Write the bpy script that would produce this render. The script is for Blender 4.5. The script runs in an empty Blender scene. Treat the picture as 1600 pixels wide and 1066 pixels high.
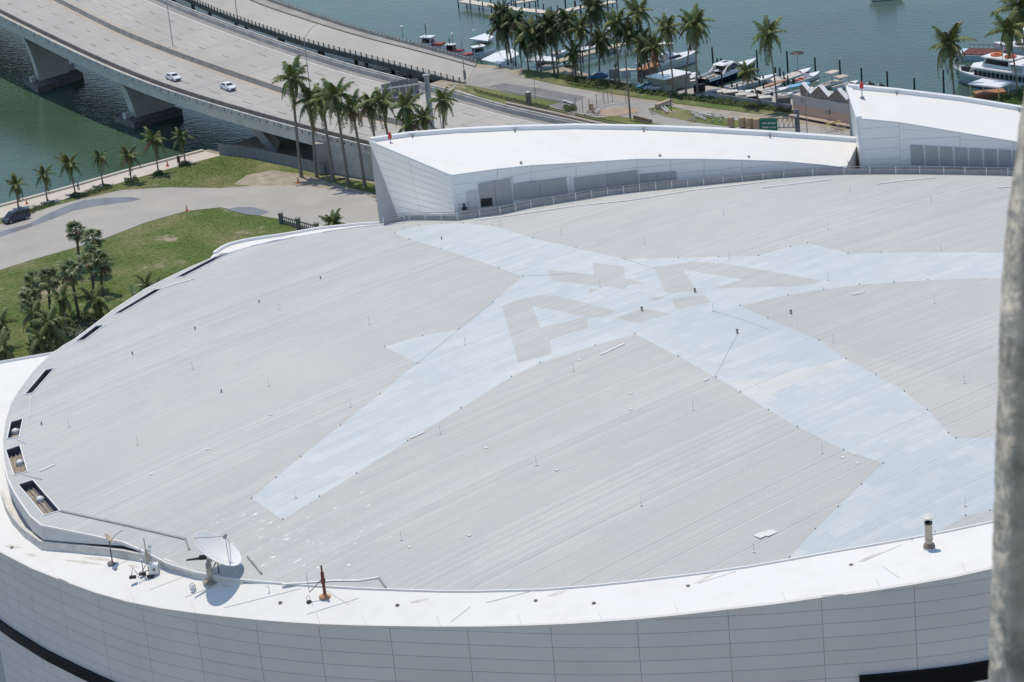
import bpy, bmesh, math, random
from math import sin, cos, pi, radians, hypot, atan2, degrees, sqrt
from mathutils import Vector, Matrix
from mathutils.geometry import delaunay_2d_cdt
random.seed(7)
S = bpy.context.scene
C = S.collection
# ------------------------------------------------------------------ camera
CAMH = 115.0; FPX = 3640.0; PITCH = radians(19); ROLL = radians(-5.6)
F_ = Vector((0, cos(PITCH), -sin(PITCH))); R0 = Vector((1, 0, 0)); U0 = Vector((0, sin(PITCH), cos(PITCH)))
R_ = R0*cos(ROLL)+U0*sin(ROLL); U_ = U0*cos(ROLL)-R0*sin(ROLL)
CAM = Vector((0, 0, CAMH))
cd = bpy.data.cameras.new('camera'); cam = bpy.data.objects.new('camera', cd); C.objects.link(cam)
m3 = Matrix((R_, U_, -F_)).transposed(); cam.matrix_world = Matrix.Translation(CAM) @ m3.to_4x4()
cd.sensor_width = 36; cd.lens = FPX/1600*36; cd.clip_start = 0.5; cd.clip_end = 9000
cd.dof.use_dof = True; cd.dof.focus_distance = 230; cd.dof.aperture_fstop = 16
S.camera = cam
# ------------------------------------------------------------------ light
SUN_EL = radians(75); SHX, SHY = 0.42, -0.9075        # shadows fall towards the camera, a little to the right
w = bpy.data.worlds.new('World'); S.world = w; w.use_nodes = True
nt = w.node_tree; nt.nodes.clear()
sky = nt.nodes.new('ShaderNodeTexSky'); sky.sky_type = 'NISHITA'; sky.sun_disc = False
sky.sun_elevation = SUN_EL; sky.sun_rotation = atan2(-SHX, -SHY); sky.air_density = 1.0; sky.dust_density = .35; sky.ozone_density = 1.0
bg = nt.nodes.new('ShaderNodeBackground'); bg.inputs['Strength'].default_value = 0.145
ow = nt.nodes.new('ShaderNodeOutputWorld'); nt.links.new(sky.outputs[0], bg.inputs[0]); nt.links.new(bg.outputs[0], ow.inputs[0])
sl = bpy.data.lights.new('sun', 'SUN'); sl.energy = 3.0; sl.angle = radians(0.53); sl.color = (1, 0.895, 0.72)
so = bpy.data.objects.new('sun', sl); C.objects.link(so)
Ld = Vector((SHX*cos(SUN_EL), SHY*cos(SUN_EL), -sin(SUN_EL))); so.rotation_euler = Ld.to_track_quat('-Z', 'Y').to_euler()
so.location = (0, 200, 300)
S.view_settings.view_transform = 'Standard'; S.view_settings.look = 'None'; S.view_settings.gamma = 1; S.view_settings.exposure = 0.0
S.view_settings.use_curve_mapping = False
# ------------------------------------------------------------------ pixel -> place helpers (photo pixels, 1600 x 1066)
def ray(x, y): return F_ + R_*((x-800)/FPX) - U_*((y-533)/FPX)
def un(x, y, z=0.0):
    d = ray(x, y); return CAM + d*((z-CAMH)/d.z)
def unv(x, y, A, B):                       # hit a vertical plane through A, B
    d = ray(x, y); n = Vector((-(B.y-A.y), B.x-A.x, 0)); t = (A-CAM).dot(n)/d.dot(n); return CAM + d*t
def vup(P, y):                             # height above P whose image row is y
    lo, hi = -30.0, 80.0
    for _ in range(40):
        m = (lo+hi)/2; q = P+Vector((0, 0, m))-CAM
        yy = 533-FPX*q.dot(U_)/q.dot(F_)
        if yy > y: lo = m
        else: hi = m
    return (lo+hi)/2
def unf(x, y, fn, z0=33):
    z = z0
    for _ in range(30):
        p = un(x, y, z); z = .5*z+.5*fn(p.x, p.y)
    p.z = fn(p.x, p.y); return p
def lerp(tab, x):
    if x <= tab[0][0]:
        a, b = tab[0], tab[1]
    elif x >= tab[-1][0]:
        a, b = tab[-2], tab[-1]
    else:
        for a, b in zip(tab, tab[1:]):
            if a[0] <= x <= b[0]: break
    return a[1]+(b[1]-a[1])*(x-a[0])/(b[0]-a[0])
# ------------------------------------------------------------------ materials
MATS = {}
def mat(name, col, rough=.6, col2=None, scale=1.0, amt=1.0, bump=0, bscale=None, metal=0, spec=.5, emit=None, stretch=None, fac=(.35, .65), rnd=0):
    if name in MATS: return MATS[name]
    m = bpy.data.materials.new(name); m.use_nodes = True; n = m.node_tree.nodes; l = m.node_tree.links
    b = n['Principled BSDF']; b.inputs['Roughness'].default_value = rough; b.inputs['Metallic'].default_value = metal
    b.inputs['Specular IOR Level'].default_value = spec
    b.inputs['Base Color'].default_value = (*col, 1)
    geo = n.new('ShaderNodeNewGeometry'); vec = geo.outputs['Position']
    if stretch:
        mp = n.new('ShaderNodeMapping'); mp.inputs['Scale'].default_value = stretch[:3]
        if len(stretch) > 3: mp.inputs['Rotation'].default_value = (0, 0, stretch[3])
        l.new(vec, mp.inputs[0]); vec = mp.outputs[0]
    out = None
    if col2 is not None:
        nz = n.new('ShaderNodeTexNoise'); nz.inputs['Scale'].default_value = scale; nz.inputs['Detail'].default_value = 6; nz.inputs['Roughness'].default_value = .62
        l.new(vec, nz.inputs['Vector'])
        mr = n.new('ShaderNodeMapRange'); mr.inputs[1].default_value = fac[0]; mr.inputs[2].default_value = fac[1]; l.new(nz.outputs[0], mr.inputs[0])
        mx = n.new('ShaderNodeMix'); mx.data_type = 'RGBA'; mx.inputs[6].default_value = (*col, 1); mx.inputs[7].default_value = (*col2, 1)
        mm = n.new('ShaderNodeMath'); mm.operation = 'MULTIPLY'; mm.inputs[1].default_value = amt; l.new(mr.outputs[0], mm.inputs[0])
        l.new(mm.outputs[0], mx.inputs[0]); out = mx.outputs[2]
    if rnd:
        oi = n.new('ShaderNodeObjectInfo'); mr2 = n.new('ShaderNodeMapRange'); mr2.inputs[3].default_value = 1-rnd; mr2.inputs[4].default_value = 1+rnd
        l.new(oi.outputs['Random'], mr2.inputs[0]); hs = n.new('ShaderNodeHueSaturation'); l.new(mr2.outputs[0], hs.inputs['Value'])
        if out: l.new(out, hs.inputs['Color'])
        else: hs.inputs['Color'].default_value = (*col, 1)
        out = hs.outputs[0]
    if out: l.new(out, b.inputs['Base Color'])
    if bump:
        nb = n.new('ShaderNodeTexNoise'); nb.inputs['Scale'].default_value = bscale or scale*4; nb.inputs['Detail'].default_value = 5; l.new(vec, nb.inputs['Vector'])
        bp = n.new('ShaderNodeBump'); bp.inputs['Strength'].default_value = 1; bp.inputs['Distance'].default_value = bump
        l.new(nb.outputs[0], bp.inputs['Height']); l.new(bp.outputs[0], b.inputs['Normal'])
    m.diffuse_color = (*col, 1); MATS[name] = m; return m
def N(m, t): return m.node_tree.nodes.new(t)
M_wall = mat('white_panel', (.66, .665, .67), .35, (.60, .61, .62), .12, .8, rnd=.02)
M_wallp = mat('penthouse_panel', (.86, .865, .86), .35, (.82, .825, .82), .12, .8, rnd=.015)
M_wallback = mat('panel_joint', (.40, .42, .44), .8)
M_white = mat('white_membrane', (.76, .755, .74), .7, (.66, .64, .61), .3, .6, fac=(.52, .82))
M_cap = mat('white_cap', (.74, .76, .78), .5)
M_grey = mat('louvre_grey', (.43, .44, .45), .5, (.39, .40, .41), .5, rnd=.04)
M_dark = mat('dark_void', (.02, .021, .025), .6)
M_glassband = mat('dark_glazing', (.006, .007, .011), .3, spec=.1)
M_gutter = mat('gutter_metal', (.34, .35, .365), .6, (.22, .225, .24), 1.6, .7)
M_steel = mat('galvanised_steel', (.33, .36, .39), .45, metal=.3)
M_conc = mat('bridge_concrete', (.46, .455, .44), .85, (.27, .265, .25), .25, .8, bump=.03, bscale=3)
M_concd = mat('weathered_concrete', (.20, .195, .185), .9, (.11, .105, .10), .8, .9)
M_concl = mat('parapet_concrete', (.62, .61, .58), .85, (.38, .37, .34), .5, .8)
M_pier = mat('pier_concrete', (.60, .62, .60), .85, (.50, .52, .50), .35, .8)
M_black = mat('black_rubber', (.02, .02, .02), .6)
M_rust = mat('rust', (.20, .075, .045), .8, (.09, .03, .025), 3, .9)
M_rustplate = mat('rusty_stained_plate', (.62, .36, .18), .8, (.3, .13, .07), 5, .8)
M_red = mat('red_paint', (.55, .03, .04), .4)
M_orange = mat('orange_plastic', (.75, .16, .05), .5)
M_wood = mat('dock_timber', (.52, .45, .34), .85, (.38, .33, .25), 1.2, .8)
M_pile = mat('tarred_pile', (.035, .033, .03), .8)
M_bwhite = mat('boat_white', (.78, .79, .80), .25, rnd=.03)
M_bcream = mat('boat_cream', (.62, .58, .50), .4)
M_navy = mat('navy_hull', (.012, .018, .035), .15)
M_bgrey = mat('boat_pale_blue', (.50, .62, .66), .35)
M_glass = mat('tinted_glass', (.02, .025, .03), .08)
M_tan = mat('tan_canvas', (.50, .42, .34), .85)
M_pinkc = mat('faded_canvas', (.60, .50, .45), .85)
M_blue = mat('blue_canvas', (.16, .40, .62), .8)
M_cyan = mat('blue_tarp', (.04, .20, .30), .7)
M_trunk = mat('palm_trunk', (.27, .24, .20), .9, (.17, .15, .13), 3, .9)
M_trunkd = mat('fan_palm_trunk', (.16, .13, .10), .95, (.09, .07, .055), 3, .9)
M_green = mat('green_sign', (.01, .16, .10), .4)
M_peach = mat('peach_wall', (.56, .40, .31), .85, (.50, .36, .28), .4, .7)
M_paint = mat('road_white_paint', (.70, .70, .68), .7, (.5, .5, .48), 1, .6)
M_lampw = mat('lamp_white', (.72, .73, .72), .5)
# ------------------------------------------------------------------ object helpers
def obj(name, verts, faces, ms, parent=None, org=None, smooth=False, mi=None, kind=None):
    me = bpy.data.meshes.new(name)
    o_ = Vector(org) if org is not None else Vector((0, 0, 0))
    me.from_pydata([Vector(v)-o_ for v in verts], [], faces)
    if not isinstance(ms, (list, tuple)): ms = [ms]
    for m in ms: me.materials.append(m)
    if mi: me.polygons.foreach_set('material_index', mi)
    if smooth: me.polygons.foreach_set('use_smooth', [True]*len(me.polygons))
    o = bpy.data.objects.new(name, me); C.objects.link(o)
    if parent: o.parent = parent
    if kind: o['kind'] = kind
    return o
class MB:
    def __init__(s): s.v = []; s.f = []
    def quad(s, a, b, c, d): n = len(s.v); s.v += [Vector(a), Vector(b), Vector(c), Vector(d)]; s.f.append((n, n+1, n+2, n+3))
    def poly(s, ps): n = len(s.v); s.v += [Vector(p) for p in ps]; s.f.append(tuple(range(n, n+len(ps))))
    def prism(s, base, up):                 # extrude polygon by vector
        up = Vector(up); n = len(s.v); k = len(base); base = [Vector(b) for b in base]
        s.v += base+[b+up for b in base]
        s.f.append(tuple(range(n+k-1, n-1, -1))); s.f.append(tuple(range(n+k, n+2*k)))
        for i in range(k): j = (i+1) % k; s.f.append((n+i, n+j, n+k+j, n+k+i))
    def frus(s, b0, b1):                    # loft two polygons
        n = len(s.v); k = len(b0); s.v += [Vector(p) for p in b0]+[Vector(p) for p in b1]
        s.f.append(tuple(range(n+k-1, n-1, -1))); s.f.append(tuple(range(n+k, n+2*k)))
        for i in range(k): j = (i+1) % k; s.f.append((n+i, n+j, n+k+j, n+k+i))
    def box(s, x0, x1, y0, y1, z0, z1): s.prism([(x0, y0, z0), (x1, y0, z0), (x1, y1, z0), (x0, y1, z0)], (0, 0, z1-z0))
    def tube(s, pts, r, k=8, caps=True):
        pts = [Vector(p) for p in pts]; rs = r if isinstance(r, (list, tuple)) else [r]*len(pts)
        n = len(s.v)
        for i, p in enumerate(pts):
            t = (pts[min(i+1, len(pts)-1)]-pts[max(i-1, 0)]).normalized()
            a = t.orthogonal().normalized() if i == 0 else (a-t*a.dot(t)).normalized()
            b = t.cross(a)
            for j in range(k): an = 2*pi*j/k; s.v.append(p+(a*cos(an)+b*sin(an))*rs[i])
        for i in range(len(pts)-1):
            for j in range(k):
                q = n+i*k; s.f.append((q+j, q+(j+1) % k, q+k+(j+1) % k, q+k+j))
        if caps: s.f.append(tuple(n+j for j in reversed(range(k)))); s.f.append(tuple(n+(len(pts)-1)*k+j for j in range(k)))
    def lathe(s, prof, c=(0, 0, 0), k=20, axis=None):
        n = len(s.v); c = Vector(c)
        if axis is None: X, Y, Z = Vector((1, 0, 0)), Vector((0, 1, 0)), Vector((0, 0, 1))
        else: Z = Vector(axis).normalized(); X = Z.orthogonal().normalized(); Y = Z.cross(X)
        for r, z in prof:
            for j in range(k): a = 2*pi*j/k; s.v.append(c+X*r*cos(a)+Y*r*sin(a)+Z*z)
        for i in range(len(prof)-1):
            for j in range(k): q = n+i*k; s.f.append((q+j, q+(j+1) % k, q+k+(j+1) % k, q+k+j))
    def strip(s, A, B):
        for i in range(len(A)-1): s.quad(A[i], A[i+1], B[i+1], B[i])
    def build(s, name, ms, parent=None, org=None, smooth=False, kind=None): return obj(name, s.v, s.f, ms, parent, org, smooth, kind=kind)
def tag(o, label=None, cat=None, group=None, kind=None):
    if label: o['label'] = label
    if cat: o['category'] = cat
    if group: o['group'] = group
    if kind: o['kind'] = kind
    return o
def empty(name, loc, label, cat, group=None, rz=0):
    o = bpy.data.objects.new(name, None); C.objects.link(o); o.location = loc; o.rotation_euler = (0, 0, rz); o.empty_display_size = .5
    return tag(o, label, cat, group)
def copy_tree(o, parent=None):
    c = o.copy(); C.objects.link(c); c.parent = parent
    for ch in list(o.children): copy_tree(ch, c)
    return c
def sheet(name, px, z, m, kind='structure', **k):       # flat polygon traced in the photo, lying at height z
    ps = [un(x, y, z) for x, y in px] if not isinstance(px[0], Vector) else px
    r = delaunay_2d_cdt([p.xy for p in ps], [], [list(range(len(ps)))], 1, 1e-4)
    o = obj(name, [(v.x, v.y, z) for v in r[0]], [tuple(f) for f in r[2]], m, None)
    for p in o.data.polygons:
        if p.normal.z < 0: p.flip()
    if kind: o['kind'] = kind
    return o
def inpoly(p, poly):
    x, y = p[0], p[1]; c = False; j = len(poly)-1
    for i in range(len(poly)):
        xi, yi = poly[i][0], poly[i][1]; xj, yj = poly[j][0], poly[j][1]
        if (yi > y) != (yj > y) and x < (xj-xi)*(y-yi)/(yj-yi)+xi: c = not c
        j = i
    return c

# ================================================================== SETTING: water, land, roads
mw = mat('bay_water', (.02, .06, .055), .06, spec=.08)
n = mw.node_tree.nodes; l = mw.node_tree.links; b = n['Principled BSDF']
geo = n.new('ShaderNodeNewGeometry'); sx = n.new('ShaderNodeSeparateXYZ'); l.new(geo.outputs['Position'], sx.inputs[0])
mr = n.new('ShaderNodeMapRange'); mr.inputs[1].default_value = -75; mr.inputs[2].default_value = -15; l.new(sx.outputs[0], mr.inputs[0])
mx = n.new('ShaderNodeMix'); mx.data_type = 'RGBA'; mx.inputs[6].default_value = (.052, .098, .064, 1); mx.inputs[7].default_value = (.052, .096, .082, 1)
l.new(mr.outputs[0], mx.inputs[0])
nz = n.new('ShaderNodeTexNoise'); nz.inputs['Scale'].default_value = .02; nz.inputs['Detail'].default_value = 4; l.new(geo.outputs['Position'], nz.inputs['Vector'])
mr2 = n.new('ShaderNodeMapRange'); mr2.inputs[1].default_value = .3; mr2.inputs[2].default_value = .7; mr2.inputs[3].default_value = .8; mr2.inputs[4].default_value = 1.2; l.new(nz.outputs[0], mr2.inputs[0])
hs = n.new('ShaderNodeHueSaturation'); l.new(mx.outputs[2], hs.inputs['Color']); l.new(mr2.outputs[0], hs.inputs['Value']); l.new(hs.outputs[0], b.inputs['Base Color'])
mp = n.new('ShaderNodeMapping'); mp.inputs['Scale'].default_value = (.45, 1.0, 1); mp.inputs['Rotation'].default_value = (0, 0, .25); l.new(geo.outputs['Position'], mp.inputs[0])
n1 = n.new('ShaderNodeTexNoise'); n1.inputs['Scale'].default_value = .75; n1.inputs['Detail'].default_value = 5; n1.inputs['Roughness'].default_value = .6; l.new(mp.outputs[0], n1.inputs['Vector'])
bp = n.new('ShaderNodeBump'); bp.inputs['Strength'].default_value = .8; bp.inputs['Distance'].default_value = .09; l.new(n1.outputs[0], bp.inputs['Height']); l.new(bp.outputs[0], b.inputs['Normal'])
mb = MB(); mb.quad((-3000, -500, 0), (3000, -500, 0), (3000, 8000, 0), (-3000, 8000, 0)); o = mb.build('water', mw); o['kind'] = 'structure'

GZ = 2.2; GR = 2.6
M_grass = mat('grass', (.080, .128, .022), .95, (.20, .19, .085), .07, 1.0, bump=.05, bscale=3, fac=(.42, .66))
n = M_grass.node_tree.nodes; l = M_grass.node_tree.links     # second, finer variation: mown patches and bare sandy spots
mixn = [q for q in n if q.bl_idname == 'ShaderNodeMix'][0]; geo = [q for q in n if q.bl_idname == 'ShaderNodeNewGeometry'][0]
nf = n.new('ShaderNodeTexNoise'); nf.inputs['Scale'].default_value = 1.3; nf.inputs['Detail'].default_value = 8; nf.inputs['Roughness'].default_value = .75; l.new(geo.outputs['Position'], nf.inputs['Vector'])
mrf = n.new('ShaderNodeMapRange'); mrf.inputs[1].default_value = .3; mrf.inputs[2].default_value = .7; mrf.inputs[3].default_value = .7; mrf.inputs[4].default_value = 1.3; l.new(nf.outputs[0], mrf.inputs[0])
hs = n.new('ShaderNodeHueSaturation'); l.new(mixn.outputs[2], hs.inputs['Color']); l.new(mrf.outputs[0], hs.inputs['Value'])
ns = n.new('ShaderNodeTexNoise'); ns.inputs['Scale'].default_value = .11; ns.inputs['Detail'].default_value = 7; ns.inputs['Roughness'].default_value = .7; l.new(geo.outputs['Position'], ns.inputs['Vector'])
mrs = n.new('ShaderNodeMapRange'); mrs.inputs[1].default_value = .585; mrs.inputs[2].default_value = .68; l.new(ns.outputs[0], mrs.inputs[0])
mxs = n.new('ShaderNodeMix'); mxs.data_type = 'RGBA'; l.new(hs.outputs[0], mxs.inputs[6]); mxs.inputs[7].default_value = (.36, .30, .22, 1); l.new(mrs.outputs[0], mxs.inputs[0])
l.new(mxs.outputs[2], n['Principled BSDF'].inputs['Base Color'])
M_road = mat('concrete_road', (.41, .395, .365), .9, (.34, .33, .31), .12, .9, bump=.01, bscale=6)
M_deck = mat('deck_concrete', (.45, .435, .40), .85, (.36, .35, .325), .08, .9, stretch=(1, .35, 1, -.72))
M_oldroad = mat('worn_road', (.37, .36, .34), .9, (.27, .265, .26), .15, .9)
M_asph = mat('patched_asphalt', (.21, .21, .22), .9, (.15, .15, .16), .3, .8)
M_sand = mat('sandy_soil', (.40, .35, .28), .95, (.25, .22, .16), .5, .9, bump=.04, bscale=3)
M_prom = mat('promenade_paving', (.58, .54, .48), .85, (.50, .46, .41), .4, .8)
M_hedge = mat('hedge_leaf', (.05, .085, .028), .8, (.08, .12, .04), 2, .9)

shore = [(-900, 560), (-300, 403), (0, 322), (110, 292), (200, 266), (318, 235), (345, 232), (420, 205), (520, 170), (640, 140), (700, 122), (745, 100),
         (790, 104), (850, 112), (880, 105), (950, 124), (1052, 139), (1106, 134), (1237, 155), (1300, 150), (1420, 165), (1500, 163), (1545, 158), (1580, 145), (1700, 130), (1900, 150)]
near = [(un(3600, 900, 0)).copy()]
pts = [un(x, y, GZ) for x, y in shore]
land = pts + [Vector((330, 420, GZ)), Vector((330, 20, GZ)), Vector((-330, 20, GZ)), Vector((-330, 330, GZ))]
sheet('ground', land, GZ, M_sand)
mb = MB()                                             # seawall under the whole shore
for a, b2 in zip(pts, pts[1:]): mb.quad((a.x, a.y, -1), (b2.x, b2.y, -1), (b2.x, b2.y, GZ-.01), (a.x, a.y, GZ-.01))
o = mb.build('seawall', mat('seawall_concrete', (.30, .28, .24), .9, (.16, .15, .13), .6, .9)); o['kind'] = 'structure'
def L(k): return GZ+.02*k
sheet('promenade', [(-300, 403), (0, 322.5), (110, 292.5), (200, 266.5), (318, 235.5), (345, 243), (270, 262), (190, 285), (130, 303), (45, 328), (0, 341), (-300, 425)], L(3), M_prom)
mb = MB()                                             # raised pale coping along the water
cp = [un(x, y, GZ) for x, y in [(-300, 403.5), (0, 323), (110, 293), (200, 267), (316, 236.5)]]
for a, b2 in zip(cp, cp[1:]):
    d = (b2-a).normalized(); nn = Vector((-d.y, d.x, 0))*-.7
    mb.prism([a, b2, b2+nn, a+nn], (0, 0, .45))
o = mb.build('seawall_coping', mat('coping_concrete', (.62, .58, .50), .85)); o['kind'] = 'structure'
sheet('grass_verge', [(-300, 425), (0, 341), (45, 328), (130, 303), (190, 285), (270, 262), (345, 243), (400, 247), (465, 262), (530, 277), (600, 290), (640, 330), (600, 309), (560, 300), (520, 293), (470, 290), (400, 290), (345, 294), (260, 293), (190, 297), (110, 315), (45, 334), (0, 352), (-300, 425.5)], L(1), M_grass)
sheet('sand_patch', [(365, 288), (385, 274), (425, 266), (470, 272), (540, 292), (600, 306), (600, 310), (540, 299), (470, 290.5), (400, 291)], L(2), M_sand)
sheet('road', [(-300, 430), (0, 351), (45, 333), (110, 315), (190, 297), (260, 293), (345, 294), (400, 290), (470, 290), (540, 298), (600, 311), (640, 325), (720, 350), (720, 400), (600, 385), (520, 368), (440, 343), (400, 336), (345, 324), (290, 330), (230, 347), (165, 372), (110, 389), (50, 406), (0, 422), (-300, 500)], L(4), M_road)
sheet('lawn', [(-300, 500), (0, 422), (50, 406), (110, 389), (165, 372), (230, 347), (290, 330), (345, 324), (400, 336), (440, 343), (520, 368), (600, 385), (560, 470), (300, 700), (-100, 750), (-300, 700)], L(1), M_grass)
sheet('footpath', [(-40, 590), (40, 560), (90, 520), (120, 500), (165, 500), (150, 560), (60, 620), (-40, 640)], L(2), M_asph)
sheet('unseen_dark_ground', [un(-700, 1500, GZ), un(2400, 1500, GZ), un(2400, 800, GZ), un(1000, 800, GZ), un(-500, 800, GZ)], L(3), mat('unseen_dark_paving', (.17, .17, .18), .9, (.13, .13, .14), .3))  # unseen dark ground, added to darken reflections and bounce on the arena front
# puddle
M_puddle = mat('puddle_water', (.20, .205, .22), .3, spec=.25)
tag(sheet('puddle', [(352, 327), (372, 323.5), (395, 323.5), (422, 331), (405, 337), (385, 335)], L(5), M_puddle, kind=None), 'smaller puddle where the road meets the lawn corner near the balustrade', 'puddle')
tag(sheet('puddle', [(-60, 385), (0, 362), (45, 350), (70, 336), (100, 323), (130, 313), (165, 309), (205, 308), (221, 311), (205, 315), (180, 318), (150, 322), (115, 329), (85, 341), (50, 354), (0, 370), (-60, 392)], L(5), M_puddle, kind=None), 'long shallow puddle lying across the grey road beside the van', 'puddle')
# right-hand land
sheet('old_road', [(700, 104), (775, 107), (831, 124), (888, 137), (950, 149), (1020, 160), (1100, 172), (1180, 184), (1240, 193), (1345, 208), (1600, 255), (1600, 300), (1340, 262), (1000, 215), (900, 190), (860, 172), (727, 131), (690, 120)], L(2), M_oldroad)
sheet('asphalt_patch', [(762, 135), (786, 130), (850, 139), (915, 151), (900, 160), (893, 176), (860, 165), (800, 146)], L(3), M_asph)
sheet('grass_island', [(730, 133), (760, 138), (800, 147), (875, 160), (855, 165), (893, 178), (880, 186), (800, 168), (745, 150), (700, 132)], L(4), M_grass)
sheet('grass_patch', [(898, 178), (930, 184), (965, 181), (1000, 187), (1035, 195), (1035, 206), (960, 202), (900, 188)], L(4), M_grass)
sheet('grass_patch', [(1012, 170), (1040, 164), (1075, 172), (1118, 182), (1200, 196), (1220, 202), (1140, 198), (1080, 190), (1040, 182)], L(4), M_grass)
sheet('tree_strip', [(815, 108), (880, 116), (950, 128), (1050, 146), (1110, 153), (1170, 163), (1240, 172), (1240, 182), (1160, 175), (1060, 162), (980, 150), (880, 134), (820, 121)], L(4), M_grass)
sheet('dock_walk', [(1056, 142), (1106, 135), (1237, 155.5), (1237, 166), (1170, 160), (1110, 152), (1060, 146)], L(5), M_road)
sheet('hedge_lawn', [(1545, 160), (1590, 142), (1700, 140), (1700, 200), (1600, 178), (1545, 166)], L(2), M_grass)
M_dirt = mat('orange_soil', (.42, .31, .22), .95, (.30, .25, .2), .6)
sheet('bare_soil', [(925, 178), (940, 172), (985, 166), (1000, 175), (960, 182)], L(5), M_dirt)

# ================================================================== BRIDGES
DZ = [(-300, 20.5), (0, 15.6), (100, 13.9), (250, 11.9), (400, 10.0), (580, 7.8), (700, 6.4), (850, 5.2), (1000, 4.4)]
yN = [(-300, -150), (-150, -50), (0, 31), (62, 62), (125, 93), (187, 121), (250, 145), (312, 165), (400, 191), (500, 218), (580, 238), (700, 265), (850, 292), (950, 308)]
yM = [(-250, -170), (-100, -95), (0, -45), (88, 2), (120, 17), (180, 49), (272, 86), (400, 131), (460, 151), (525, 171), (585, 186), (636, 198), (720, 216), (800, 232), (950, 258), (1100, 280)]
yF = [(-120, -190), (0, -125), (120, -60), (232, -5), (300, 24), (400, 61), (525, 104), (650, 137), (707, 150), (800, 178), (859, 190), (897, 199), (1000, 220), (1200, 258)]
def cross(tab, t, s=-.27):
    y0 = lerp(yN, t); lo, hi = t, t+320
    for _ in range(40):
        m = (lo+hi)/2
        if y0+s*(m-t) > lerp(tab, m): lo = m
        else: hi = m
    return (lo+hi)/2
T = [-280, -220, -160]+list(range(-110, 960, 22))
WN = []; WM = []; WF = []
for t in T:
    z = lerp(DZ, t); WN.append(un(t, lerp(yN, t), z))
    m_ = cross(yM, t); WM.append(un(m_, lerp(yM, m_), z)); f_ = cross(yF, t); WF.append(un(f_, lerp(yF, f_), z))
def smooth(P, k=3):
    for _ in range(k): P = [P[0]]+[(P[i-1]+P[i]*2+P[i+1])/4 for i in range(1, len(P)-1)]+[P[-1]]
    return P
WN, WM, WF = smooth(WN), smooth(WM), smooth(WF)
def mixp(A, B, d=None, f=None):
    out = []
    for a, b3 in zip(A, B):
        v = (b3-a); out.append(a+(v*f if f is not None else v.normalized()*d))
    return out
def zoff(P, z): return [p+Vector((0, 0, z)) for p in P]
BR = empty('highway_bridge', (WN[14].x, WN[14].y, 0), 'wide concrete highway bridge with two carriageways curving down from the upper left', 'bridge'); BO = BR.location
def road_strip(name, A, B, m, z=0): mb = MB(); mb.strip(zoff(A, z), zoff(B, z)); return mb.build(name, m, BR, BO)
W0 = mixp(WN, WM, 2.6)
road_strip('deck', WN, WM, M_deck); road_strip('deck', WM, WF, M_deck)
mb = MB(); gN = mixp(WN, WM, .25); gN2 = mixp(WN, WM, .55)
mb.strip(zoff(gN, -.02), zoff(gN2, -1.9)); mb.strip(zoff(mixp(WF, WM, 1.2), -1.9), zoff(mixp(WF, WM, .2), -.02))
mb.build('girder', mat('girder_concrete', (.66, .67, .65), .85, (.52, .53, .51), .3), BR, BO); mb = MB(); mb.strip(zoff(gN2, -1.9), zoff(mixp(WF, WM, 1.2), -1.9)); mb.build('soffit', mat('shaded_soffit', (.14, .14, .135), .9, (.09, .09, .085), .4), BR, BO)  # underside colour darkened to stand in for the shade beneath the deck
def wall(A, B, w, h, toward, nm, m, par=BR, org=None, sl=.0):
    mb = MB(); A2 = mixp(A, toward, w); A1 = mixp(A, toward, w*sl); A3 = mixp(A, toward, w*(1-sl))
    mb.strip(A, zoff(A1, h)); mb.strip(zoff(A1, h), zoff(A3, h)); mb.strip(zoff(A3, h), A2)
    return mb.build(nm, m, par, BO if org is None else org)
wall(WN, None, .35, 1.15, WM, 'outer_parapet', M_concl)
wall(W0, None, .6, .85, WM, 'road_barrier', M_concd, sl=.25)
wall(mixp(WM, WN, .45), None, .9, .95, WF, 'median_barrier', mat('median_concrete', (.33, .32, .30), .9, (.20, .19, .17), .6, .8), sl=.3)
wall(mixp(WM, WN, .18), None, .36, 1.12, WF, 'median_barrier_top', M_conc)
wall(mixp(WF, WM, .5), None, .5, .95, [p+(p-q) for p, q in zip(WF, WM)], 'far_barrier', M_conc, sl=.2)
wall(WF, None, .3, 1.3, [p+(p-q) for p, q in zip(WF, WM)], 'far_parapet', M_concl)
# paint on the deck
def lane(A, B, f, w_, m, dash=None, z=.012, nm='lane_marking'):
    c1 = mixp(A, B, f=f); L1 = mixp(c1, B, d=w_/2); L2 = mixp(c1, A, d=w_/2)
    def at(P, s):
        i = int(s); u = s-i; return P[i]*(1-u)+P[i+1]*u if i < len(P)-1 else P[-1]
    cum = [0]
    for i in range(1, len(c1)): cum.append(cum[-1]+(c1[i]-c1[i-1]).length)
    def par(d):
        for i in range(1, len(cum)):
            if cum[i] >= d: return i-1+(d-cum[i-1])/(cum[i]-cum[i-1])
        return len(cum)-1.001
    mb = MB()
    if dash:
        d = 4.0
        while d < cum[-1]-dash[0]:
            a, b3 = par(d), par(d+dash[0]); Z = Vector((0, 0, z)); mb.quad(at(L2, a)+Z, at(L2, b3)+Z, at(L1, b3)+Z, at(L1, a)+Z); d += dash[1]
    else: mb.strip(zoff(L2, z), zoff(L1, z))
    mb.build(nm, m, BR, BO)
M_dash = mat('worn_lane_dash', (.16, .16, .16), .8); M_yel = mat('faded_orange_line', (.50, .36, .24), .85, (.42, .38, .33), .4, .9)
W3 = mixp(WN, WM, 3.4)
for f in (.30, .62): lane(W3, WM, f, .26, M_dash, (3.6, 12.2))
for f in (.36, .68): lane(WM, WF, f, .26, M_dash, (3.6, 12.2))
M_joint = mat('deck_joint', (.24, .235, .23), .8); M_tyre = mat('tyre_darkened_lane', (.375, .37, .36), .85, (.42, .415, .40), .15, .9)
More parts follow.
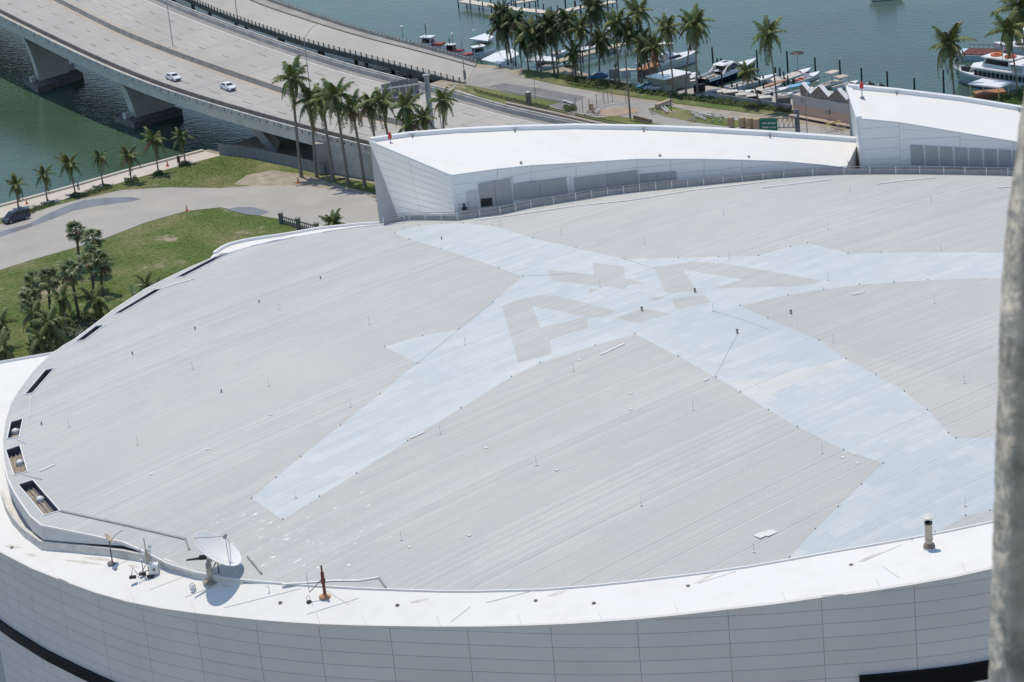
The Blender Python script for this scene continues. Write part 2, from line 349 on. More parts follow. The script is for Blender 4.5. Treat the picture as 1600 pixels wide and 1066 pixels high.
for f in (.10, .20, .41, .51, .73, .83): lane(W3, WM, f, .9, M_tyre, z=.006, nm='tyre_track')
for f in (.20, .29, .44, .55, .76, .85): lane(WM, WF, f, .9, M_tyre, z=.006, nm='tyre_track')
for i in range(2, len(WN)-1, 2):
    for A_, B_ in ((W3, WM), (WM, WF)):
        d_ = (WN[i+1]-WN[i]).normalized()*.09; z = Vector((0, 0, .009)); a_, b_ = A_[i].lerp(B_[i], .03)+z, A_[i].lerp(B_[i], .97)+z; mb = MB(); mb.quad(a_-d_, b_-d_, b_+d_, a_+d_); mb.build('expansion_joint', M_joint, BR, BO)
lane(W3, WM, .03, .25, M_paint); lane(W3, WM, .915, .35, M_yel, nm='edge_line'); lane(WM, WF, .12, .35, M_yel, nm='edge_line'); lane(WM, WF, .88, .25, M_paint)
lane(WM, WF, .94, 1.6, mat('grimy_shoulder', (.24, .23, .22), .9, (.33, .32, .31), .3, .9), nm='shoulder_grime')
# parapet posts (dark slots on the outer face) and barrier lights
mb = MB()
for i in range(3, len(WN)-1):
    for q in range(2):
        p = WN[i].lerp(WN[i+1], q/2); d = (WN[i+1]-WN[i]).normalized(); o2 = (WN[i]-WM[i]).normalized()*.06
        mb.prism([p+o2-d*.13, p+o2+d*.13, p-o2+d*.13, p-o2-d*.13], (0, 0, .0)) if 0 else mb.prism([p+o2-d*.14+Vector((0, 0, .35)), p+o2+d*.14+Vector((0, 0, .35)), p-o2+d*.14+Vector((0, 0, .35)), p-o2-d*.14+Vector((0, 0, .35))], (0, 0, .5))
mb.build('parapet_slot', M_concd, BR, BO, kind='stuff')
# piers
def pier(cap, zc, tN):
    a, b_, c_ = [un(x, y, zc) for x, y in cap]; sh = (b_-a); lo = (c_-b_)
    lo2 = lo.normalized()
    mb = MB(); d = a+lo; mb.prism([a+Vector((0, 0, -zc-1)), b_+Vector((0, 0, -zc-1)), c_+lo*.2+Vector((0, 0, -zc-1)), d+lo*.2+Vector((0, 0, -zc-1))], (0, 0, zc+1)); mb.build('pier_cap', M_concd, BR, BO)
    P0 = (a+b_)/2; u = lo2; wv = sh.normalized(); wh = min(sh.length*.22, 1.6)
    zt = lerp(DZ, tN)-1.75-zc
    prof0 = [(2.6, 0), (13, 0)]; prof1 = [(-.6, zt), (14.5, zt)]
    mids = [(2.0, zt*.35, 13.0), (1.0, zt*.7, 13.4)]
    rows = [(2.6, 0, 12.8)]+mids+[(-.6, zt, 14.5)]
    mb = MB(); prev = None
    for r0, z, r1 in rows:
        ring = [P0+u*r0-wv*wh+Vector((0, 0, z)), P0+u*r0+wv*wh+Vector((0, 0, z)), P0+u*r1+wv*wh+Vector((0, 0, z)), P0+u*r1-wv*wh+Vector((0, 0, z))]
        if prev: mb.frus(prev, ring)
        prev = ring
    mb.build('pier_column', M_pier, BR, BO)
    for s0 in (.9, 14.0):
        mb = MB(); q = P0+u*s0; mb.prism([q-wv*.8-u*.7, q+wv*.8-u*.7, q+wv*.8+u*.7, q-wv*.8+u*.7], (0, 0, 1.3)); mb.build('pier_block', M_pier, BR, BO)
pier([(36, 122), (59, 137), (118, 118)], 1.4, 20)
pier([(178, 181), (209, 192), (272, 174)], 1.4, 185)
pier([(-130, 40), (-105, 58), (-40, 42)], 1.4, -140)
mb = MB(); p0 = un(428, 238, GZ); q0 = un(400, 215, GZ)
mb.frus([p0+Vector(v) for v in ((-.7, 0, 0), (.7, 0, 0), (.7, 8, 0), (-.7, 8, 0))], [p0+Vector(v) for v in ((-4.5, -1, 6.2), (-2.7, -1, 6.2), (-2.7, 8, 6.2), (-4.5, 8, 6.2))]); mb.build('pier_column', M_pier, BR, BO)
# abutment retaining wall on land
i0 = min(range(len(T)), key=lambda i: abs(T[i]-500)); mb = MB(); A = mixp(WN, WM, .35)[i0:]; Bt = zoff(A, -.9)
mb.strip([Vector((p.x, p.y, GZ-.5)) for p in A], zoff(A, -.4)); mb.build('retaining_wall', mat('stained_wall', (.58, .58, .55), .9, (.36, .36, .33), .45, .9), BR, BO)
mb = MB(); p = WN[i0]; mb.box(p.x-1.8, p.x+1.5, p.y-.5, p.y+14, GZ-.5, p.z-.5); mb.build('abutment_pillar', M_conc, BR, BO)
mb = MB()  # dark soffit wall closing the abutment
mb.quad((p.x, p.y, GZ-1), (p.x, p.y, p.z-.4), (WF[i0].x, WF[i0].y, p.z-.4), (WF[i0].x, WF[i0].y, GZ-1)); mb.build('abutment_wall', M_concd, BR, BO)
# grey screen fence below the bridge
def panel_fence(name, px, z, h, step, m, label, post=None, th=.05):
    P = [un(x, y, z) for x, y in px]; r = empty(name, P[0], label, 'fence'); O = P[0]
    k = 0
    for a, b3 in zip(P, P[1:]):
        L_ = (b3-a).length; nn = max(1, int(L_/step)); d = (b3-a)/nn; s_ = d.normalized(); q = Vector((-s_.y, s_.x, 0))*th
        for i in range(nn):
            a1 = a+d*i+s_*.04; b1 = a+d*(i+1)-s_*.04; mb = MB(); mb.prism([a1-q/2, b1-q/2, b1+q/2, a1+q/2], (0, 0, h+random.uniform(-.03, .03))); mb.build('fence_panel', m, r, O)
            if post: mb = MB(); c = a+d*i; mb.tube([c, c+Vector((0, 0, h+.15))], .05, 6); mb.build('fence_post', post, r, O)
    return r
M_fence = mat('grey_screen', (.20, .22, .245), .7, (.15, .165, .19), 1.2, .8)
panel_fence('screen_fence', [(343, 242), (402, 249), (462, 263), (508, 274)], GZ, 2.3, 2.4, M_fence, 'grey screen fence running under the highway bridge to the abutment', M_steel)

# old bridge
yA = [(60, -130), (200, -50), (300, 2), (350, 24), (400, 41), (475, 67), (575, 92), (675, 118), (727, 131)]
yB = [(200, -110), (300, -52), (415, 1), (475, 21), (540, 43), (600, 60), (650, 73), (712, 90), (745, 100)]
def oz(x): return lerp([(60, 8), (300, 6.5), (500, 4.6), (727, 2.30)], x)
OA = smooth([un(x, lerp(yA, x), oz(x)) for x in range(60, 728, 23)], 2); n_ = len(OA)
OB = []
for i in range(n_):
    x = 60+23*i; xb = 200+(745-200)*i/(n_-1); OB.append(un(xb, lerp(yB, xb), oz(x)))
OB = smooth(OB, 2)
OBR = empty('old_bridge', (OA[5].x, OA[5].y, 0), 'older low concrete bridge with a picket railing beyond the highway', 'bridge'); OO = OBR.location
mb = MB(); mb.strip(OA, OB); mb.build('deck', M_deck, OBR, OO)
mb = MB(); mb.strip(zoff(OA, -1.1), OA); mb.strip(zoff(OA, -1.1), zoff(OB, -1.1)); mb.strip(OB, zoff(OB, -1.1)); mb.build('girder', M_concd, OBR, OO)
wall(OA, None, .35, .3, OB, 'kerb', M_conc, OBR, OO); wall(mixp(OB, OA, .3), None, .3, 1.0, [p+(p-q) for p, q in zip(OB, OA)], 'parapet', M_conc, OBR, OO)
wall(mixp(OB, OA, 3.4), None, .3, .22, OB, 'sidewalk_kerb', M_concd, OBR, OO); mb = MB(); mb.strip(zoff(mixp(OB, OA, 3.1), .15), zoff(OB, .15)); mb.build('sidewalk', M_oldroad, OBR, OO)
# posts along both edges
post_me = None
cumA = [0]
for i in range(1, n_): cumA.append(cumA[-1]+(OA[i]-OA[i-1]).length)
def atd(P, cum, d):
    for i in range(1, len(cum)):
        if cum[i] >= d: u = (d-cum[i-1])/(cum[i]-cum[i-1]); return P[i-1].lerp(P[i], u)
    return P[-1]
mbp = MB(); mbp.box(-.13, .13, -.13, .13, 0, 1.05); mbp.box(-.17, .17, -.17, .17, 1.05, 1.13)
pm = mbp.build('railing_post', M_concd, OBR, (0, 0, 0)); pm.location = atd(OA, cumA, 4)-OO
d = 6.2
rail = MB()
while d < cumA[-1]:
    c = pm.copy(); C.objects.link(c); c.location = atd(OA, cumA, d)-OO; d += 2.2
for h in (.45, .85): rail.strip(zoff(OA, h), zoff(OA, h+.07))
rail.build('rail', M_concd, OBR, OO)
cumB = [0]
for i in range(1, n_): cumB.append(cumB[-1]+(OB[i]-OB[i-1]).length)
bal = MB(); d = 1
while d < cumB[-1]:
    p = atd(OB, cumB, d); bal.box(p.x-.12, p.x+.12, p.y-.3, p.y-.1+.3, p.z+.2, p.z+1.25); d += 1.5
bal.build('baluster', M_concd, OBR, OO, kind='stuff')
mb = MB()
for i in range(1, n_-2, 3):
    for u in (.1, .9): p = OA[i].lerp(OB[i], u); mb.tube([Vector((p.x, p.y, -1)), p-Vector((0, 0, 1))], .45, 8)
mb.build('bridge_pile', M_concd, OBR, OO, kind='stuff')
# low railing wall beside the ramp, right of the grass island
rp = [un(x, y, 3.0) for x, y in [(790, 163), (825, 170.5), (860, 178), (925, 193), (1000, 208)]]
RW = empty('ramp_wall', rp[0], 'low concrete wall with twin dark rails beside the ramp', 'wall')
mb = MB(); mb.strip([Vector((p.x, p.y, 2)) for p in rp], zoff(rp, .3)); mb.strip(zoff(rp, .3), [p+Vector((0, 1.8, .3)) for p in rp]); mb.build('kerb', mat('pinkish_slab', (.36, .31, .28), .9), RW, rp[0])
for dy in (0, 1.8):
    mb = MB()
    for a, b3 in zip(rp, rp[1:]): mb.tube([a+Vector((0, dy, .9)), b3+Vector((0, dy, .9))], .09, 5)
    mb.build('rail', M_dark, RW, rp[0])

# ================================================================== ARENA
RCX, RCY, RR = 14.0, 255.0, 83.0
def rz(x, y): return 32.5+5*(1-((x-RCX)**2+(y-RCY)**2)/RR**2)
def rs(x, y): return unf(x, y, rz)
AR = empty('arena_building', (RCX, RCY, GZ), 'huge round arena with grey ribbed roof, pale blue painted star and white penthouses', 'building'); AO = AR.location
outline = [(64, 821), (47, 807), (35, 790), (22, 770), (12, 750), (5, 722), (3, 690), (7, 660), (15, 633), (27, 612), (41, 593), (56, 575), (72, 560), (99, 540), (116, 530), (146, 508), (177, 484), (203, 467), (228, 451), (264, 433), (300, 416),
           (332, 403), (362, 393), (400, 382), (456, 371), (515, 361), (572, 353), (632, 346), (715, 345), (750, 340), (782, 336), (830, 325), (900, 314), (950, 306), (1000, 300), (1050, 295), (1100, 290), (1160, 284), (1225, 278), (1270, 275), (1319, 273), (1400, 272.5), (1475, 273), (1575, 275),
           (1680, 284), (1800, 305), (1920, 345), (2000, 400), (2030, 480), (2010, 570), (1930, 660), (1800, 740), (1680, 785), (1550, 815), (1480, 830), (1400, 845), (1300, 862), (1240, 873), (1170, 885), (1100, 895), (1050, 901), (1000, 907), (925, 915), (850, 921), (750, 923.5), (690, 923.5), (640, 922), (560, 919), (480, 914.5), (415, 909.5), (350, 903), (300, 893), (260, 880), (221, 860), (191, 847), (130, 834)]
pits = [[(272, 435), (345, 397), (362, 395), (288, 433)], [(176, 492), (241, 453), (257, 451), (190, 490)], [(115, 536), (149, 510), (165, 508), (133, 532)], [(37, 618), (70, 579), (87, 575), (52, 615)],
        [(10, 687), (16, 660), (37, 654), (31, 684)], [(8, 704), (32, 696), (44, 738), (21, 744)], [(27, 758), (52, 750), (95, 799), (68, 807)], [(392, 385), (428, 376.5), (462, 370.5), (428, 378.5)]]
star = [(617, 364), (632, 358), (655, 353), (690, 350), (724, 349), (769, 353), (832, 372), (900, 388), (975, 405), (1060, 403), (1185, 400), (1235, 386), (1262, 380), (1325, 396), (1430, 394.5), (1568, 395), (1720, 392),
        (1720, 428), (1565, 434), (1450, 438), (1343, 445), (1231, 461), (1156, 478), (1200, 498), (1280, 532), (1322, 561), (1369, 586), (1413, 612), (1449, 641), (1482, 677), (1494, 685), (1552, 685), (1720, 680), (1820, 700), (1820, 728),
        (1547, 798), (1509, 806), (1461, 832), (1425, 843), (1425, 870), (1233, 900), (1234, 871), (1274, 827), (1346, 757), (1380, 724), (1318, 703), (1246, 667), (1201, 641), (1157, 613), (1119, 590), (1060, 557), (992, 522),
        (930, 540), (844, 567), (799, 589), (720, 638), (637, 689), (557, 740), (442, 812), (393, 779), (470, 714), (532, 665), (594, 616), (652, 568), (601, 542), (660, 525), (716, 515), (770, 472), (817, 432), (780, 419), (690, 389), (640, 374)]
letters = [[(784, 479), (802, 471), (844, 461), (878, 464), (962, 486), (945, 495), (917, 497), (919, 512), (859, 531), (862, 554), (810, 567)],
           [(960, 497), (975, 492), (1005, 482), (1046, 490), (997, 505)],
           [(856, 422), (928, 429), (927, 411), (975, 416), (976, 435), (1010, 443), (982, 446), (975, 452), (863, 438)], [(921, 450), (938, 452), (919, 460)],
           [(1022, 417), (1084, 409), (1140, 413), (1284, 439), (1248, 448), (1117, 451), (1160, 437), (1067, 421), (1089, 455), (1040, 458)],
           [(1050, 467), (1101, 461), (1110, 472), (1056, 484)], [(1015, 466), (1041, 463), (1024, 471)]]
holes = [[(832, 478), (915, 495), (844, 513)]]
pale = [[(1138, 598), (1160, 591), (1204, 592), (1235, 578), (1270, 573), (1319, 560), (1325, 564), (1241, 599), (1196, 623), (1186, 626), (1160, 611)]]
warm = [[(1280, 532), (1310, 538), (1372, 560), (1430, 578), (1560, 613), (1700, 650), (1700, 684), (1552, 685), (1494, 685), (1482, 677), (1449, 641), (1413, 612), (1369, 586), (1322, 561)]]
def R2(px): return [rs(*p).xy for p in px]
PO = R2(outline); PH = [R2(p) for p in pits]; PS = R2(star); PL = [R2(p) for p in letters]; PHo = [R2(p) for p in holes]; PP = [R2(p) for p in pale]; PW = [R2(p) for p in warm]
PHI = radians(36); cu, su = cos(PHI), sin(PHI)
def uv(p): return (p[0]*cu+p[1]*su, -p[0]*su+p[1]*cu)
def xy(u, v): return (u*cu-v*su, u*su+v*cu)
vs = [uv(p)[1] for p in PO]; us = [uv(p)[0] for p in PO]
V0, V1, Umin, Umax = min(vs)-.01, max(vs)+.01, min(us)-1, max(us)+1
NS = 286; DV = (V1-V0)/NS
# --- materials of the roof skin: tone blocks that follow the sheets, scuffs, white touch-up paint
def roofmat(name, c1, c2, splash=0.0, streak=.5):
    m = mat(name, c1, .62); n = m.node_tree.nodes; l = m.node_tree.links; b = n['Principled BSDF']; b.inputs['Specular IOR Level'].default_value = .35
    g = n.new('ShaderNodeNewGeometry')
    mp = n.new('ShaderNodeMapping'); mp.vector_type = 'POINT'; mp.inputs['Rotation'].default_value = (0, 0, -PHI); l.new(g.outputs['Position'], mp.inputs[0])
    big = n.new('ShaderNodeTexNoise'); big.inputs['Scale'].default_value = .045; big.inputs['Detail'].default_value = 4; l.new(mp.outputs[0], big.inputs['Vector'])
    m2 = n.new('ShaderNodeMapping'); m2.inputs['Scale'].default_value = (.06, 1.3, 1); l.new(mp.outputs[0], m2.inputs[0])
    st = n.new('ShaderNodeTexNoise'); st.inputs['Scale'].default_value = 1.0; st.inputs['Detail'].default_value = 5; st.inputs['Roughness'].default_value = .65; l.new(m2.outputs[0], st.inputs['Vector'])
    fine = n.new('ShaderNodeTexNoise'); fine.inputs['Scale'].default_value = 1.1; fine.inputs['Detail'].default_value = 8; fine.inputs['Roughness'].default_value = .7; l.new(g.outputs['Position'], fine.inputs['Vector'])
    br = n.new('ShaderNodeTexBrick'); br.inputs['Scale'].default_value = 1.0; br.inputs['Brick Width'].default_value = 3.4; br.inputs['Row Height'].default_value = 1.19
    br.inputs['Mortar Size'].default_value = .035; br.inputs['Mortar Smooth'].default_value = .2; br.inputs['Mortar'].default_value = (-.6, -.6, -.6, 1); br.inputs['Color1'].default_value = (0, 0, 0, 1); br.inputs['Color2'].default_value = (1, 1, 1, 1); l.new(mp.outputs[0], br.inputs['Vector'])
    def ma(op, a, b_, c=None):
        q = n.new('ShaderNodeMath'); q.operation = op
        for i, v in enumerate((a, b_, c)):
            if v is None: continue
            if isinstance(v, (int, float)): q.inputs[i].default_value = v
            else: l.new(v, q.inputs[i])
        return q.outputs[0]
    f = ma('MULTIPLY_ADD', ma('SUBTRACT', big.outputs[0], .5), 1.8, .5)
    f = ma('MULTIPLY_ADD', ma('SUBTRACT', st.outputs[0], .5), streak*1.6, f)
    f = ma('MULTIPLY_ADD', ma('SUBTRACT', br.outputs[0], .5), .55 if name == 'roof_blue' else .38, f)
    f = ma('MULTIPLY_ADD', ma('SUBTRACT', fine.outputs[0], .5), .7, f)
    mx = n.new('ShaderNodeMix'); mx.data_type = 'RGBA'; mx.clamp_factor = True; mx.inputs[6].default_value = (*c1, 1); mx.inputs[7].default_value = (*c2, 1); l.new(f, mx.inputs[0])
    out = mx.outputs[2]
    if splash:
        c0 = rs(430, 850); vd = n.new('ShaderNodeVectorMath'); vd.operation = 'DISTANCE'; l.new(g.outputs['Position'], vd.inputs[0]); vd.inputs[1].default_value = c0
        near_ = n.new('ShaderNodeMapRange'); near_.inputs[1].default_value = 4; near_.inputs[2].default_value = 21; near_.inputs[3].default_value = .645; near_.inputs[4].default_value = .80; l.new(vd.outputs['Value'], near_.inputs[0])
        m3_ = n.new('ShaderNodeMapping'); m3_.inputs['Scale'].default_value = (.55, 1.4, 1); l.new(mp.outputs[0], m3_.inputs[0])
        sp = n.new('ShaderNodeTexNoise'); sp.inputs['Scale'].default_value = 1.5; sp.inputs['Detail'].default_value = 3; l.new(m3_.outputs[0], sp.inputs['Vector'])
        th = ma('MULTIPLY', ma('SUBTRACT', sp.outputs[0], near_.outputs[0]), 30.0)
        mx2 = n.new('ShaderNodeMix'); mx2.data_type = 'RGBA'; mx2.clamp_factor = True; l.new(th, mx2.inputs[0]); l.new(out, mx2.inputs[6]); mx2.inputs[7].default_value = (.78, .78, .77, 1); out = mx2.outputs[2]
    oi = n.new('ShaderNodeObjectInfo'); mr = n.new('ShaderNodeMapRange'); mr.inputs[3].default_value = .98; mr.inputs[4].default_value = 1.02; l.new(oi.outputs['Random'], mr.inputs[0])
    hs = n.new('ShaderNodeHueSaturation'); l.new(mr.outputs[0], hs.inputs['Value']); l.new(out, hs.inputs['Color']); l.new(hs.outputs[0], b.inputs['Base Color'])
    bp = n.new('ShaderNodeBump'); bp.inputs['Distance'].default_value = .05; bp.inputs['Strength'].default_value = .3; l.new(fine.outputs[0], bp.inputs['Height']); l.new(bp.outputs[0], b.inputs['Normal'])
    return m
RM = [roofmat('roof_grey', (.455, .474, .468), (.518, .514, .497), 1.0, .36), roofmat('roof_blue', (.475, .54, .585), (.60, .635, .66), 0, .3), roofmat('roof_pale', (.58, .61, .61), (.66, .68, .675)), roofmat('roof_warm', (.495, .495, .48), (.54, .53, .51)),
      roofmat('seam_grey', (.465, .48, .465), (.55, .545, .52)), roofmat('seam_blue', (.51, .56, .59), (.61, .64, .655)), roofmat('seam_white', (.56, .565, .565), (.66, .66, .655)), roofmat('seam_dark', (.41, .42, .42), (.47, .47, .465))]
def klass(p):
    for q in PP:
        if inpoly(p, q): return 2
    if inpoly(p, PS):
        for q in PHo:
            if inpoly(p, q): return 1
        for q in PL:
            if inpoly(p, q): return 0
        return 1
    for q in PW:
        if inpoly(p, q): return 3
    return 0
verts = []; edges = []; polys = []
def addpoly(P):
    k = len(verts); verts.extend([Vector(p) for p in P]); edges.extend([(k+i, k+(i+1) % len(P)) for i in range(len(P))])
for P in [PO]+PH+[PS]+PL+PHo+PP+PW: addpoly(P)
for i in range(NS+1):
    v = V0+DV*i; k = len(verts)
    if i in (0, NS): continue
    verts.append(Vector(xy(Umin, v))); verts.append(Vector(xy(Umax, v))); edges.append((k, k+1))
u_ = Umin
while u_ < Umax:                                   # cross joints let the sheets follow the dome
    k = len(verts); verts.append(Vector(xy(u_, V0-1))); verts.append(Vector(xy(u_, V1+1))); edges.append((k, k+1)); u_ += 11.0
rv, re_, rf, *_ = delaunay_2d_cdt(verts, edges, [], 0, 1e-4)
buckets = [([], []) for _ in range(NS)]
segs = {}
for f in rf:
    c = sum((rv[i] for i in f), Vector((0, 0)))/len(f)
    if not inpoly(c, PO) or any(inpoly(c, q) for q in PH): continue
    s_ = int((uv(c)[1]-V0)/DV)
    if not 0 <= s_ < NS: continue
    k = klass(c); buckets[s_][0].append(f); buckets[s_][1].append(k)
    for a, b3 in zip(f, list(f[1:])+[f[0]]):
        va, vb = uv(rv[a])[1], uv(rv[b3])[1]; lo = V0+DV*s_
        if abs(va-lo) < 2e-3 and abs(vb-lo) < 2e-3: segs.setdefault(s_, []).append((rv[a], rv[b3], k))
rng = random.Random(3); white_band = 0
for s_ in range(NS):
    fs, ks = buckets[s_]
    if not fs: continue
    ids = {}; vv = []; ff = []; mi = []
    jit = rng.uniform(0, .004)
    for f, k in zip(fs, ks):
        t = []
        for i in f:
            if i not in ids: ids[i] = len(vv); x, y = rv[i]; vv.append(Vector((x, y, rz(x, y)+jit)))
            t.append(ids[i])
        a, b3, c3 = vv[t[0]], vv[t[1]], vv[t[2]]
        if (b3-a).cross(c3-a).z < 0: t.reverse()
        ff.append(tuple(t)); mi.append(k)
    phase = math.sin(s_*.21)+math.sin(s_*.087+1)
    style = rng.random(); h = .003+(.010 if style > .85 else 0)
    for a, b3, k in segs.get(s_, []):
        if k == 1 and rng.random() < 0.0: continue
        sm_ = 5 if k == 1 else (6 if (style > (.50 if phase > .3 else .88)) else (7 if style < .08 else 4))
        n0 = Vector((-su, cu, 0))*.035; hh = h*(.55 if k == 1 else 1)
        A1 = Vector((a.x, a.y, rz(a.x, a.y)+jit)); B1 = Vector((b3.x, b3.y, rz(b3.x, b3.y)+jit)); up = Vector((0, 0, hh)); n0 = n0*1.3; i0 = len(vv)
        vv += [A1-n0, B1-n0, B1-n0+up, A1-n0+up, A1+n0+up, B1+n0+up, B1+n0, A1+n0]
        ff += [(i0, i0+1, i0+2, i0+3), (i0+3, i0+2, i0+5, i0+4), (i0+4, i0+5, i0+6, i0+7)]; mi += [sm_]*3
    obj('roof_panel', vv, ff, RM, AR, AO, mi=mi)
# pits let into the roof edge
M_pitw = mat('pit_wall', (.13, .145, .165), .8, (.05, .06, .075), 2, .8); M_pitf = mat('pit_floor', (.42, .36, .30), .9, (.17, .15, .13), 1.5, .8)
for i, P in enumerate(PH):
    T3 = [Vector((p.x, p.y, rz(p.x, p.y))) for p in P]; dz = .8
    mb = MB()
    for a, b3 in zip(T3, T3[1:]+T3[:1]): mb.quad(a-Vector((0, 0, dz)), b3-Vector((0, 0, dz)), b3, a)
    pw = mb.build('roof_pit', M_pitw, AR, AO)
    mb = MB(); mb.poly([p-Vector((0, 0, dz)) for p in T3]); mb.build('pit_floor', M_pitf, pw, AO)
    mb = MB()
    for a, b3 in zip(T3, T3[1:]+T3[:1]):
        d_ = (b3-a).normalized(); q = Vector((-d_.y, d_.x, 0))*.11
        mb.prism([a-q, b3-q, b3, a], (0, 0, .10))
    mb.build('pit_curb', M_cap, pw, AO)
    if i in (4, 5, 6):
        c = (T3[0]*.3+T3[1]*.7)*.6+(T3[3]*.3+T3[2]*.7)*.4-Vector((0, 0, dz)); mb = MB(); mb.lathe([(.42, 0), (.42, .25), (.34, .42), (.18, .52), (0, .55)], c, 14); mb.build('pit_vent', M_cap, pw, AO, smooth=True)
    if i in (5, 6):
        a, b3 = T3[0].lerp(T3[1], .5), T3[3].lerp(T3[2], .5); mb = MB()
        for t in (.3, .6, .85): mb.tube([T3[0].lerp(T3[3] if False else T3[1], t)-Vector((0, 0, dz-.12)), T3[3].lerp(T3[2], t)-Vector((0, 0, dz-.12))], .05, 5)
        mb.build('pit_pipe', M_gutter, pw, AO)
# roof edge skirt and flashing
OUT3 = [Vector((p.x, p.y, rz(p.x, p.y))) for p in PO]; nO = len(OUT3)
cen = Vector((RCX, RCY, 0))
def ringdrop(x): return lerp([(0, 2.3), (64, 2.2), (130, 1.7), (190, 1.1), (230, .75), (300, .45), (350, .25), (420, .12), (2100, .10)], x)
def odrop(i):
    px, py = outline[i]; return ringdrop(px) if py > 600 and px < 480 else (.12 if py > 780 else 1.6)
M_skirt = mat('skirt_panel', (.66, .685, .70), .5, (.52, .54, .56), .4, .7)
mb = MB(); mg = MB()
for i in range(nO):
    j = (i+1) % nO; a, b3 = OUT3[i], OUT3[j]; da, db = odrop(i), odrop(j); sa, sb = max(da-.72, .12), max(db-.72, .12)
    mb.quad(a-Vector((0, 0, sa)), b3-Vector((0, 0, sb)), b3, a)
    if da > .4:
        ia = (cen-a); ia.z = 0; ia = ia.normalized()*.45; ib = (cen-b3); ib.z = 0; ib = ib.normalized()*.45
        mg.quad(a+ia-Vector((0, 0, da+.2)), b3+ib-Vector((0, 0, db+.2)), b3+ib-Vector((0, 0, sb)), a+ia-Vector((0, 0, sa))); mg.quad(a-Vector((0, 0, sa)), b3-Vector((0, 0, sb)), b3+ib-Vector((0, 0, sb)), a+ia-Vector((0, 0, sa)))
mb.build('roof_skirt', M_skirt, AR, AO); mg.build('shadow_gap', M_concd, AR, AO)  # gap lined in a dark colour for the shadow below the skirt
mb = MB()
for a, b3 in zip(OUT3, OUT3[1:]+OUT3[:1]):
    ia = (cen-a); ia.z = 0; ia.normalize(); ib = (cen-b3); ib.z = 0; ib.normalize()
    A0, B0 = a-ia*.03, b3-ib*.03; A1, B1 = a+ia*.13, b3+ib*.13
    mb.quad(A0+Vector((0, 0, .03)), B0+Vector((0, 0, .03)), B1+Vector((0, 0, .03)), A1+Vector((0, 0, .03)))
    mb.quad(A0-Vector((0, 0, .2)), B0-Vector((0, 0, .2)), B0+Vector((0, 0, .03)), A0+Vector((0, 0, .03)))
mb.build('roof_flashing', M_white, AR, AO)
# --- white membrane ring
RZ = [(-140, 29.2), (0, 29.5), (200, 30.3), (400, 31.0), (750, 31.6), (1150, 33.0), (1550, 34.4), (1800, 34.8)]
rimpx = [(-30, 843), (0, 862), (50, 888), (100, 908), (150, 926), (200, 940), (250, 950), (300, 957), (350, 963), (400, 968), (450, 972), (500, 975), (560, 977), (610, 978), (680, 979), (750, 979), (830, 977), (900, 974), (1000, 967), (1070, 960), (1138, 952), (1210, 944), (1280, 934), (1355, 924.5), (1428, 913), (1490, 902), (1548, 889), (1640, 870), (1760, 838), (1900, 780), (2020, 700), (2090, 600), (2100, 500)]
rim = [un(x, y, lerp(RZ, x)) for x, y in rimpx]
leftrim = [un(x, y, 29.4) for x, y in [(-60, 818), (-90, 780), (-112, 720), (-118, 670), (-105, 625), (-80, 593), (-50, 577), (0, 568.5), (84, 554), (150, 524), (240, 468), (300, 440)]]
backrim = [un(x, y, 31.0) for x, y in [(333, 397.5), (345, 389), (358, 383), (380, 377.5), (400, 374), (450, 367), (500, 358), (560, 352), (610, 349)]]
ring_out = list(reversed(backrim)) and rim
ro = list(reversed(rim)) # right..left
loop = ro+leftrim+backrim
def ringdrop(x):  # depth of the ring below the roof edge, by photo x on the near side
    return lerp([(0, 2.3), (64, 2.2), (130, 1.7), (190, 1.1), (230, .75), (300, .45), (350, .25), (420, .12), (2100, .10)], x)
inner = []
for (px, py), p in zip(outline, OUT3):
    d_ = ringdrop(px) if py > 600 and px < 480 else (.12 if py > 780 else 1.6)
    iv = (cen-p); iv.z = 0; iv.normalize(); inner.append(p+iv*(.5 if d_ > .2 else -.0)-Vector((0, 0, d_)))
allv = loop+inner
k1 = len(loop); k2 = len(allv)
ed = [(i, i+1) for i in range(k1-1)]+[(k1+i, k1+(i+1) % nO) for i in range(nO)]
res = delaunay_2d_cdt([p.xy for p in allv], ed, [], 0, 1e-4)
zmap = []
for i, p in enumerate(res[0]):
    src = res[3][i]; zmap.append(allv[src[0]].z if src else sorted(allv, key=lambda q: (q.xy-p).length)[0].z)
LP = [p.xy for p in loop]+[inner[[i for i, q in enumerate(outline) if q[0] == 632][0]].xy, inner[[i for i, q in enumerate(outline) if q[0] == 2030][0]].xy]
IP = [p.xy for p in inner]; ff = []
for f in res[2]:
    c = sum((res[0][i] for i in f), Vector((0, 0)))/len(f)
    if inpoly(c, IP): continue
    if not inpoly(c, [p.xy for p in loop]+[Vector((60, 330)), Vector((100, 290))]): continue
    f = list(f); a, b3, c3 = [res[0][i] for i in f[:3]]
    if (b3-a).cross(c3-a) < 0: f.reverse()
    ff.append(tuple(f))
obj('rim_terrace', [(p.x, p.y, z) for p, z in zip(res[0], zmap)], ff, M_white, AR, AO)
from mathutils.bvhtree import BVHTree
_tm = C.objects['rim_terrace'].data
BVH = BVHTree.FromPolygons([v.co+AO for v in _tm.vertices], [tuple(p.vertices) for p in _tm.polygons])
def onring(x, y):
    h = BVH.ray_cast(CAM, ray(x, y).normalized())
    return h[0].copy() if h[0] else un(x, y, lerp(RZ, x)+.3)
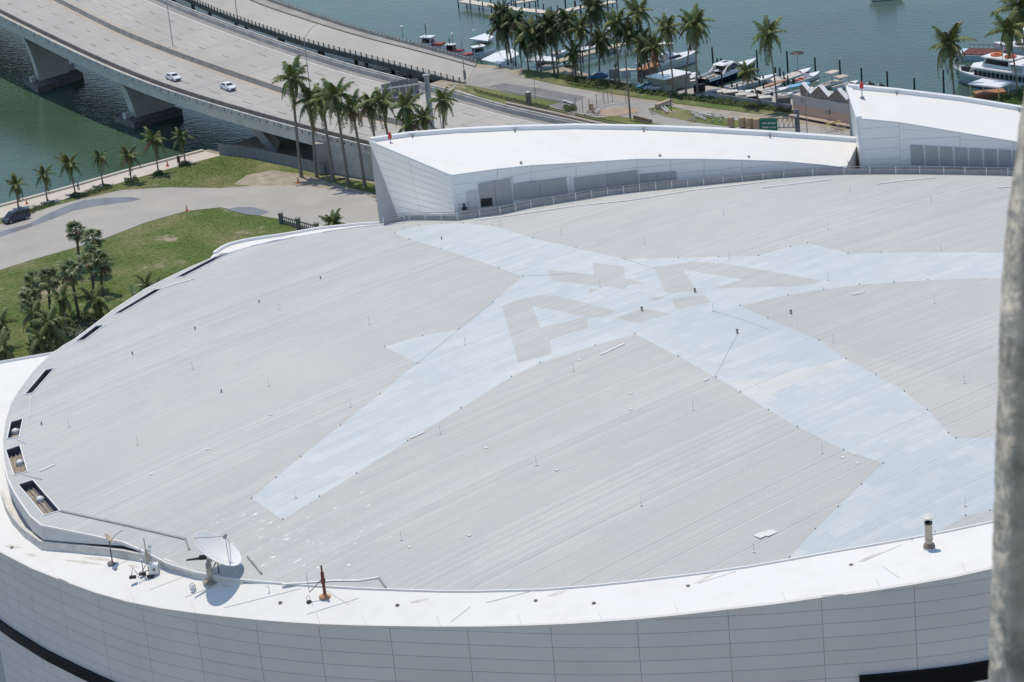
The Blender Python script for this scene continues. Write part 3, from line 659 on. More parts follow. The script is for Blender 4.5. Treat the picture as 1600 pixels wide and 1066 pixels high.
# rim lip
mb = MB(); wallpath = list(reversed(leftrim))[4:]+rim
for a, b3 in zip(wallpath, wallpath[1:]):
    ia = (cen-a); ia.z = 0; ia.normalize(); ib = (cen-b3); ib.z = 0; ib.normalize()
    mb.quad(a-ia*.10-Vector((0, 0, .16)), b3-ib*.10-Vector((0, 0, .16)), b3-ib*.10+Vector((0, 0, .03)), a-ia*.10+Vector((0, 0, .03)))
    mb.quad(a-ia*.10+Vector((0, 0, .03)), b3-ib*.10+Vector((0, 0, .03)), b3+ib*.3+Vector((0, 0, .03)), a+ia*.3+Vector((0, 0, .03)))
mb.build('rim_flashing', mat('rim_flashing', (.66, .64, .61), .5), AR, AO)
# parapet lip where the ring shows behind the roof at the far left
for P in (leftrim[6:10], backrim):
    mb = MB()
    for a, b3 in zip(P, P[1:]):
        ia = (cen-a); ia.z = 0; ia = ia.normalized()*.4
        mb.prism([a, b3, b3+ia, a+ia], (0, 0, .35))
    mb.build('terrace_parapet', M_cap, AR, AO)
# drum wall and its cladding panels
mb = MB(); fullpath = list(reversed(leftrim))+rim
for a, b3 in zip(fullpath, fullpath[1:]): mb.quad((a.x, a.y, GZ-1), (b3.x, b3.y, GZ-1), (b3.x, b3.y, b3.z-.05), (a.x, a.y, a.z-.05))
mb.build('drum_wall', M_wallback, AR, AO)
joints = [-30, 0, 18, 42, 92, 153, 222, 305, 400, 498, 609, 730, 860, 995, 1137, 1283, 1428, 1575, 1730]
def rimat(x): y = lerp(rimpx, x); return un(x, y, lerp(RZ, x))
ROWH = 1.22; LEV = [8.0+ROWH*i for i in range(26)]
def bandhit(x, z0, z1):
    if x < 250: return z0 < 21.9 and z1 > 20.5
    return False
for ja, jb in zip(joints, joints[1:]):
    sub = [ja+(jb-ja)*t/4 for t in range(5)]; P = [rimat(x) for x in sub]
    for a in LEV:
        zt = a+ROWH
        if a > min(p.z for p in P)-.12 and a > max(p.z for p in P)-.12: continue
        if zt < 13: continue
        if ja >= 1283 and ja < 1700 and 24.4 < a+ROWH/2 < 27.3: pass
        vv = []; fc = []
        tot = (P[-1]-P[0]); 
        for t, p in enumerate(P):
            nx = (P[min(t+1, 4)]-P[max(t-1, 0)]); nx.z = 0; nx.normalize(); o_ = Vector((nx.y, -nx.x, 0))
            q = p+o_*.07
            if t == 0: q = q+nx*.02
            if t == 4: q = q-nx*.02
            top = min(zt-.03, p.z-.14); bot = a
            if top < bot+.05: top = bot+.05 if bot+.05 < p.z else bot
            vv += [Vector((q.x, q.y, bot)), Vector((q.x, q.y, top)), Vector((q.x-o_.x*.06, q.y-o_.y*.06, bot)), Vector((q.x-o_.x*.06, q.y-o_.y*.06, top))]
        for t in range(4):
            k = t*4; fc += [(k, k+4, k+5, k+1), (k+1, k+5, k+7, k+3), (k+2, k+6, k+4, k)]
        fc += [(0, 1, 3, 2), (16, 18, 19, 17)]
        obj('wall_panel', vv, fc, M_wall, AR, AO)
# dark window bands standing a little proud of the cladding
def band(x0, x1, ztop, h, nm='window_band'):
    xs = [x0+(x1-x0)*i/24 for i in range(25)]; P = [rimat(x) for x in xs]; V = []; Fc = []
    for t, p in enumerate(P):
        nx = (P[min(t+1, 24)]-P[max(t-1, 0)]); nx.z = 0; nx.normalize(); o_ = Vector((nx.y, -nx.x, 0))
        for (d_, z) in ((.30, ztop-h), (.30, ztop-.25), (.42, ztop-.22), (.42, ztop), (0, ztop), (0, ztop-h)): V.append(Vector((p.x+o_.x*d_, p.y+o_.y*d_, z)))
    for t in range(24):
        for j in range(5): Fc.append((t*6+j, t*6+6+j, t*6+7+j, t*6+1+j))
        Fc.append((t*6+5, t*6+11, t*6+6, t*6))
    Fc += [tuple(range(6)), tuple(range(144+5, 144-1, -1))]
    return obj(nm, V, Fc, M_glassband, AR, AO)
band(-30, 190, 21.5, 1.15)
band(1336, 1700, 26.45, 1.6)
# low curb wall standing in front of the skirt, at the lower left
cb = [(3, 781), (9, 800), (19, 819), (37, 839), (64, 859), (112, 863), (169, 869), (225, 879), (257, 888), (300, 903), (345, 911), (380, 913)]
ct = [(2, 759), (6, 780), (13, 800), (28, 821), (47, 838), (65, 846), (112, 851), (174, 856), (225, 866), (253, 869), (278, 881), (300, 896)]
zc = [29.75, 29.75, 29.8, 29.85, 29.9, 30.1, 30.3, 30.6, 30.9, 31.5, 31.9, 32.2]
CBp = [onring(x, y)-Vector((0, 0, .05)) for (x, y) in cb]; hts = [1.0, 1.0, .95, .9, .9, .85, .8, .85, .9, .75, .5, .2]
mb = MB()
for i in range(len(CBp)-1):
    a, b3 = CBp[i], CBp[i+1]; ia = (cen-a); ia.z = 0; ia = ia.normalized()*.35; ib = (cen-b3); ib.z = 0; ib = ib.normalized()*.35
    mb.frus([a, b3, b3+ib, a+ia], [a+Vector((0, 0, hts[i])), b3+Vector((0, 0, hts[i+1])), b3+ib+Vector((0, 0, hts[i+1])), a+ia+Vector((0, 0, hts[i]))])
mb.build('gutter_wall', mat('gutter_wall', (.70, .69, .66), .7, (.44, .43, .41), .5, .8), AR, AO)
# seams in the membrane and drip stains
M_seam = mat('membrane_seam', (.60, .60, .59), .8)
for (x0, y0, x1, y1) in [(290, 933, 330, 918), (234, 922, 330, 885), (350, 950, 470, 920), (480, 960, 560, 935), (760, 942, 838, 922), (1090, 912, 1150, 893), (1345, 879, 1410, 851), (705, 972, 735, 948), (545, 945, 500, 917), (1380, 886, 1405, 903)]:
    a, b3 = onring(x0, y0), onring(x1, y1); d_ = (b3-a).normalized(); q = Vector((-d_.y, d_.x, 0))*.03
    pts_ = [onring(x0+(x1-x0)*t/8, y0+(y1-y0)*t/8)+Vector((0, 0, .03)) for t in range(9)]; mb = MB()
    mb.strip([p-q for p in pts_], [p+q for p in pts_]); mb.build('membrane_seam', M_seam, AR, AO)
for x in (210, 305, 500, 572, 688, 815, 940, 1060, 1228, 1375, 1510):
    y = lerp(rimpx, x); pts_ = [onring(x-1.2*t, y-1-3.2*t)+Vector((0, 0, .035)) for t in range(6)]; mb = MB(); mb.strip([p-Vector((.025, 0, 0)) for p in pts_], [p+Vector((.025, 0, 0)) for p in pts_]); mb.build('membrane_joint', M_seam, AR, AO)
M_stain = mat('terrace_grime', (.56, .53, .48), .9, (.70, .68, .65), 1.2, 1.0)
rs_ = random.Random(11)
for (x, y, L_s, ang) in [(8, 853, 26, .1), (40, 866, 18, .15), (100, 875, 60, .12), (130, 871, 45, .1), (200, 884, 18, .1), (345, 915, 16, .1), (1085, 912, 34, -.5), (1340, 878, 40, -.4), (640, 942, 30, -.2), (855, 932, 30, -.3)]:
    A_, B_ = [], []
    for t in range(9):
        u = t/8; xx = x+L_s*u; yy = y+L_s*u*ang; wv = (1.6+1.2*rs_.random())*math.sin(pi*(u*.92+.04)); A_.append(onring(xx, yy-wv)+Vector((0, 0, .012))); B_.append(onring(xx, yy+wv)+Vector((0, 0, .012)))
    mb = MB(); mb.strip(A_, B_); mb.build('grime_stain', M_stain, AR, AO)
# long pale flashing strips lying on the roof
M_strip = mat('roof_repair_tape', (.74, .735, .72), .7, (.6, .6, .58), 2, .6)
for P in [[(256, 450), (303, 436)], [(505, 363), (560, 355), (632, 348)], [(740, 345), (800, 337), (900, 322), (980, 314), (1080, 298), (1200, 284)], [(1190, 294), (1240, 288), (1297, 281)], [(1371, 288), (1400, 284), (1462, 278)], [(1560, 294), (1590, 291)],
          [(440, 914), (520, 903+5), (560, 908), (592, 903)], [(640, 686), (662, 676)], [(938, 555), (975, 538)], [(1100, 596), (1106, 592)], [(1333, 461), (1350, 457)], [(62, 737), (85, 727)], [(95, 799), (200, 822), (290, 843)]]:
    pp = []
    for (a, b3) in zip(P, P[1:]):
        for t in range(5): pp.append(rs(a[0]+(b3[0]-a[0])*t/5, a[1]+(b3[1]-a[1])*t/5))
    pp.append(rs(*P[-1])); d_ = (pp[-1]-pp[0]).normalized(); q = Vector((-d_.y, d_.x, 0))*.13; mb = MB(); up = Vector((0, 0, .095)); mb.strip([p-q+up for p in pp], [p+q+up for p in pp]); mb.strip([p-q for p in pp], [p-q+up for p in pp]); mb.build('flashing_strip', M_gutter if P[0] == (95, 799) else M_strip, AR, AO)
for P in [[(387, 871), (409, 898)], [(592, 904), (603, 919)], [(290, 843), (296, 860)], [(46, 652+10), (46, 664)]][:3]:
    a, b3 = rs(*P[0]), rs(*P[1]); mb = MB(); mb.tube([a+Vector((0, 0, .1)), b3+Vector((0, 0, .1))], .08, 8); mb.build('drain_pipe', M_gutter, AR, AO)

# ---------------- wedge penthouses
def bil(A, B, Cc, D, u, v): return (A*(1-u)+B*u)*(1-v)+(D*(1-u)+Cc*u)*v
def clad(par, A, B, Cc, D, nu, nv, m, th=.06, gap=.025, name='wall_panel'):   # A,B bottom  C,D top (D above A)
    for i in range(nu):
        for j in range(nv):
            u0, u1, v0, v1 = i/nu, (i+1)/nu, j/nv, (j+1)/nv
            wu = gap/max((B-A).length, .1)*1.0; hv = gap/max((D-A).length, .1)
            q = [bil(A, B, Cc, D, u0+wu, v0+hv), bil(A, B, Cc, D, u1-wu, v0+hv), bil(A, B, Cc, D, u1-wu, v1-hv), bil(A, B, Cc, D, u0+wu, v1-hv)]
            nn = (q[1]-q[0]).cross(q[3]-q[0]).normalized()
            if nn.dot(CAM-q[0]) < 0: nn = -nn
            mb = MB(); mb.prism(q, nn*th); mb.build(name, m, par, AO)
def wedge(front, back, zrise, nm_rows, leftface=None, cols=1):
    # front: (x, ybase, ytop); back: (x, y)
    base = [rs(x, yb) for x, yb, yt in front]; top = []
    for i, (x, yb, yt) in enumerate(front):
        j = i if i < len(front)-1 else i-1
        top.append(unv(x, yt, base[j], base[j+1]))
    root = obj('penthouse', [], [], M_white, AR, AO)
    return root, base, top
def wedge_build(front, back, rowh, colw, rise, left_side=True, backdepth=None):
    base = []; top = []
    for i, (xb, yb, xt, yt) in enumerate(front): base.append(rs(xb, yb))
    for i, (xb, yb, xt, yt) in enumerate(front):
        j = i if i < len(front)-1 else i-1; top.append(unv(xt, yt, base[j], base[j+1]))
    bk = []
    for i, (x, y) in enumerate(back):
        fx = min(max(x, front[0][0]), front[-1][0]); zt = lerp([(f[2], t.z) for f, t in zip(front, top)], max(x, front[0][2]) if x > front[0][2] else front[0][2])
        bk.append(un(x, y, zt+rise))
    mb = MB()                                             # back side and body
    tp = [t+Vector((0, 0, -.05)) for t in top]; bb = [b_+Vector((0, 0, -.05)) for b_ in bk]
    mb.strip([Vector((p.x, p.y, GZ)) for p in bk], bb)
    for a, b3, c3, d3 in zip(base, base[1:], tp[1:], tp): mb.quad(a, b3, c3, d3)
    body = mb.build('penthouse', M_wallback, AR, AO)
    # roof sheet triangulated between the two edges
    n1, n2 = len(top), len(bk); vv = top+bk; ff = []; i = j = 0
    while i < n1-1 or j < n2-1:
        if i < n1-1 and (j == n2-1 or (i+1)/(n1-1) <= (j+1)/(n2-1)): ff.append((i, i+1, n1+j)); i += 1
        else: ff.append((i, n1+j+1, n1+j)); j += 1
    rf_ = obj('penthouse_roof', vv, ff, M_white, body, AO)
    # parapet on the back edge
    mb = MB(); ins = [(top[min(int(i*(n1-1)/(n2-1)), n1-1)]-bk[i]).normalized()*.55 for i in range(n2)]
    for i in range(n2-1): mb.frus([bk[i], bk[i+1], bk[i+1]+ins[i+1], bk[i]+ins[i]], [bk[i]+Vector((0, 0, .55)), bk[i+1]+Vector((0, 0, .55)), bk[i+1]+ins[i+1]+Vector((0, 0, .5)), bk[i]+ins[i]+Vector((0, 0, .5))])
    mb.build('roof_parapet', M_cap, body, AO)
    mb = MB()
    for i in range(1, n2-1, 2): p = bk[i]+ins[i]*1.2; mb.box(p.x-.08, p.x+.08, p.y-.5, p.y, p.z, p.z+.45)
    mb.build('parapet_bracket', M_gutter, body, AO)
    mb = MB()
    for a, b3 in zip(top, top[1:]):
        d_ = (b3-a).normalized(); q = Vector((d_.y, -d_.x, 0))
        if q.dot(CAM-a) < 0: q = -q
        mb.frus([a+q*.1-Vector((0, 0, .1)), b3+q*.1-Vector((0, 0, .1)), b3-q*.2-Vector((0, 0, .1)), a-q*.2-Vector((0, 0, .1))], [a+q*.1+Vector((0, 0, .05)), b3+q*.1+Vector((0, 0, .05)), b3-q*.2+Vector((0, 0, .05)), a-q*.2+Vector((0, 0, .05))])
    mb.build('roof_trim', M_cap, body, AO)
    # cladding, in horizontal courses cut by the sloping top
    for a, b3, c3, d3 in zip(base, base[1:], top[1:], top):
        Lh = (b3-a).length; nu = max(1, round(Lh/colw)); hmax = max(d3.z-a.z, c3.z-b3.z); nv = max(1, math.ceil(hmax/rowh))
        dirv = (b3-a); nn = Vector((dirv.y, -dirv.x, 0)).normalized()
        if nn.dot(CAM-a) < 0: nn = -nn
        for i in range(nu):
            u0, u1 = i/nu, (i+1)/nu; A = a.lerp(b3, u0); B = a.lerp(b3, u1); Dd = d3.lerp(c3, u0); Cc = d3.lerp(c3, u1); sgn = dirv.normalized()*.02
            z0 = min(a.z, b3.z)
            for j in range(nv+1):
                lo = z0+rowh*j; hi = lo+rowh-.03
                l0, l1 = min(max(lo, A.z), Dd.z-.12), min(max(lo, B.z), Cc.z-.12); h0, h1 = min(hi, Dd.z-.12), min(hi, Cc.z-.12)
                if h0-l0 < .05 and h1-l1 < .05: continue
                h0 = max(h0, l0+.01); h1 = max(h1, l1+.01)
                def at(P, Q, z, q0, q1): t = (z-q0)/(q1-q0) if abs(q1-q0) > 1e-6 else 0; return P.lerp(Q, t)
                A_, B_ = at(A, Dd, l0, A.z, Dd.z)+sgn, at(B, Cc, l1, B.z, Cc.z)-sgn; D_, C_ = at(A, Dd, h0, A.z, Dd.z)+sgn, at(B, Cc, h1, B.z, Cc.z)-sgn
                mb = MB(); mb.prism([A_, B_, C_, D_], nn*.07); mb.build('wall_panel', M_wallp, body, AO)
    return body, base, top, bk
frontL = [(718, 334, 704, 274), (777, 326, 777, 264), (830, 315, 830, 258.5), (900, 305, 900, 254.5), (995, 291.5, 995, 248.5), (1100, 281.5, 1100, 248.5), (1160, 276, 1160, 250), (1231, 270.5, 1231, 252.5), (1285, 267, 1285, 257.5), (1322, 264.5, 1322, 262.3)]
backL = [(578, 221), (640, 212), (715, 206), (800, 202), (900, 199.5), (1000, 201), (1100, 204.5), (1200, 210), (1300, 217), (1342, 220.5)]
bodyL, baseL, topL, bkL = wedge_build(frontL, backL, 1.25, 5.2, 1.4)
frontR = [(1352, 264, 1341, 185), (1407, 262.5, 1405, 191), (1500, 262.5, 1500, 207), (1583, 264, 1583, 220.5), (1720, 270, 1720, 246)]
backR = [(1325, 137), (1400, 144), (1500, 156), (1592, 171), (1720, 200)]
bodyR, baseR, topR, bkR = wedge_build(frontR, backR, 1.35, 7.0, .9)
# left side of the left wedge
A = rs(632, 341); B = baseL[0]; Bt = topL[0]; At = bkL[0]
mid = unv(612, 341, At, A)
low = un(628, 420, 24.0)
NR = 17
def edgeL(t):      # lower-left boundary from `low` (t=0) up to the high back corner (t=1)
    return low.lerp(At, t)
def edgeR(t):
    P = [A, B, Bt]; return None
bot = lambda t: low.lerp(B-Vector((0, 0, 6.0)), t)
BL = B-Vector((0, 0, 7.5)); mb = MB()
for j in range(8):
    for i in range(8): mb.quad(bil(low, BL, Bt, At, i/8, j/8), bil(low, BL, Bt, At, (i+1)/8, j/8), bil(low, BL, Bt, At, (i+1)/8, (j+1)/8), bil(low, BL, Bt, At, i/8, (j+1)/8))
mb.build('side_wall', M_wallback, bodyL, AO)
for j in range(NR):
    v0, v1 = j/NR, (j+1)/NR
    for i in range(2):
        u0, u1 = i/2, (i+1)/2; g_ = .002
        q = [bil(low, BL, Bt, At, u0+g_, v0+g_*.5), bil(low, BL, Bt, At, u1-g_, v0+g_*.5), bil(low, BL, Bt, At, u1-g_, v1-g_*.8), bil(low, BL, Bt, At, u0+g_, v1-g_*.8)]
        nn = (q[1]-q[0]).cross(q[3]-q[0]).normalized()
        if nn.dot(CAM-q[0]) < 0: nn = -nn
        mb = MB(); mb.prism([p+nn*.05 for p in q], nn*.06); mb.build('wall_panel', M_wallp, bodyL, AO)
mb = MB(); d_ = (At-Bt); q = Vector((0, 0, .15)); nn = Vector((-1, -.3, 0)).normalized()*.15
mb.frus([Bt+nn-q, At+nn-q, At-nn-q, Bt-nn-q], [Bt+nn+q, At+nn+q, At-nn+q, Bt-nn+q]); mb.build('roof_trim', M_cap, bodyL, AO)
# left return of the right wedge
A1, B1 = bkR[0], topR[0]; L1, L2 = un(1345, 262, B1.z-7.6), baseR[0]
L1 = Vector((A1.x+.6, A1.y, 30.0))
mb = MB(); mb.quad(L1, L2-Vector((0, 0, 2)), B1, A1); mb.build('side_wall', M_wallp, bodyR, AO)
mb = MB(); nn = Vector((-.3, -.1, 0)); q = Vector((0, 0, .22)); mb.frus([B1+nn-q, A1+nn-q, A1-nn*1.6-q, B1-nn*1.6-q], [B1+nn+q, A1+nn+q, A1-nn*1.6+q, B1-nn*1.6+q]); mb.build('roof_trim', M_cap, bodyR, AO)
p0, p1 = B1, L2; mb = MB(); mb.frus([p1+Vector((-.45, -.15, 0)), p1+Vector((.0, -.15, 0)), p1+Vector((.0, .2, 0)), p1+Vector((-.45, .2, 0))], [p0+Vector((-.3, -.15, 0)), p0+Vector((.05, -.15, 0)), p0+Vector((.05, .2, 0)), p0+Vector((-.3, .2, 0))]); mb.build('corner_trim', M_cap, bodyR, AO)
# end wall of the left wedge at its low right end
a, b3 = topL[-1], bkL[-1]; mb = MB(); mb.quad(a-Vector((0, 0, 4)), b3-Vector((0, 0, 8)), b3, a); mb.build('side_wall', M_wallp, bodyL, AO)
p1, p0 = B, Bt; mb = MB(); mb.frus([p1+Vector((-.42, -.25, -2)), p1+Vector((.25, -.25, -2)), p1+Vector((.25, .4, -2)), p1+Vector((-.42, .4, -2))], [p0+Vector((-.12, -.12, 0)), p0+Vector((.1, -.12, 0)), p0+Vector((.1, .4, 0)), p0+Vector((-.12, .4, 0))]); mb.build('corner_trim', M_wallp, bodyL, AO)
# louvres, door and openings on the front walls
def onfront(fr, base, x, y, off):
    for i in range(len(fr)-1):
        if x <= fr[i+1][0] or i == len(fr)-2:
            A, B = base[i], base[i+1]; d_ = (B-A).normalized(); nn = Vector((d_.y, -d_.x, 0))
            if nn.dot(CAM-A) < 0: nn = -nn
            return unv(x, y, A+nn*off, B+nn*off), nn
def facade_panel(fr, base, quad_, split, m, name, body, off=.08, th=.07):
    TL, TR, BRr, BLl = quad_; xs = [0]+split+[1]
    for u0, u1 in zip(xs, xs[1:]):
        g_ = .006; u0 += g_; u1 -= g_
        def P(u, top): a, b_ = (TL, TR) if top else (BLl, BRr); return onfront(fr, base, a[0]+(b_[0]-a[0])*u, a[1]+(b_[1]-a[1])*u, off)
        q = [P(u0, 0), P(u1, 0), P(u1, 1), P(u0, 1)]; mb = MB(); mb.prism([p[0] for p in q], q[0][1]*th); mb.build(name, m, body, AO)
M_slot = mat('light_trim', (.66, .69, .72), .5)
FL = (frontL, baseL)
facade_panel(*FL, [(746, 287), (798, 276), (801.5, 320), (750.5, 329)], [], M_slot, 'opening_frame', bodyL, .06, .05)
facade_panel(*FL, [(747.5, 288.5), (797, 278), (800.5, 317.5), (751.3, 326)], [.5], M_grey, 'louvre_panel', bodyL, .13, .06)
facade_panel(*FL, [(750.8, 311), (768.6, 308.8), (769.8, 321), (752, 323.5)], [], M_dark, 'dark_opening', bodyL, .20, .04)
facade_panel(*FL, [(801.5, 287.5), (885, 277), (888, 303.5), (803, 312.5)], [.5], M_grey, 'louvre_panel', bodyL, .13, .06)
facade_panel(*FL, [(896, 278), (995.5, 265.6), (997.5, 288), (898, 302)], [.52], M_grey, 'louvre_panel', bodyL, .13, .06)
facade_panel(*FL, [(998.7, 272.5), (1056, 267.5), (1058, 282.5), (1000, 288)], [.49], M_grey, 'louvre_panel', bodyL, .13, .06)
for x0, y0, y1 in ((799.5, 276, 317), (890.5, 279, 304), (997, 266, 288)):
    facade_panel(*FL, [(x0, y0), (x0+1.7, y0), (x0+3, y1), (x0+1.3, y1)], [], M_slot, 'opening_frame', bodyL, .14, .1)
facade_panel(*FL, [(729, 299.5), (744, 296.5), (747, 328), (731.5, 330.5)], [], M_slot, 'door_frame', bodyL, .12, .05)
facade_panel(*FL, [(731, 301.5), (742.5, 299), (745, 326.5), (733.5, 328.5)], [], M_wall, 'door', bodyL, .2, .04)
facade_panel(frontR, baseR, [(1419.5, 225), (1720, 241), (1720, 271), (1421.5, 259.5)], [i/13 for i in range(1, 13)], M_slot, 'opening_frame', bodyR, .06, .04)
facade_panel(frontR, baseR, [(1421, 226.5), (1720, 243), (1720, 268), (1423, 257.5)], [i/13 for i in range(1, 13)], M_grey, 'louvre_panel', bodyR, .13, .06)
# small dark floodlight beside the door
p, nn = onfront(frontL, baseL, 725.5, 325.5, .45); FLt = empty('wall_floodlight', p, 'small black floodlight fixed low on the white wall left of the penthouse door', 'lamp')
mb = MB(); mb.lathe([(.05, .25), (.3, .1), (.36, -.15), (.2, -.25), (0, -.25)], p, 10); mb.build('lamp_body', M_black, FLt, p); mb = MB(); mb.lathe([(0, .62), (.12, .58), (.15, .45), (.1, .3), (.04, .2)], p, 8); mb.build('bracket', M_black, FLt, p)
# gutter screen along the far edge of the roof: wall panels, posts and rail
gp = [(600, 352.5), (632, 346), (640, 345), (715, 345), (750, 340), (782, 336), (830, 325), (900, 314), (950, 306), (1000, 300), (1050, 295), (1100, 290), (1160, 284), (1225, 278), (1270, 275), (1319, 273), (1400, 272.5), (1475, 273), (1575, 275), (1680, 284)]
G3 = [rs(x, y)+Vector((0, .12, 0)) for x, y in gp]
gut = None
for a, b3 in zip(G3, G3[1:]):
    nn_ = max(1, round((b3-a).length/2.6)); d_ = (b3-a)/nn_; s_ = d_.normalized(); q = Vector((-s_.y, s_.x, 0))*.08
    for i in range(nn_):
        u0 = a+d_*i; u1 = a+d_*(i+1); mb = MB(); mb.prism([u0+s_*.03, u1-s_*.03, u1-s_*.03+q, u0+s_*.03+q], (0, 0, .62)); mb.build('gutter_panel', M_gutter, AR, AO)
        mb = MB(); mb.box(u0.x-.05, u0.x+.05, u0.y-.07, u0.y-.02, u0.z, u0.z+1.0); mb.build('rail_post', M_cap, AR, AO)
mb = MB()
for a, b3 in zip(G3, G3[1:]):
    for h in (.74, 1.0): mb.tube([a+Vector((0, -.04, h)), b3+Vector((0, -.04, h))], .045, 5)
    mb.quad(a+Vector((0, .1, .1)), b3+Vector((0, .1, .1)), b3+Vector((0, 1.4, .1)), a+Vector((0, 1.4, .1)))
mb.build('gutter_rail', M_gutter, AR, AO)

# ================================================================== PALMS
M_leafs = [mat('palm_leaf', (.085, .13, .035), .55, (.15, .185, .06), .9, .9, rnd=.25), mat('dark_palm_leaf', (.045, .075, .024), .55, (.075, .11, .036), .9, .9, rnd=.25), mat('yellowing_leaf', (.14, .14, .035), .6, (.09, .11, .03), .9, rnd=.2), mat('dead_leaf', (.20, .12, .06), .8, (.14, .08, .04), .9, rnd=.2)]
def frond_mesh(name, droop, m, seed, dense=20, wid=.25, twist=0):
    r = random.Random(seed); V = []; Fc = []
    def sp(t): return Vector((t*(1-.12*droop*t), 0, .42*t*(1-t*.4)*1.2-droop*t*t))
    K = 7
    for i in range(K):
        t = i/(K-1); p = sp(t); w_ = .012*(1-t)+.003; V += [p+Vector((0, w_, 0)), p+Vector((0, -w_, 0)), p+Vector((0, 0, -w_*1.4))]
    for i in range(K-1):
        a = i*3; Fc += [(a, a+3, a+4, a+1), (a+1, a+4, a+5, a+2), (a+2, a+5, a+3, a)]
    for sgn in (-1, 1):
        for i in range(dense):
            t = .14+.86*i/dense+r.uniform(-.01, .01); p = sp(t); q = sp(min(t+.03, 1.02))
            ln = wid*(math.sin(min(t*1.15+.08, 1)*pi*.86)+.22)*r.uniform(.85, 1.15)
            dirn = (q-p).normalized(); out = Vector((.55*dirn.x, sgn*1.0, -.35-.7*r.random()*(.6+droop)+.55*dirn.z)).normalized()
            w_ = dirn*.027; tip = p+out*ln+Vector((0, 0, -ln*.25)); mid = p+out*ln*.5
            k = len(V); V += [p-w_, p+w_, mid+w_*1.1, mid-w_*1.1, tip]; Fc += [(k, k+1, k+2, k+3), (k+3, k+2, k+4)]
    me = bpy.data.meshes.new(name); me.from_pydata(V, [], Fc); me.materials.append(m); return me
def fan_mesh(name, m, seed):
    r = random.Random(seed); V = []; Fc = []
    mb = MB(); mb.tube([(0, 0, 0), (.3, 0, .14), (.55, 0, .12)], [.015, .012, .01], 4); V = list(mb.v); Fc = list(mb.f); c = Vector((.55, 0, .12))
    n_ = 17
    for i in range(n_):
        a = radians(-125+250*i/(n_-1)); d_ = Vector((cos(a), sin(a), .12-.25*abs(sin(a)))); dd = Vector((-sin(a), cos(a), 0)); L_ = .48*r.uniform(.85, 1.1)
        mid = c+d_*L_*.6; tip = c+d_*L_+Vector((0, 0, -.16-.1*r.random())); k = len(V)
        V += [c, mid+dd*.045, mid-dd*.045+Vector((0, 0, .02)), tip]; Fc += [(k, k+1, k+2), (k+1, k+3, k+2)]
    me = bpy.data.meshes.new(name); me.from_pydata(V, [], Fc); me.materials.append(m); return me
FR = {}
for mi_, m_ in enumerate(M_leafs):
    for d_i, dr in enumerate((.25, .6, .95, 1.35)): FR[(mi_, d_i)] = frond_mesh('frond', dr, m_, mi_*10+d_i)
M_fan = mat('fan_leaf_green', (.11, .155, .06), .5, (.17, .21, .095), .9, .9, rnd=.25)
FAN = {mi_: [fan_mesh('fan_leaf', M_fan if mi_ < 3 else m_, mi_*7+i) for i in range(3)] for mi_, m_ in enumerate(M_leafs)}
def palm(base, crown, rad, label, group, kind='coco', z=GZ, n=None, tone=0, dead=.06, seed=None, rt=.19, B=None, hang=0.0, shaft=False):
    r = random.Random(seed if seed is not None else int(base[0]*31+base[1]*7))
    B = B or un(base[0], base[1], z); Ct = unv(crown[0], crown[1], B, B+Vector((1, 0, 0)))
    root = empty('palm_tree' if kind != 'fan' else 'fan_palm', B, label, 'palm tree', group)
    lean = Ct-B; P = []
    for i in range(7):
        t = i/6; P.append(B+Vector((lean.x*(t**1.6), r.uniform(-.06, .06), lean.z*t)))
    mb = MB(); mb.tube([P[0]-Vector((0, 0, .3))]+P, [rt*1.55, rt*1.5]+[rt*(1.15-.35*i/6) for i in range(1, 7)], 8); mb.build('trunk', M_trunkd if kind == 'fan' else M_trunk, root, B, smooth=True)
    if shaft: mb = MB(); mb.tube([Ct-Vector((0, 0, 1.6)), Ct-Vector((0, 0, .7)), Ct+Vector((0, 0, .2))], [rt*.9, rt*1.15, rt*.5], 8); mb.build('crownshaft', mat('crownshaft', (.10, .16, .05), .5), root, B)
    if n is None: n = 19 if kind != 'fan' else 34
    for i in range(n):
        t = (i+.5)/n
        tn = tone; 
        if r.random() < dead and t < .5: tn = 3
        elif r.random() < .18: tn = 2
        if kind == 'fan':
            me = FAN[tn if t > .25 else (3 if r.random() < .5 else tn)][r.randrange(3)]; s = rad*r.uniform(.95, 1.35); pitch = radians(-70+150*t+r.uniform(-15, 15))
        else:
            di = 3 if t < .25 else 2 if t < .5 else 1 if t < .78 else 0
            me = FR[(tn, di)]; s = rad*1.22*r.uniform(.85, 1.12); pitch = radians(lerp([(0, -48-hang*18), (.3, -14-hang*12), (.6, 14), (1, 62)], t))
        o = bpy.data.objects.new('frond' if kind != 'fan' else 'fan_leaf', me); C.objects.link(o); o.parent = root
        o.location = (Ct-B)+Vector((0, 0, r.uniform(-.25, .1)*rad*.15)); o.rotation_euler = (r.uniform(-.25, .25), -pitch, i*2.39996+r.uniform(-.3, .3)); o.scale = (s, s, s)
    return root
def W(x, y): return un(x, y, GZ)
g1 = 'young coconut palms along the waterside promenade'
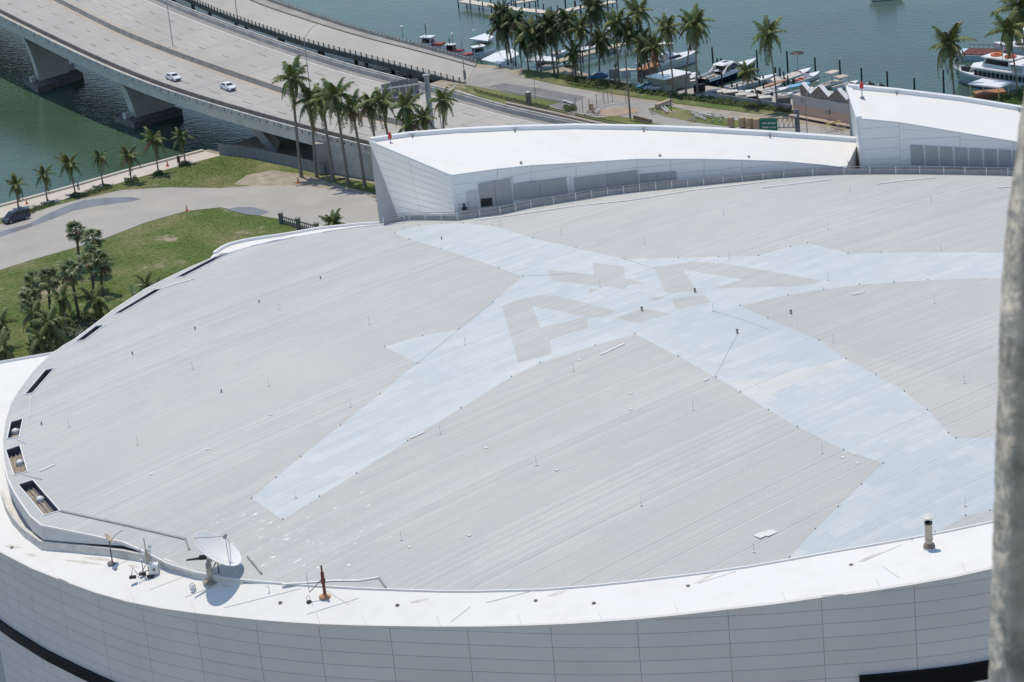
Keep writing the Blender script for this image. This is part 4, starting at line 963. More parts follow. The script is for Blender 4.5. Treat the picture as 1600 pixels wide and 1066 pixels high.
for b_, c_, r_, tn, lb in [((29, 325), (25, 289), 2.7, 0, 'short coconut palm beside the dark van on the promenade'), ((74, 315), (69, 273), 2.6, 0, 'coconut palm second from the left on the promenade verge'),
                         ((118, 304), (107, 256), 3.1, 2, 'leaning coconut palm next to the man on the promenade'), ((161, 290), (155, 246), 2.2, 0, 'thin coconut palm with a small crown in the clipped shrubs on the promenade'),
                         ((206, 286), (200, 243), 2.9, 2, 'full yellowish coconut palm standing in a dark shrub bed on the verge'), ((248, 272), (240, 219), 3.3, 2, 'tallest promenade palm with one brownish frond in front of the bridge shadow'),
                         ((290, 256), (283, 215), 2.6, 2, 'thin palm farthest along the promenade near the seawall corner')]:
    palm(b_, c_, r_*.82, lb, g1, tone=0 if tn == 0 else 0, dead=.15 if tn else .05, rt=.14, n=16)
g2 = 'tall royal palms in front of the highway bridge'
for b_, c_, r_, lb in [((471, 277), (456, 124), 4.2, 'tallest royal palm with open crown, leftmost beside the bridge'), ((495, 277), (486, 160), 3.9, 'royal palm second from the left against the bridge deck'),
                       ((521, 283), (503, 158), 3.6, 'royal palm third from the left with crown against the road'), ((544, 290), (524, 152), 4.2, 'royal palm with drooping right frond, fourth from the left'),
                       ((570, 291), (550, 168), 3.6, 'royal palm with yellow-green crown just left of the white penthouse')]:
    palm(b_, c_, r_*.88, lb, g2, tone=0, rt=.27, shaft=True, n=17, dead=.1)
for bx, c_, r_, lb in [(597, (577, 166), 3.4, 'palm rising behind the upper left corner of the white penthouse'), (618, (597, 160), 3.8, 'palm with a long hanging frond beside the red beacon'), (650, (634, 168), 3.8, 'palm in front of the sign gantry truss, with brown lower fronds'),
                       (680, (662, 184), 3.2, 'low bushy palm just left of the gantry column'), (699, (692, 158), 3.3, 'palm right of the gantry column beside a curved street lamp')]:
    palm((bx, 300), c_, r_*.82, lb, 'palms behind the white penthouse', tone=0, rt=.24, n=17, dead=.12, shaft=True)
palm((640, 305), (638, 196), 2.6, 'low palm crown at the gantry foot with a brown frond', 'palms behind the white penthouse', tone=0, rt=.2, n=12, dead=.3)
g3 = 'coconut palms along the marina'
for b_, c_, r_, tn, lb in [((799, 97), (782, 20), 3.6, 1, 'tallest dense palm at the left end of the marina row'), ((794, 100), (784, 42), 4.2, 1, 'dark shaggy palm below the tallest one at the left of the marina row'), ((806, 102), (805, 33), 3.4, 1, 'palm just right of the tallest marina palm'),
      ((840, 114), (830, 50), 4.0, 1, 'bushy dark palm over the white dock roof'), ((826, 110), (819, 62), 3.8, 1, 'lower palm with hanging fronds over the white dock roof'), ((866, 114), (855, 36), 3.6, 1, 'slim palm in the middle of the dense marina group'), ((872, 114), (864, 48), 4.0, 1, 'broad palm in the middle of the dense marina group'),
      ((900, 120), (886, 34), 3.8, 1, 'palm leaning left near the timber dock'), ((909, 122), (905, 46), 3.6, 0, 'palm upright in front of the timber dock'), ((896, 122), (895, 84), 2.9, 0, 'short palm in front of the marina dock with a drooping crown'), ((921, 128), (928, 14), 4.2, 1, 'tall palm leaning right with its crown near the top edge'),
      ((937, 121), (938, 64), 3.6, 1, 'low round palm before the long timber walkway'), ((968, 130), (962, 35), 3.7, 0, 'palm behind the wooden utility pole, crown above the walkway'), ((960, 131), (980, 52), 3.4, 1, 'palm leaning right across the walkway'), ((998, 126), (996, 20), 3.9, 0, 'tall full palm left of the white fishing yacht'),
      ((1003, 128), (1003, 62), 3.3, 0, 'low yellowish palm over the stern of the fishing yacht'), ((1019, 139), (1007, 74), 3.5, 1, 'palm leaning left over the white shed'), ((1040, 141), (1022, 76), 3.3, 0, 'palm leaning strongly left beside the white shed'), ((1053, 146), (1042, 44), 3.7, 0, 'slender palm leaning left in front of the fishing yacht hull'),
      ((1090, 148), (1087, 36), 4.0, 0, 'tall right-hand palm of the twin pair by the navy cruiser'), ((1072, 147), (1082, 44), 3.9, 0, 'curving left-hand palm of the twin pair by the navy cruiser'), ((1215, 172), (1200, 54), 4.1, 0, 'lone tall palm with one long drooping frond right of the navy cruiser'),
      ((1187, 167), (1167, 112), 2.6, 0, 'small leaning palm in front of the speedboats'), ((846, 116), (842, 66), 3.4, 1, 'dark shaggy palm beside the fenced compound')]:
    palm(b_, c_, r_*.86, lb, g3, tone=tn, rt=.17, n=22 if tn == 1 else 20, dead=.08, hang=.5 if tn == 1 else .15)
g4 = 'palms at the tour boat dock'
for b_, c_, r_, lb in [((1491, 152), (1482, 70), 4.1, 'lone broad palm at the bow of the pale blue tour boat'), ((1590, 148), (1575, 47), 4.0, 'palm in front of the tour boat cabin'), ((1606, 135), (1592, 14), 4.6, 'palm cut by the right edge beside the concrete pillar')]:
    palm(b_, c_, r_, lb, g4, tone=0, rt=.17, dead=.12)
g5 = 'fan palms on the lawn at the left'
for b_, c_, r_, lb in [((126, 420), (119, 361), 1.9, 'fan palm at the top of the lawn cluster beside the road'), ((150, 432), (145, 374), 2.1, 'fan palm right of the topmost one in the lawn cluster'), ((147, 455), (142, 402), 2.2, 'thick-headed fan palm in the middle of the lawn cluster'), ((161, 462), (157, 412), 2.2, 'fan palm with a thick trunk at the right of the lawn cluster'),
      ((124, 502), (111, 427), 2.3, 'tall fan palm standing apart on the lawn with a bare trunk'), ((81, 505), (76, 438), 2.1, 'fan palm with rusty dead leaves under its crown'), ((60, 495), (52, 442), 2.0, 'leftmost upper fan palm of the lawn cluster'), ((56, 510), (48, 472), 2.0, 'low fan palm at the left of the lawn cluster')]:
    palm(b_, c_, r_, lb, g5, kind='fan', tone=0, rt=.24, n=22, dead=.3 if 'rusty' in lb else .08)
for b_, c_, r_, lb in [((106, 529), (96, 466), 2.6, 'feathery palm leaning left in front of the fan palms'), ((154, 500), (150, 470), 3.0, 'large low palm spreading against the arena roof edge'), ((60, 545), (52, 492), 2.6, 'shaggy low palm over the path at the left'),
      ((84, 556), (76, 506), 2.9, 'dense drooping palm nearest the arena at the left'), ((70, 560), (64, 528), 2.6, 'low dark palm bush beside the white terrace'), ((94, 552), (90, 520), 2.3, 'small dark palm bush behind the roof edge'), ((3, 566), (3, 545), 3.0, 'palm with long fronds at the lower left frame edge'), ((3, 545), (0, 506), 2.4, 'palm cut by the left frame edge above the terrace'),
      ((232, 470), (228, 444), 2.0, 'low palm peeping over the arena roof by the curved railing'), ((246, 462), (243, 447), 1.4, 'small bushy palm right beside the low one behind the roof')]:
    palm(b_, c_, r_, lb, 'feather palms around the arena foot', tone=0, rt=.2, n=14, hang=.4)
palm((522, 372), (520, 350), 2.4, 'round low palm behind the roof edge beside the balustrade', None, tone=0, rt=.2, n=22)

# shrubs: many small leaf faces spread through a low volume
def shrub(px, label, h=.8, z=GZ, name='shrub_bed', group=None, m=None, n=900, ls=.16):
    P = [un(x, y, z).xy for x, y in px]; r = random.Random(int(px[0][0])); x0, x1 = min(p.x for p in P), max(p.x for p in P); y0, y1 = min(p.y for p in P), max(p.y for p in P); V = []; Fc = []; k = 0
    while k < n:
        p = Vector((r.uniform(x0, x1), r.uniform(y0, y1)))
        if not inpoly(p, P): continue
        hh = h*(.55+.45*math.sin(p.x*2.1)*math.sin(p.y*1.7))*r.random()**.5; c = Vector((p.x, p.y, z+hh)); a = Vector((r.gauss(0, 1), r.gauss(0, 1), r.gauss(0, .6))).normalized()*ls; b_ = a.orthogonal().normalized()*ls*.5; i = len(V)
        V += [c-a, c-b_, c+a, c+b_]; Fc.append((i, i+1, i+2, i+3)); k += 1
    o = obj(name, V, Fc, m or M_hedge); tag(o, label, 'shrub', group); return o
gb = 'clipped shrub beds under the promenade palms'
shrub([(30, 333), (60, 322), (84, 315), (86, 321), (60, 331), (40, 340)], 'dark shrub bed below the second promenade palm beside the van', group=gb)
shrub([(108, 306), (130, 303), (150, 294), (172, 289), (174, 295), (150, 303), (130, 309), (110, 311)], 'long clipped shrub bed beside the man on the promenade', n=1600, group=gb)
shrub([(194, 284), (214, 278), (216, 283), (198, 289)], 'round dark shrub bed under the full yellowish palm', group=gb, n=600)
shrub([(239, 272), (254, 269), (256, 274), (240, 276)], 'small dark shrub bed under the tallest promenade palm', group=gb, n=400)
shrub([(278, 258), (296, 254), (297, 258), (281, 262)], 'small shrub bed under the palm at the seawall corner', group=gb, n=400)
shrub([(1542, 161), (1600, 141), (1640, 145), (1620, 162), (1560, 166)], 'bright green hedge behind the right-hand penthouse roof', h=1.3, n=4200, m=mat('hedge_green', (.045, .10, .02), .8, (.07, .14, .03), 2))
shrub([(860, 118), (900, 122), (960, 131), (1010, 142), (1050, 148), (1110, 155), (1170, 164), (1236, 172), (1236, 177), (1160, 169), (1050, 154), (950, 139), (880, 126)], 'long weedy strip of low plants under the marina palms', h=.9, n=9000, ls=.22, name='weed_strip', m=mat('weed_leaf', (.06, .095, .025), .8, (.11, .13, .04), .5))
shrub([(880, 130), (950, 139), (945, 142), (890, 134)], 'dark low bushes at the kerb beside the old road', h=.7, n=500, ls=.2)
shrub([(738, 140), (860, 168), (852, 172), (745, 146)], 'weeds growing along the low ramp wall', h=.5, n=1500, ls=.16, name='weeds', m=MATS['weed_leaf'])
shrub([(880, 170), (900, 168), (902, 174), (884, 176)], 'green bush beside the chain link fence', h=1.2, n=500, ls=.2)
shrub([(60, 500), (150, 486), (166, 498), (110, 540), (60, 560), (40, 545)], 'dense undergrowth beneath the lawn palms by the roof', h=1.2, n=1500, ls=.3, name='undergrowth')
# tufts over the near lawns so that the grass has relief
def tufts(px, n, z, seed, name='grass_tufts'):
    P = [un(x, y, z).xy for x, y in px]; r = random.Random(seed); x0, x1 = min(p.x for p in P), max(p.x for p in P); y0, y1 = min(p.y for p in P), max(p.y for p in P); V = []; Fc = []
    k = 0
    while k < n:
        p = Vector((r.uniform(x0, x1), r.uniform(y0, y1)))
        if not inpoly(p, P): continue
        k += 1
        for q in range(3):
            a = r.random()*6.28; d_ = Vector((cos(a), sin(a), 0)); h = r.uniform(.03, .10); c = Vector((p.x, p.y, z))+d_*.1; s_ = Vector((-d_.y, d_.x, 0))*.07; i = len(V); V += [c-s_, c+s_, c+d_*.1+Vector((0, 0, h))]; Fc.append((i, i+1, i+2))
    o = obj(name, V, Fc, M_grass); o['kind'] = 'stuff'
tufts([(0, 424), (110, 391), (290, 332), (345, 326), (440, 345), (500, 366), (330, 398), (170, 490), (60, 560), (0, 560)], 9000, L(1), 4)
tufts([(60, 333), (190, 299), (345, 296), (400, 270), (400, 249), (345, 245), (270, 263), (190, 287), (130, 305)], 4000, L(1), 5)

# ================================================================== VEHICLES
def car(name, label, loc, rz_, L_, W_, prof, glass, bodym, cat, group=None, Wt=None, wheelr=.33):
    r = empty(name, loc, label, cat, group, rz_); Wt = Wt or W_*.78
    # body: loft of cross-sections along x (x forward)
    V = []; Fc = []
    secs = prof['body']
    for x, zb, zt in secs:
        hw = W_/2*(1-.10*abs(2*x/L_)**4); V += [Vector((x, -hw*.96, zb)), Vector((x, -hw, (zb+zt)*.5)), Vector((x, -hw*.93, zt)), Vector((x, hw*.93, zt)), Vector((x, hw, (zb+zt)*.5)), Vector((x, hw*.96, zb))]
    for i in range(len(secs)-1):
        for j in range(6): a = i*6+j; b_ = i*6+(j+1) % 6; Fc.append((a, b_, b_+6, a+6))
    Fc += [tuple(range(6)), tuple(reversed(range((len(secs)-1)*6, len(secs)*6)))]
    o = obj('body', V, Fc, bodym, r, smooth=False); bm = o.modifiers.new('bevel', 'BEVEL'); bm.width = .06; bm.segments = 2
    # greenhouse
    x0, x1, x2, x3, zb, zt = prof['cabin']; hb, ht = W_*.46, Wt/2
    b4 = [Vector((x0, -hb, zb)), Vector((x3, -hb, zb)), Vector((x3, hb, zb)), Vector((x0, hb, zb))]; t4 = [Vector((x1, -ht, zt)), Vector((x2, -ht, zt)), Vector((x2, ht, zt)), Vector((x1, ht, zt))]
    mb = MB(); mb.frus(b4, t4); mb.build('cabin', bodym, r)
    def gl(nm, a, b_, c_, d_, s0=.08, s1=.92, t0=.12, t1=.86):
        q = [bil(a, b_, c_, d_, s0, t0), bil(a, b_, c_, d_, s1, t0), bil(a, b_, c_, d_, s1, t1), bil(a, b_, c_, d_, s0, t1)]; nn = (q[1]-q[0]).cross(q[3]-q[0]).normalized(); ct = sum(q, Vector())/4-Vector(((x1+x2)/2, 0, zb))
        if nn.dot(ct) < 0: nn = -nn
        mb = MB(); mb.prism([p+nn*.004 for p in q], nn*.012); mb.build(nm, glass, r)
    gl('windscreen', b4[1], b4[2], t4[2], t4[1]); gl('rear_window', b4[3], b4[0], t4[0], t4[3])
    for k, (s0, s1) in enumerate(prof['side']): gl('side_window', b4[0], b4[1], t4[1], t4[0], s0, s1); gl('side_window', b4[3], b4[2], t4[2], t4[3], s0, s1)
    for x in prof['wheels']:
        for sg in (-1, 1):
            mb = MB(); mb.lathe([(0, -.11), (wheelr*.9, -.11), (wheelr, -.07), (wheelr, .07), (wheelr*.9, .11), (0, .11)], (x, sg*(W_/2-.10), wheelr), 16, (0, 1, 0)); tw = mb.build('wheel', M_black, r); mb = MB(); mb.lathe([(0, sg*.12), (wheelr*.6, sg*.12), (wheelr*.62, sg*.08)], (x, sg*(W_/2-.10), wheelr), 12, (0, 1, 0)); mb.build('rim', M_steel, tw)
    for sg in (-1, 1):
        zt_ = secs[-1][2]; mb = MB(); mb.box(L_/2-.16, L_/2-.01, sg*W_*.36-.2, sg*W_*.36+.2, zt_-.22, zt_-.06); mb.build('headlight', M_lampw, r)
        mb = MB(); mb.box(-L_/2+.0, -L_/2+.12, sg*W_*.37-.16, sg*W_*.37+.16, secs[0][2]-.3, secs[0][2]-.06); mb.build('tail_light', M_red, r)
        mb = MB(); mb.box(x3-.55, x3-.35, sg*(W_/2+.02)-.1, sg*(W_/2+.02)+.1, zb-.02, zb+.14); mb.build('mirror', bodym, r)
    mb = MB(); mb.box(L_/2-.05, L_/2+.02, -W_*.28, W_*.28, .28, .5); mb.build('grille', M_black, r)
    return r
M_carw = mat('white_car_paint', (.75, .77, .80), .2)
sedan = dict(body=[(-2.3, .35, .85), (-2.2, .22, .98), (-1.4, .2, 1.0), (.9, .2, .98), (1.9, .2, .86), (2.25, .25, .72), (2.33, .34, .6)], cabin=(-2.0, -1.2, .25, 1.15, .96, 1.43), side=[(.12, .45), (.49, .86)], wheels=(-1.38, 1.42))
from mathutils.bvhtree import BVHTree
_dv = []; _df = []
for o_ in C.objects:
    if o_.name.startswith('deck') and o_.parent is BR:
        k_ = len(_dv); _dv += [v.co+BO for v in o_.data.vertices]; _df += [tuple(i+k_ for i in p.vertices) for p in o_.data.polygons]
DBVH = BVHTree.FromPolygons(_dv, _df)
def Pd(x, y): return DBVH.ray_cast(CAM, ray(x, y).normalized())[0]+Vector((0, 0, .02))
def heading(x0, y0, x1, y1, zf): a, b_ = zf(x0, y0), zf(x1, y1); return atan2(b_.y-a.y, b_.x-a.x)
hd = heading(240, 108, 390, 166, Pd)
car('sedan', 'white sedan driving on the highway bridge, left and behind the other', Pd(271.5, 125), hd, 4.65, 1.85, sedan, M_glass, M_carw, 'car', 'white cars on the highway bridge')
car('sedan', 'white sedan leading to the right on the highway bridge, with gaping dark grille', Pd(357, 140), hd-.02, 4.65, 1.85, sedan, M_glass, M_carw, 'car', 'white cars on the highway bridge')
van = dict(body=[(-2.62, .4, 1.1), (-2.58, .28, 1.18), (0, .25, 1.18), (1.7, .25, 1.12), (2.35, .28, .95), (2.62, .4, .75)], cabin=(-2.6, -2.5, .85, 1.95, 1.12, 1.98), side=[(.05, .28), (.31, .55), (.58, .84)], wheels=(-1.65, 1.75))
car('minivan', 'dark blue passenger van with a grey roof parked on the grey road', W(26, 346)+Vector((0, 0, .1)), heading(45, 330+12, 0, 350+5, W), 5.25, 2.0, van, M_glass, mat('dark_blue_paint', (.035, .045, .075), .25), 'van', Wt=1.7)
# ================================================================== LAMPS, GANTRIES, SIGNS
def lamp(name, base, height, arms, label, m=M_steel, r=.11, group=None, head=M_lampw):
    root = empty(name, base, label, 'street lamp', group); mb = MB(); mb.tube([base, base+Vector((0, 0, height))], [r, r*.6], 8); mb.build('pole', m, root, base)
    for dx, dy, dz in arms:
        t = base+Vector((0, 0, height)); P = [t+Vector((dx*(1-cos(a*pi/2)) if 0 else dx*a, dy*a, dz*math.sin(a*pi/2))) for a in (0, .25, .5, .75, 1)]; mb = MB(); mb.tube(P, .055, 6); mb.build('arm', m, root, base)
        e = P[-1]; d_ = Vector((dx, dy, 0)).normalized(); q = Vector((-d_.y, d_.x, 0)); mb = MB(); mb.frus([e-q*.14-Vector((0, 0, .08)), e+q*.14-Vector((0, 0, .08)), e+d_*.75+q*.17-Vector((0, 0, .05)), e+d_*.75-q*.17-Vector((0, 0, .05))], [e-q*.08+Vector((0, 0, .06)), e+q*.08+Vector((0, 0, .06)), e+d_*.7+q*.1+Vector((0, 0, .1)), e+d_*.7-q*.1+Vector((0, 0, .1))]); mb.build('lamp_head', head, root, base)
    mb = MB(); mb.lathe([(r*2.2, 0), (r*2.2, .25), (r*1.2, .35), (r, .8)], base, 10); mb.build('base', m, root, base); return root
gl_ = 'median street lamps on the highway bridge'
b_ = un(272, 84, 11.4); lamp('street_lamp', b_, 13, [(-1.8, 1.6, 1.2), (1.8, -1.6, 1.2)], 'street lamp on the bridge median whose top leaves the frame', group=gl_, m=M_gutter)
b_ = un(487, 160, 8.6); lamp('street_lamp', b_, vup(b_, 62), [(2.9, .6, 2.6)], 'tall street lamp on the median with a curved arm behind the royal palms', group=gl_, m=M_gutter)
b_ = un(122, 16, 13.0); lamp('street_lamp', b_, 13, [(2, 1, 1.2)], 'street lamp on the median at the top left frame edge', group=gl_, m=M_gutter)
b_ = un(727, 130, 2.8); lamp('street_lamp', b_, vup(b_, 64), [(2.6, .4, 2.0)], 'street lamp at the end of the old bridge, tall arm', m=M_steel)
mb = MB(); r0 = [q for q in C.objects if q.get('label') == 'street lamp at the end of the old bridge, tall arm'][0]; P = [b_+Vector((0, 0, vup(b_, 88))), b_+Vector((.7, -.2, vup(b_, 78))), b_+Vector((2.2, -.3, vup(b_, 75)))]
mb.tube(P, .05, 6); mb.build('arm', M_steel, r0, b_); mb = MB(); mb.box(b_.x-.25, b_.x+.35, b_.y-.5, b_.y-.15, b_.z+.9, b_.z+2.9); mb.build('control_box', M_gutter, r0, b_)
b_ = un(371, 27, 5.5); lamp('street_lamp', b_, 9, [(1.5, .5, 1)], 'street lamp on the old bridge at the top frame edge', m=M_gutter)
b_ = un(694, 240, 6.6); lamp('street_lamp', b_, vup(b_, 158), [(2.9, .6, 2.4)], 'street lamp with curved arm right of the sign gantry column')
b_ = un(1262, 222, 2.5); lamp('street_lamp', b_, vup(b_, 152), [(2.6, 2.6, 2.2)], 'street lamp in front of the peach building leaning its arm right', m=mat('aged_pole', (.30, .28, .25), .8))
b_ = un(985, 186, GR); root = empty('utility_pole', b_, 'brown wooden utility pole standing on the grass beside the old road', 'pole'); mb = MB(); h_ = vup(b_, 78); mb.tube([b_, b_+Vector((0, 0, h_))], [.2, .13], 8); mb.build('pole', mat('pole_timber', (.22, .19, .16), .9), root, b_); mb = MB(); mb.tube([b_+Vector((0, 0, h_-1)), b_+Vector((-.9, .2, h_+.3)), b_+Vector((-1.5, .3, h_+.4))], .05, 6); mb.build('arm', M_steel, root, b_)
b_ = W(1049, 174); root = empty('sign_post', b_, 'green post with a small pale sign between the two old road lanes', 'pole'); mb = MB(); mb.tube([b_, b_+Vector((0, 0, 5.2))], .1, 6); mb.build('post', mat('green_post', (.10, .16, .13), .7), root, b_); mb = MB(); mb.box(b_.x-.8, b_.x+.5, b_.y-.06, b_.y+.02, b_.z+4.3, b_.z+5.3); mb.build('sign_plate', mat('sign_back', (.16, .22, .19), .6), root, b_)
b_ = W(838, 164); root = empty('thin_pole', b_, 'thin grey pole on the grass island beside the metal cabinet', 'pole'); mb = MB(); mb.tube([b_, b_+Vector((0, 0, 6.2))], .05, 6); mb.build('pole', M_steel, root, b_); mb = MB(); mb.box(b_.x-.1, b_.x+.1, b_.y-.1, b_.y+.1, b_.z+3, b_.z+3.5); mb.build('bracket', M_steel, root, b_)
for x, y, yt, lb in [(630, 63, 42, 'globe lamp on the old bridge railing left of the small tug'), (709, 82, 53, 'globe lamp behind the bridge end beside the red boat')]:
    b_ = un(x, y, 3.6); r = empty('globe_lamp', b_, lb, 'lamp', 'globe lamps along the old bridge'); h = vup(b_, yt); mb = MB(); mb.tube([b_, b_+Vector((0, 0, h))], .07, 6); mb.build('pole', M_gutter, r, b_); mb = MB(); mb.lathe([(0, -.35), (.25, -.25), (.36, 0), (.25, .25), (0, .35)], b_+Vector((0, 0, h)), 12); mb.build('globe', mat('globe_glass', (.75, .74, .66), .3), r, b_)
# gantry one, seen from behind
b_ = un(677, 222, 6.9); hG = vup(b_, 119); G1 = empty('sign_gantry', b_, 'grey cantilever sign gantry over the highway with plain sign backs facing the camera', 'sign gantry')
mb = MB(); mb.tube([b_, b_+Vector((0, 0, hG))], [.62, .5], 14); mb.build('column', M_steel, G1, b_); mb = MB(); mb.lathe([(.75, 0), (.75, .3), (0, .45)], b_+Vector((0, 0, hG)), 14); mb.build('cap', M_steel, G1, b_)
zt = b_.z+hG-1.0; e_ = un(588, 148, zt-1.2); dv = (e_-b_); dv.z = 0; Lg = dv.length; dv.normalize(); pv = Vector((-dv.y, dv.x, 0)); pv = pv if pv.y < 0 else -pv
s0 = Vector((b_.x, b_.y, 0)); mb = MB()
for off in (0, .9):
    for z in (zt-.2, zt-2.1): mb.tube([s0+pv*off+Vector((0, 0, z)), s0+dv*Lg+pv*off+Vector((0, 0, z))], .12, 6)
mb.build('truss_chord', M_steel, G1, b_)
nn_ = 7
for i in range(nn_+1):
    q = s0+dv*Lg*i/nn_+pv*.9; mb = MB(); mb.tube([q+Vector((0, 0, zt-.2)), q+Vector((0, 0, zt-2.1))], .1, 6); mb.build('truss_post', M_lampw if i % 2 else M_steel, G1, b_)
    if i < nn_: q2 = s0+dv*Lg*(i+1)/nn_+pv*.9; mb = MB(); mb.tube([q+Vector((0, 0, zt-.2)), q2+Vector((0, 0, zt-2.1))], .06, 5); mb.build('truss_brace', M_steel, G1, b_)
for i, (a0, a1, z0, z1) in enumerate([(.16, .34, -3.2, .75), (.345, .53, -3.4, .9), (.535, .70, -3.2, .7), (.705, .88, -2.9, .5)]):
    p = s0+dv*Lg*a0-pv*.35; q = s0+dv*Lg*a1-pv*.35; mb = MB(); mb.prism([p+Vector((0, 0, zt+z0)), q+Vector((0, 0, zt+z0)), q-pv*.06+Vector((0, 0, zt+z0)), p-pv*.06+Vector((0, 0, zt+z0))], (0, 0, z1-z0)); mb.build('sign_panel', mat('sign_back_metal', (.26, .28, .29), .55, rnd=.1), G1, b_)
    for u in (.2, .8): pp = p.lerp(q, u)+pv*.1; mb = MB(); mb.box(pp.x-.08, pp.x+.08, pp.y-.08, pp.y+.08, zt+z0-.3, zt+z1+.1); mb.build('sign_hanger', M_gutter, G1, b_)
# gantry two with the green sign
b_ = un(1248, 232, 2.8); hG = vup(b_, 171); G2 = empty('sign_gantry', b_, 'dark sign gantry with one green highway sign above the old road', 'sign gantry')
mb = MB(); mb.tube([b_, b_+Vector((0, 0, hG))], [.5, .42], 12); mb.build('column', mat('dark_steel', (.12, .135, .15), .5), G2, b_); Mds = MATS['dark_steel']
zt = b_.z+hG-1.6; e_ = un(1188, 203, zt-2.2); dv = (e_-b_); dv.z = 0; Lg = dv.length; dv.normalize(); pv = Vector((-dv.y, dv.x, 0)); pv = pv if pv.y < 0 else -pv; s0 = Vector((b_.x, b_.y, 0)); mb = MB()
for z in (zt, zt-1.8): mb.tube([s0+Vector((0, 0, z)), s0+dv*Lg+Vector((0, 0, z))], .1, 6)
for i in range(8):
    q, q2 = s0+dv*Lg*i/8, s0+dv*Lg*(i+1)/8; mb.tube([q+Vector((0, 0, zt)), q2+Vector((0, 0, zt-1.8))], .05, 5); mb.tube([q2+Vector((0, 0, zt)), q2+Vector((0, 0, zt-1.8))], .05, 5)
mb.build('truss', Mds, G2, b_, kind='stuff')
p = s0+dv*Lg*.52+pv*.5; q = s0+dv*Lg*1.0+pv*.5; mb = MB(); mb.prism([p+Vector((0, 0, zt-2.7)), q+Vector((0, 0, zt-2.7)), q-pv*.06+Vector((0, 0, zt-2.7)), p-pv*.06+Vector((0, 0, zt-2.7))], (0, 0, 2.7)); sg = mb.build('green_sign', M_green, G2, b_)
mb = MB()
rr = random.Random(5)
for row, z in ((0, -.95), (1, -1.75)):
    u = .1
    while u < .85:
        w_ = rr.uniform(.03, .06); a, c_ = p.lerp(q, u)+pv*.03, p.lerp(q, u+w_)+pv*.03; mb.quad(a+Vector((0, 0, zt+z)), c_+Vector((0, 0, zt+z)), c_+Vector((0, 0, zt+z+.28)), a+Vector((0, 0, zt+z+.28))); u += w_+.025+(.05 if rr.random() < .2 else 0)
mb.build('sign_lettering', M_lampw, sg, b_, kind='stuff')
for i in range(3): p_ = b_+Vector((-.3, -.55, hG-1-.9*i)); mb = MB(); mb.box(p_.x-.25, p_.x+.25, p_.y-.2, p_.y+.1, p_.z-.25, p_.z+.15); mb.build('control_box', Mds if i else M_lampw, G2, b_)
# ================================================================== ROADSIDE THINGS
def drum(name, x, y, label, r, h, m, cat, group=None, z=GR, cap=None):
    p = un(x, y, z); o = empty(name, p, label, cat, group); mb = MB(); mb.lathe([(r, 0), (r, h*.33), (r*1.04, h*.35), (r, h*.37), (r, h*.66), (r*1.04, h*.68), (r, h*.7), (r*.97, h), (0, h)], p, 14); mb.build('body', m, o, p)
    mb = MB(); mb.lathe([(r*.8, h), (r*.78, h+.06), (0, h+.07)], p, 12); mb.build('lid', cap or m, o, p)
M_barrel = mat('tan_barrel', (.48, .36, .22), .8, (.40, .29, .18), 1.5, .8)
for x, y, lb in [(1142, 197, 'leftmost of the tan barrels lined up along the old road'), (1160, 197.5, 'tan barrel with a brownish lid, second from the left in the line'), (1172, 198.5, 'tan barrel in the middle of the line before the green sign'), (1182.5, 199.5, 'tan barrel right of the middle, close to the green sign'), (1199, 199, 'tan barrel standing behind the green sign')]:
    drum('barrel', x, y, lb, .72, 1.75, M_barrel, 'barrel', 'tan barrels beside the old road')
drum('metal_cabinet', 826.5, 161.5, 'round brown metal cabinet with a pale lid on the grass island', .62, 2.4, mat('bronze_metal', (.25, .21, .16), .5), 'cabinet', cap=M_lampw)
drum('orange_drum', 924, 172, 'faded orange drum beside the chain link fence', .5, 1.3, mat('faded_orange', (.55, .33, .17), .8), 'barrel')
def beam(name, a, b_, w, h, m, label, cat, z=GR, group=None):
    A, B = un(*a, z), un(*b_, z); d_ = (B-A).normalized(); q = Vector((-d_.y, d_.x, 0))*w/2; mb = MB(); mb.frus([A-q, B-q, B+q, A+q], [A-q*.8+Vector((0, 0, h)), B-q*.8+Vector((0, 0, h)), B+q*.8+Vector((0, 0, h)), A+q*.8+Vector((0, 0, h))]); tag(mb.build(name, m), label, cat, group)
beam('concrete_beam', (1026, 169), (1049, 160), .9, .8, mat('tan_beam', (.50, .40, .28), .85), 'long tan beam lying on the grass between the old road lanes', 'beam')
beam('concrete_barrier', (991, 186), (1018, 193), .5, .8, mat('brown_barrier', (.27, .20, .15), .9), 'brown low barrier lying on the grass patch beyond the penthouse', 'barrier')
beam('road_kerb', (880, 157), (895, 161.5), .5, .12, M_lampw, 'white painted tip of the kerb on the grass island', 'kerb')
for k, (a, b_, lb) in enumerate([((1034, 168), (1043, 176), 'leftmost white plank on the rubble heap'), ((1038, 167), (1045, 174), 'white plank lying beside the tan beam'), ((1080, 177), (1097, 181), 'white plank at the left of the debris heap'), ((1085, 181), (1104, 187), 'long white plank on the debris heap'), ((1092, 178), (1112, 183), 'grey-white plank on top of the debris heap'), ((930, 178), (938, 172), 'white pipe beside the orange drum')]):
    beam('plank', a, b_, .22, .2+.03*k, M_paint, lb, 'plank', group='planks and pipes lying beside the old road')
beam('yellow_barrier', (1290, 196), (1314, 190), .25, .25, mat('yellow_paint', (.62, .47, .16), .6), 'yellow barrier arm in front of the peach building', 'barrier', z=GR+1.0)
beam('kerb_line', (760, 136), (896, 161), .3, .15, M_conc, 'pale kerb along the grass island beside the dark asphalt', 'kerb')
